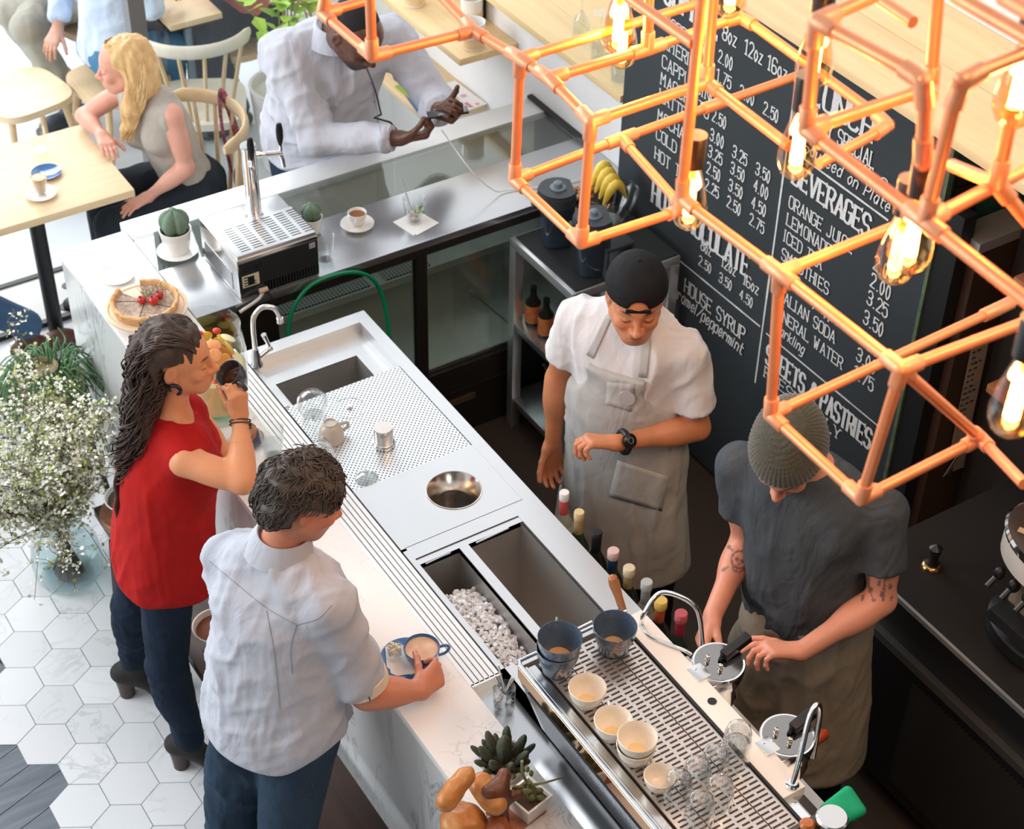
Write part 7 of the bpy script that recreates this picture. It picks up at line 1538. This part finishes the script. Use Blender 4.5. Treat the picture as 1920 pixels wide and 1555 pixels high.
# ================================================================== barista in the cap
def barista_cap():
    head = J(1192, 560, 4.2-.08); hf = nrm((-.52, -.84, -.12)); hu = nrm((-.06, -.1, 1))
    j = dict(head=head, hf=hf, hu=hu, neck=np.array((2.590, 3.335, 1.475)), shR=np.array((2.497, 3.49, 1.375)), shL=np.array((2.69, 3.18, 1.365)), elR=np.array((2.487, 3.56, 1.095)), wrR=np.array((2.46, 3.535, .855)), elL=np.array((2.72, 3.135, 1.095)), wrL=J(1158, 831, 4.2-.22),
             hipR=np.array((2.585, 3.43, .90)), hipL=np.array((2.675, 3.27, .90)), knR=np.array((2.60, 3.45, .48)), knL=np.array((2.70, 3.25, .48)), anR=np.array((2.63, 3.46, .09)), anL=np.array((2.72, 3.25, .09)), toeR=np.array((2.45, 3.42, .03)), toeL=np.array((2.55, 3.16, .03)))
    t = person('person in a backwards black cap, white tee and grey apron behind the bar', (2.64, 3.34, 0)); base = (.58, .225, .105)
    hands = [('R', nrm((-.12, -.18, -.98)), nrm((-.2, -.75, .2)), [(22, 32, 22), (26, 36, 25), (30, 40, 25), (34, 42, 28)], (28, 20, 12)), ('L', nrm((-.80, .46, .12)), nrm((-.25, -.15, -.85)), [(34, 52, 30), (38, 58, 35), (42, 60, 35), (46, 60, 35)], (48, 10, 18))]
    o, R, _ = body(t, j, skin('tan_skin', base), base, .97, 1.0, 1.05, hands=hands, colkw=dict(lips=(.40, .12, .09), flush=.2))
    m = cloth('white_jersey', (.72, .69, .68), (.66, .63, .63), 6); sd = Sdf(); T, Hf, hm = add_torso(sd, j, .97, .016, belly=.01)
    sd.tor(lerp(hm, j['neck'], .6), hm-T[:, 2]*.02, (.16, .125), (.172, .13), Hf, .06)
    sleeve(sd, j['shR'], j['elR'], j['wrR'], .058, .068, .62, .035); sleeve(sd, j['shL'], j['elL'], j['wrL'], .058, .068, .70, .035)
    sd.ell(j['neck']+T[:, 2]*.045+T[:, 1]*.02, (.07, .07, .055), T, .006, 's'); sd.plane(hm-T[:, 2]*.03, -T[:, 2], .008)
    tee = garment('tee_shirt', sd, .0075, m, t, [((.2, .2, 1), 2.4, 13, .009, 11), ((.6, -.2, .7), 3, 15, .007, 12)])
    # apron: front shell of the same torso, pushed out
    ma = cloth('grey_canvas', (.46, .445, .42), (.40, .39, .375), 5); sd = Sdf(); T, Hf, hm = add_torso(sd, j, .97, .037, belly=.014)
    sd.tor(lerp(hm, j['neck'], .45), hm-np.array((0, 0, .46)), (.165, .138), (.245, .19), Hf, .06)
    sd.plane(lerp(hm, j['neck'], .40)-T[:, 1]*.02, nrm(-T[:, 1]*.55+T[:, 0]*0-T[:, 2]*0), .01) if False else None
    tp = lerp(hm, j['neck'], .735); sd.plane(tp, T[:, 2], .004)
    for q in (1, -1): sd.plane(tp+T[:, 0]*q*.085, nrm(T[:, 0]*q*1.0+T[:, 2]*.62+T[:, 1]*-.1), .012) if False else sd.ell(tp+T[:, 0]*q*.215-T[:, 2]*.02, (.13, .3, .15), T, .012, 's')
    sd.plane(hm-T[:, 1]*.012, -T[:, 1], .008); sd.plane(hm-np.array((0, 0, .455)), (0, 0, -1), .006)
    for q, s in ((1, 'R'), (-1, 'L')): sd.cap(j['sh'+s], j['el'+s], .07, .06, .01, 's') if s == 'R' else None
    ap = garment('apron', sd, .0075, ma, t, [((0, 0, 1), 1.6, 11, .014, 14), ((.6, .4, .5), 3, 12, .008, 15)])
    tr = tree(ap); tt_ = tree(tee)
    def patch(name, poly_px, m_, par, trs, n=9, off=.003):
        A, B, C_, D_ = [np.array(p, float) for p in poly_px]; b = MB(); P = {}
        for i in range(n+1):
            for k in range(n+1): q = drop(*lerp(lerp(A, B, k/n), lerp(D_, C_, k/n), i/n), trs, off); P[i, k] = q
        ids = {}; vs = []
        for k_, v in P.items():
            if v is not None: ids[k_] = len(vs); vs.append(v)
        fs = [(ids[i, k], ids[i, k+1], ids[i+1, k+1], ids[i+1, k]) for i in range(n) for k in range(n) if all(q in ids for q in ((i, k), (i, k+1), (i+1, k+1), (i+1, k)))]
        b.add(vs, fs); o_ = b.build(name, m_, par, smooth=180); o_.modifiers.new('thick', 'SOLIDIFY').thickness = .0016; return o_
    mst = cloth('grey_strap', (.50, .49, .47))
    patch('apron_strap', ((1138, 590), (1150, 590), (1113, 672), (1100, 664)), mst, ap, (tr, tt_), 8, .004); patch('apron_strap', ((1207, 612), (1224, 608), (1213, 708), (1197, 706)), mst, ap, (tr, tt_), 8, .004)
    patch('chest_pocket', ((1139, 716), (1190, 720), (1184, 772), (1136, 758)), mst, ap, (tr,), 5, .003); patch('front_pocket', ((1158, 862), (1252, 892), (1240, 958), (1142, 930)), mst, ap, (tr,), 8, .004)
    q = drop(1176, 745, (tr,), .004); q2 = drop(1186, 745, (tr,), .004); q3 = drop(1176, 755, (tr,), .004); nn = nrm(np.cross(q2-q, q3-q)); nn = nn if nn@(np.array((0, 0, CH))-q) > 0 else -nn; a, c_, _ = frame(nn); b = MB(); b.lathe([(.027, 0), (.027, .002), (.025, .004), (0, .0045)], q, 28, np.stack([a, c_, nn], 1)); b.build('badge', mat('grey_badge', (.42, .39, .40), .4), ap)
    sd = Sdf()
    for s in 'RL': sd.cap(j['hip'+s]+np.array((0, 0, .02)), j['kn'+s], .095, .075, .05); sd.cap(j['kn'+s], j['an'+s], .072, .06, .03)
    sd.ell(hm, (.16, .12, .11), Hf, .05); garment('trousers', sd, .011, cloth('black_trousers', (.012, .013, .015)), t, [((1, .4, .2), 3, 16, .006, 4)])
    for s in 'RL': shoe('shoe', M['black'], t, j['an'+s], j['toe'+s], 1.0, 0)
    # cap worn backwards
    L = loc_(head, R); mc = cloth('black_cotton', (.009, .009, .010), (.014, .014, .016), 20, .75, crease=.15); sd = Sdf(); sd.ell(L(0, -.012, .045), (.092, .112, .094), R, .02); sd.plane(L(0, 0, .036), nrm(R@np.array((0, .05, -1))), .006); sd.ell(L(0, .115, .040), (.033, .05, .034), R, .006, 's')
    cp = garment('cap', sd, .005, mc, t, [], 1)
    b = MB(); b.tube([L(.036*math.cos(q), .094-.002*abs(math.cos(q)), .036) for q in np.linspace(0, math.pi, 8)], .007, 8, sx=.4); b.build('adjuster_strap', mc, cp); b = MB(); b.ell(L(0, -.012, .139), (.007, .007, .004), R, 10, 6); b.build('top_button', mc, cp)
    sd = Sdf(); sd.ell(L(0, -.135, -.005), (.07, .065, .01), R@rotm('X', 48), .01); V_, F_ = sd.mesh(.006); soft('visor', V_, F_, mc, cp)
    hs = Sdf(); hs.ell(L(0, -.03, .0), (.08, .088, .055), R, .02); hs.ell(L(0, .10, -.01), (.08, .085, .08), R, .01, 's'); V_, F_ = hs.mesh(.006); soft('hair', V_, F_, mat('black_hair', (.012, .010, .009), .5), t)
    w = j['wrL']; f = nrm(j['elL']-w); nrm_out = nrm(np.array((0, 0, CH))-w); bk = nrm(nrm_out-f*(nrm_out@f)); a = np.cross(f, bk); b = MB(); b.tube([w+f*.022+.031*(math.cos(q)*a+math.sin(q)*bk*.92) for q in np.linspace(0, 2*math.pi, 25)], .011, 8, sx=1.0); wt = b.build('watch', M['black'], t)
    b = MB(); b.lathe([(.022, 0), (.0235, .004), (.0225, .011), (.019, .013), (0, .013)], w+f*.022+bk*.028, 26, np.stack([a, f, bk], 1)); b.build('watch_face', mat('watch_dial', (.02, .02, .022), .15, .5), wt)
    b = MB(); b.lathe([(.009, .0), (.010, .001), (.009, .001)], w+f*.022+bk*.0415, 16, np.stack([a, f, bk], 1), cap=False); b.build('dial_ring', M['chrome_s'], wt)
barista_cap()
# ================================================================== barista in the beanie
def barista_beanie():
    head = J(1478, 852, 3.4+.02); hf = nrm((-.62, -.42, -.66)); hu = nrm((-.42, -.30, .75))
    j = dict(head=head, hf=hf, hu=hu, neck=np.array((2.583, 2.505, 1.49)), shR=np.array((2.482, 2.665, 1.41)), shL=np.array((2.70, 2.325, 1.405)), elR=J(1398, 1015, 3.62), wrR=J(1338, 1150, 3.38), elL=J(1652, 1125, 3.36), wrL=J(1502, 1222, 3.235),
             hipR=np.array((2.575, 2.53, .93)), hipL=np.array((2.665, 2.37, .93)), knR=np.array((2.58, 2.55, .50)), knL=np.array((2.68, 2.35, .50)), anR=np.array((2.61, 2.56, .09)), anL=np.array((2.71, 2.35, .09)), toeR=np.array((2.43, 2.52, .03)), toeL=np.array((2.53, 2.27, .03)))
    t = person('person in an olive knit beanie and charcoal tee working the espresso machine', (2.63, 2.45, 0)); base = (.70, .30, .195)
    hands = [('R', nrm((-.62, -.35, -.55)), nrm((-.1, -.5, -.6)), [(30, 40, 25)]*4, (30, 20, 12)), ('L', nrm((-.78, .45, .12)), nrm((-.2, -.2, -.9)), [(8, 26, 18), (24, 44, 28), (34, 50, 30), (40, 52, 30)], (30, -6, 10))]
    ink = (.05, .06, .065)
    def tat(V, C):
        for (px, py, s, kind) in ((1387, 1052, 26, 'skull'), (1400, 938, 26, 'band'), (1643, 1092, 36, 'wing')):
            c0 = J(px, py, {'skull': 3.5, 'band': 3.58, 'wing': 3.36}[kind]); dv = V-np.array((0, 0, CH)); w = dv@CF; u = 960+FPX*(dv@CR)/w; v = 777.5-FPX*(dv@CU)/w; near = (np.linalg.norm(V-c0, axis=1) < .13)
            a, b_ = (u-px)/s, (v-py)/s
            if kind == 'skull':
                ca, sa = math.cos(.25), math.sin(.25); x, y = a*ca+b_*sa, -a*sa+b_*ca
                sk = np.hypot(x/.62, (y+.1)/.62); ln = (np.abs(sk-1) < .13); eye = (np.hypot((np.abs(x)-.24)/.16, (y+.05)/.18) < 1); nose = (np.hypot(x/.09, (y-.2)/.1) < 1); jaw = (np.abs(np.hypot(x/.4, (y-.5)/.3)-1) < .2) & (y > .35); teeth = (np.abs(y-.52) < .05) & (np.abs(x) < .36)
                bone = ((np.abs(np.abs(x)*.9-np.abs(y-.05)*.8-.12) < .07) & (np.hypot(x, y) < 1.35) & (sk > 1)); knob = (np.hypot((np.abs(x)-.95)/.17, (np.abs(y-.05)-.85)/.17) < 1)
                k = ln | eye | nose | jaw | teeth | bone | knob
            elif kind == 'band': k = (np.abs(b_) < .75) & (np.abs(a) < 1.2) & (np.sin(a*9+np.sin(b_*7)*2)*np.sin(b_*8+a*3) > .25)
            else: k = (np.abs(b_) < 1.0) & (np.abs(a) < .85) & ((np.sin(a*10+b_*3)*np.cos(b_*6-a*2) > .45) | (np.abs(np.abs(a-.1*b_)-.45+.2*b_) < .06))
            k = k & near; C[k] = C[k]*.28+np.array(ink)*.72
        return C
    o, R, _ = body(t, j, skin('fair_skin', base), base, 1.02, 1.0, 1.0, hands=hands, colkw=dict(flush=.5, stubble=.2), h=.0055, tattoos=tat)
    m = cloth('charcoal_jersey', (.060, .068, .075), (.08, .088, .098), 7, crease=.3); sd = Sdf(); T, Hf, hm = add_torso(sd, j, 1.02, .013, belly=.014)
    sd.tor(lerp(hm, j['neck'], .6), hm+T[:, 2]*.03, (.16, .13), (.17, .135), Hf, .06)
    sleeve(sd, j['shR'], j['elR'], j['wrR'], .06, .066, .55, .035); sleeve(sd, j['shL'], j['elL'], j['wrL'], .06, .068, .62, .035)
    sd.ell(j['neck']+T[:, 2]*.045+T[:, 1]*.02, (.075, .075, .055), T, .006, 's'); sd.plane(hm+T[:, 2]*.02, -T[:, 2], .008)
    garment('tee_shirt', sd, .0075, m, t, [((.2, .2, 1), 2.4, 13, .012, 21), ((.6, -.2, .7), 3, 15, .008, 22)])
    ma = cloth('khaki_canvas', (.30, .25, .185), (.24, .20, .15), 4); sd = Sdf(); sd.tor(hm+np.array((0, 0, .08)), hm-np.array((0, 0, .55)), (.178, .145), (.25, .205), Hf, .05); sd.plane(hm+T[:, 2]*.085, T[:, 2], .006); sd.plane(hm-np.array((0, 0, .52)), (0, 0, -1), .006)
    garment('waist_apron', sd, .008, ma, t, [((0, 0, 1), 1.5, 9, .016, 24), ((.6, .4, .5), 3, 10, .008, 25)])
    sd = Sdf()
    for s in 'RL': sd.cap(j['hip'+s]+np.array((0, 0, -.02)), j['kn'+s], .082, .07, .05); sd.cap(j['kn'+s], j['an'+s], .07, .06, .03)
    garment('trousers', sd, .011, cloth('black_jeans', (.012, .013, .017)), t, [((1, .4, .2), 3, 16, .006, 4)])
    for s in 'RL': shoe('shoe', M['black'], t, j['an'+s], j['toe'+s], 1.05, 0)
    L = loc_(head, R); mk = mat('olive_knit', (.060, .062, .045), .95, sheen=.3, var=(12, .5, (.085, .086, .064))); sd = Sdf(); sd.ell(L(0, -.018, .05), (.101, .12, .112), R, .03); sd.ell(L(0, -.06, .12), (.07, .075, .062), R, .05); sd.plane(L(0, 0, .030), nrm(R@np.array((0, .32, -1))), .012)
    V, F = sd.mesh(.0042); N_ = vnormals(V, F); q = (V-np.array(head))@R; th = np.arctan2(q[:, 0], q[:, 1]+.02); rib = np.cos(th*58)*.0016+np.cos(q[:, 2]*700+th*4)*.0008; V = V+N_*rib[:, None]; soft('beanie', V, F, mk, t)
    b = MB(); b.tube([L(.035+.02*q, .088+.02*math.sin(q*2), -.14-.0*q) for q in np.linspace(-1, 1, 4)], .001, 4) if False else None
    return t
barista_beanie()
# ================================================================== customer with the phone
def customer():
    head = J(668, 62, 5.68); hf = nrm((.22, -.80, -.55)); hu = nrm((.1, -.5, .85))
    j = dict(head=head, hf=hf, hu=hu, neck=np.array((2.63, 5.30, 1.475)), shR=np.array((2.44, 5.36, 1.40)), shL=np.array((2.85, 5.265, 1.395)), elR=np.array((2.46, 5.14, 1.15)), wrR=np.array((2.675, 4.905, 1.21)), elL=np.array((2.95, 5.10, 1.18)), wrL=np.array((2.835, 4.90, 1.28)),
             hipR=np.array((2.54, 5.545, .93)), hipL=np.array((2.74, 5.525, .93)), knR=np.array((2.54, 5.50, .5)), knL=np.array((2.75, 5.49, .5)), anR=np.array((2.54, 5.52, .09)), anL=np.array((2.75, 5.52, .09)), toeR=np.array((2.50, 5.34, .03)), toeL=np.array((2.78, 5.34, .03)))
    t = person('person in a white shirt looking at a phone across the display counter', (2.64, 5.45, 0)); base = (.115, .045, .025)
    hands = [('R', nrm((.85, -.45, .12)), nrm((.1, .35, .8)), [(48, 62, 40)]*4, (40, 25, 15)), ('L', nrm((.25, -.85, .2)), nrm((-.6, -.1, .7)), [(46, 62, 42)]*4, (45, 20, 15))]
    o, R, _ = body(t, j, skin('deep_skin', base, .38), base, 1.12, 1.04, 1.08, hands=hands, belly=.03, colkw=dict(lips=(.16, .05, .045), flush=.1, beard=(.012, .009, .008), brow=(.01, .008, .007)))
    m = cloth('white_poplin', (.56, .565, .62), (.50, .51, .56), 6, .85); sd = Sdf(); T, Hf, hm = add_torso(sd, j, 1.16, .024, belly=.05, w=1.08)
    sd.tor(lerp(hm, j['neck'], .6), hm-T[:, 2]*.05, (.20, .17), (.215, .185), Hf, .07); sd.ell(lerp(hm, j['neck'], .22)+T[:, 1]*.07, (.15, .11, .13), T, .08)
    for s in 'RL': sleeve(sd, j['sh'+s], j['el'+s], j['wr'+s], .080, .046, 1.86, .04, .066)
    sd.ell(j['neck']+T[:, 2]*.05+T[:, 1]*.03, (.072, .075, .06), T, .006, 's'); sd.plane(hm-T[:, 2]*.07, -T[:, 2], .008)
    sh = garment('shirt', sd, .0085, m, t, [((.2, .2, 1), 2.2, 11, .014, 31), ((.8, -.4, .4), 3, 14, .011, 32)])
    for s in 'RL': 
        e = lerp(j['el'+s], j['wr'+s], .84); ax = nrm(j['wr'+s]-j['el'+s]); a, c_, _ = frame(ax); b = MB(); b.lathe([(.047, -.03), (.05, -.028), (.049, .02), (.045, .021)], e, 26, np.stack([a, c_, ax], 1)); b.build('cuff', m, sh)
    U = nrm(np.array((0, -.25, 1))); nk = j['neck']+T[:, 1]*.015+T[:, 2]*.02; b = MB(); n = 26; vs = []; fs = []; f0 = nrm((.1, -1, 0)); s0 = np.array((-f0[1], f0[0], 0))
    for rr, zz in ((.072, -.02), (.077, .012), (.078, .035), (.083, .036), (.10, .0), (.118, -.04)):
        for k in range(n): q = math.radians(14)+math.radians(332)*k/(n-1); vs.append(nk+(f0*math.cos(q)+s0*math.sin(q))*rr+U*(zz-.012*math.cos(q)))
    for i in range(5):
        for k in range(n-1): fs.append((i*n+k, i*n+k+1, (i+1)*n+k+1, (i+1)*n+k))
    b.add(vs, fs); b.build('collar', m, sh, smooth=60)
    sd = Sdf()
    for s in 'RL': sd.cap(j['hip'+s]+np.array((0, 0, .02)), j['kn'+s], .115, .09, .05); sd.cap(j['kn'+s], j['an'+s], .085, .07, .03)
    sd.ell(hm, (.19, .15, .12), Hf, .05); garment('trousers', sd, .012, cloth('navy_trousers', (.02, .035, .06)), t)
    for s in 'RL': shoe('shoe', M['black'], t, j['an'+s], j['toe'+s], 1.1, 0)
    L = loc_(head, R, 1.04); hs = Sdf(); hs.ell(L(0, -.02, .036), (.079, .099, .087), R, .02); hs.ell(L(0, .1, -.005), (.07, .05, .06), R, .012, 's'); hs.ell(L(0, -.02, -.11), (.12, .14, .085), R, .02, 's'); V_, F_ = hs.mesh(.0055); soft('hair', V_, F_, mat('cropped_hair', (.010, .008, .008), .8, bump=(220, .8, .004)), t)
    seam('placket', [(690, 128), (700, 170), (708, 215), (714, 250)], sh, cloth('placket_cotton', (.46, .465, .51)), .0016); dots('button', [(692, 150), (701, 190), (708, 228)], sh, mat('pale_button', (.45, .44, .42), .4))
    # glasses hanging on a cord
    c0 = np.array((2.66, 5.02, 1.255)); b = MB(); b.tube(bez([j['neck']+np.array((.02, -.09, .01)), np.array((2.65, 5.06, 1.37)), c0], 6), .0035, 6); b.tube([c0, c0+np.array((-.03, .0, -.004)), c0+np.array((.03, -.012, -.035)), c0+np.array((.055, -.02, -.075))], .004, 6); b.build('hanging_glasses', M['black'], t)
    P = np.array((2.835, 4.835, 1.305)); d = nrm((.9, -.4, .10)); q = thing('smartphone', 'black smartphone held by the person in the white shirt', 'phone', P-np.array((0, 0, .005))); Rp = np.stack([d, nrm(np.cross(nrm((-.1, .3, .95)), d)), nrm((-.1, .3, .95))], 1); Rp[:, 2] = np.cross(Rp[:, 0], Rp[:, 1]); b = MB(); b.box(P, (.15, .074, .009), Rp, bev=.003); b.build('case', M['black'], q); b = MB(); b.box(P+Rp[:, 2]*.0047, (.14, .066, .0006), Rp); b.build('screen', mat('phone_screen', (.02, .022, .026), .06), q)
customer()
# ================================================================== blonde woman at the window table
def blonde():
    head = J(232, 122, 6.26); hf = nrm((-.90, .40, -.08)); hu = nrm((-.05, 0, 1))
    j = dict(head=head, hf=hf, hu=hu, neck=np.array((2.165, 6.10, .955)), shL=np.array((2.20, 5.945, .915)), shR=np.array((2.12, 6.255, .905)), elL=np.array((2.215, 5.90, .69)), wrL=np.array((2.045, 5.915, .60)), elR=np.array((1.96, 6.335, .79)), wrR=np.array((1.965, 6.16, .79)),
             hipL=np.array((2.28, 5.95, .51)), hipR=np.array((2.29, 6.12, .51)), knL=np.array((1.88, 5.94, .50)), knR=np.array((1.93, 6.20, .50)), anL=np.array((1.86, 6.10, .09)), anR=np.array((1.93, 6.25, .09)), toeL=np.array((1.69, 6.16, .03)), toeR=np.array((1.76, 6.30, .03)))
    t = person('person with blonde hair in a beige tank top seated at the window table', (2.27, 6.03, 0)); base = (.72, .36, .26)
    hands = [('L', nrm((-.93, -.1, -.18)), nrm((-.15, -.1, -.95)), [(8, 16, 10)]*4, (42, 4, 8)), ('R', nrm((-.10, -.95, -.1)), (0, 0, -1), [(12, 20, 14)]*4, (35, 8, 10))]
    o, R, _ = body(t, j, skin('rosy_skin', base), base, .9, .97, .93, True, hands=hands, bust=.0, colkw=dict(lips=(.58, .20, .19), brow=(.30, .17, .09), browamt=.6, flush=.3))
    m = cloth('beige_marl', (.42, .375, .32), (.48, .43, .38), 30); sd = Sdf(); T, Hf, hm = add_torso(sd, j, .9, .009, bust=.012)
    for s, q in (('R', 1), ('L', -1)): sd.ell(j['sh'+s]+T[:, 0]*.05*q, (.042, .075, .085), T, .006, 's')
    sd.ell(j['neck']+T[:, 2]*.045+T[:, 1]*.03, (.085, .085, .075), T, .008, 's'); sd.plane(hm-T[:, 2]*.02, -T[:, 2], .008)
    garment('tank_top', sd, .0075, m, t, [((1, .2, .3), 3, 16, .008, 41)])
    sd = Sdf(); mj = cloth('black_denim', (.018, .025, .033), (.03, .04, .05))
    for s in 'RL': sd.cap(j['hip'+s], j['kn'+s], .098, .068, .05); sd.cap(j['kn'+s], j['an'+s], .066, .048, .03)
    sd.ell(hm+np.array((0.01, 0, .01)), (.165, .13, .11), Hf, .05); garment('jeans', sd, .01, mj, t, [((0, .4, 1), 3, 18, .005, 4)])
    for s in 'RL': shoe('shoe', M['black'], t, j['an'+s], j['toe'+s], .92, 0)
    L = loc_(head, R, .97); mh_ = mat('blonde_hair', (.62, .36, .14), .4, var=(20, .9, (.80, .56, .27))); ml_ = mat('golden_lock', (.84, .58, .28), .35, var=(30, .9, (.62, .38, .16))); hs = Sdf(); hs.ell(L(0, -.026, .04), (.086, .102, .09), R, .03); hs.ell(L(0, -.075, -.06), (.088, .058, .11), R, .05)
    for q in (1, -1): hs.cap(L(q*.074, -.035, .0), L(q*.088, .0, -.16), .028, .032, .03); hs.cap(L(q*.088, .0, -.16), L(q*.07, .04, -.26), .032, .022, .03)
    hs.ell(L(0, .105, -.02), (.092, .10, .088), R, .014, 's'); V_, F_ = hs.mesh(.006); N_ = vnormals(V_, F_); V_ = V_+N_*(vnoise(V_@R*np.array((60, 60, 12)), 2)*.008)[:, None]; hair = soft('hair', V_, F_, mh_, t)
    rg = np.random.default_rng(8); P = []
    for k in range(240):
        s = rg.choice((-1, 1)); a = rg.uniform(0, 1); x0 = s*rg.uniform(.002, .03); y0 = .06-.14*a; pts = [L(x0, y0, .125-.1*(y0+.02)**2*30 if abs(y0+.02) < .09 else .10), L(s*(.078+.010*rg.random()), y0*.6-.045, .02), L(s*(.090+.012*rg.random()), y0*.5-.035, -.10), L(s*(.085+.02*rg.random()), y0*.3, -.20), L(s*(.06+.03*rg.random()), .055+y0*.3, -.27-.05*rg.random())]
        P.append(wave_strand(None, pts, .004, 24, 2.5, rg.uniform(0, 6)))
    strands('locks', ml_, hair, P, .0036, 4)
blonde()
# ================================================================== people cut by the picture edge
def sitter(label, j, base, top, tm, bm, shoes, hands=(), hair=None, sl=1.85, g=1.0, hoods=None):
    t = person(label, (float(j['hipR'][0]), float(j['hipR'][1]), 0)); o, R, _ = body(t, j, skin('skin_'+top, base), base, g, 1.0, hands=hands, h=.009, hh=.0055)
    sd = Sdf(); T, Hf, hm = add_torso(sd, j, g, .022, belly=.02)
    for s in 'RL': sleeve(sd, j['sh'+s], j['el'+s], j['wr'+s], .075, .048, sl, .04, .06)
    sd.ell(j['neck']+T[:, 2]*.05+T[:, 1]*.02, (.07, .07, .055), T, .006, 's'); sd.plane(hm-T[:, 2]*.05, -T[:, 2], .01); garment(top, sd, .011, tm, t, [((.2, .2, 1), 2.4, 12, .012, 51), ((.8, -.4, .4), 3, 14, .009, 52)])
    sd = Sdf()
    for s in 'RL': sd.cap(j['hip'+s], j['kn'+s], .105, .078, .05); sd.cap(j['kn'+s], j['an'+s]+np.array((0, 0, .02)), .075, .062, .03)
    sd.ell(hm, (.17, .13, .11), Hf, .05); garment('trousers', sd, .011, bm, t, [((0, .4, 1), 3, 14, .010, 4), ((1, .2, .2), 4, 18, .006, 6)])
    for s in 'RL': shoe('shoe', shoes, t, j['an'+s], j['toe'+s], 1.05, 0)
    L = loc_(j['head'], R); hs = Sdf(); hs.ell(L(0, -.02, .04), (.084, .104, .09), R, .03); hs.ell(L(0, .1, -.01), (.07, .055, .07), R, .012, 's'); hs.ell(L(0, -.02, -.12), (.12, .14, .085), R, .02, 's'); V_, F_ = hs.mesh(.008); soft('hair', V_, F_, mat('hair_'+top, hair or (.05, .03, .02), .5), t); return t
A = lambda *p: np.array(p, float)
def seat_joints(hx, hy, f, kn, an, toe, wr, hz=.56, lean=.0):
    f = nrm((*f, 0)); s = np.array((f[1], -f[0], 0)); H0 = A(hx, hy, hz); nk = H0+f*lean+A(0, 0, .53)
    return dict(hipR=H0+s*.09, hipL=H0-s*.09, neck=nk, shR=nk+s*.19-A(0, 0, .06), shL=nk-s*.19-A(0, 0, .06), head=nk+f*.05+A(0, 0, .19), hf=nrm(f+A(0, 0, -.25)), hu=A(0, 0, 1), knR=kn[0], knL=kn[1], anR=an[0], anL=an[1], toeR=toe[0], toeL=toe[1],
                elR=nk+s*.24+f*.05-A(0, 0, .235), elL=nk-s*.24+f*.05-A(0, 0, .235), wrR=wr[0], wrL=wr[1])
H2 = lambda d: [('R', d, (0, 0, -1), [(15, 25, 15)]*4, (35, 10, 10)), ('L', d, (0, 0, -1), [(15, 25, 15)]*4, (35, 10, 10))]
j = seat_joints(.64, 5.95, (1, 0), (A(1.06, 5.80, .50), A(1.07, 5.99, .50)), (A(1.19, 5.68, .11), A(1.46, 5.94, .13)), (A(1.33, 5.69, .03), A(1.65, 5.945, .05)), (A(.98, 5.82, .83), A(.98, 6.10, .83)))
sitter('person in blue jeans and brown shoes across the window table', j, (.62, .32, .2), 'sweater', cloth('grey_wool', (.25, .26, .28)), cloth('faded_denim', (.065, .13, .24), (.09, .17, .29), 6), mat('brown_shoe', (.12, .045, .028), .45), H2((1, 0, 0)))
j = seat_joints(2.50, 7.84, (-1, -.1), (A(2.17, 7.68, .53), A(2.16, 7.90, .52)), (A(2.30, 7.64, .10), A(2.34, 7.86, .10)), (A(2.13, 7.60, .03), A(2.18, 7.88, .03)), (A(2.30, 7.35, .62), A(2.2, 8.0, .62)), lean=.02); j['elR'] = A(2.36, 7.58, .84); j['wrR'] = A(2.235, 7.42, .62)
sitter('person in khaki trousers and a pale blue shirt seated outside the glass', j, (.6, .32, .22), 'blue_shirt', cloth('pale_blue', (.55, .66, .82), (.48, .60, .78)), cloth('khaki_twill', (.42, .40, .33), (.36, .34, .28)), mat('dark_shoe', (.05, .06, .08), .5), H2((-.6, -.6, -.3)))
j = seat_joints(2.40, 7.20, (1, .15), (A(2.68, 7.15, .53), A(2.66, 7.34, .53)), (A(2.64, 7.2, .10), A(2.62, 7.38, .10)), (A(2.80, 7.22, .03), A(2.78, 7.4, .03)), (A(2.58, 7.10, .83), A(2.58, 7.40, .83)), lean=.05)
sitter('person in jeans with a pale shirt beside the metal window post', j, (.6, .32, .22), 'shirt', cloth('ice_shirt', (.62, .72, .85), (.56, .67, .82)), cloth('bright_denim', (.07, .20, .36), (.10, .25, .42)), mat('grey_shoe', (.10, .11, .12), .5), H2((1, 0, 0)))
j = seat_joints(3.16, 7.28, (-1, -.05), (A(2.86, 7.14, .54), A(2.86, 7.40, .54)), (A(2.98, 7.16, .10), A(2.98, 7.42, .10)), (A(2.82, 7.14, .03), A(2.82, 7.44, .03)), (A(3.0, 7.08, .83), A(3.0, 7.46, .83)), lean=.05)
sitter('person in a coral top and navy trousers at the table outside', j, (.6, .3, .2), 'coral_top', cloth('coral_cotton', (.72, .20, .16), (.62, .15, .13)), cloth('navy_cotton', (.015, .025, .045)), M['black'], H2((-1, 0, 0)))
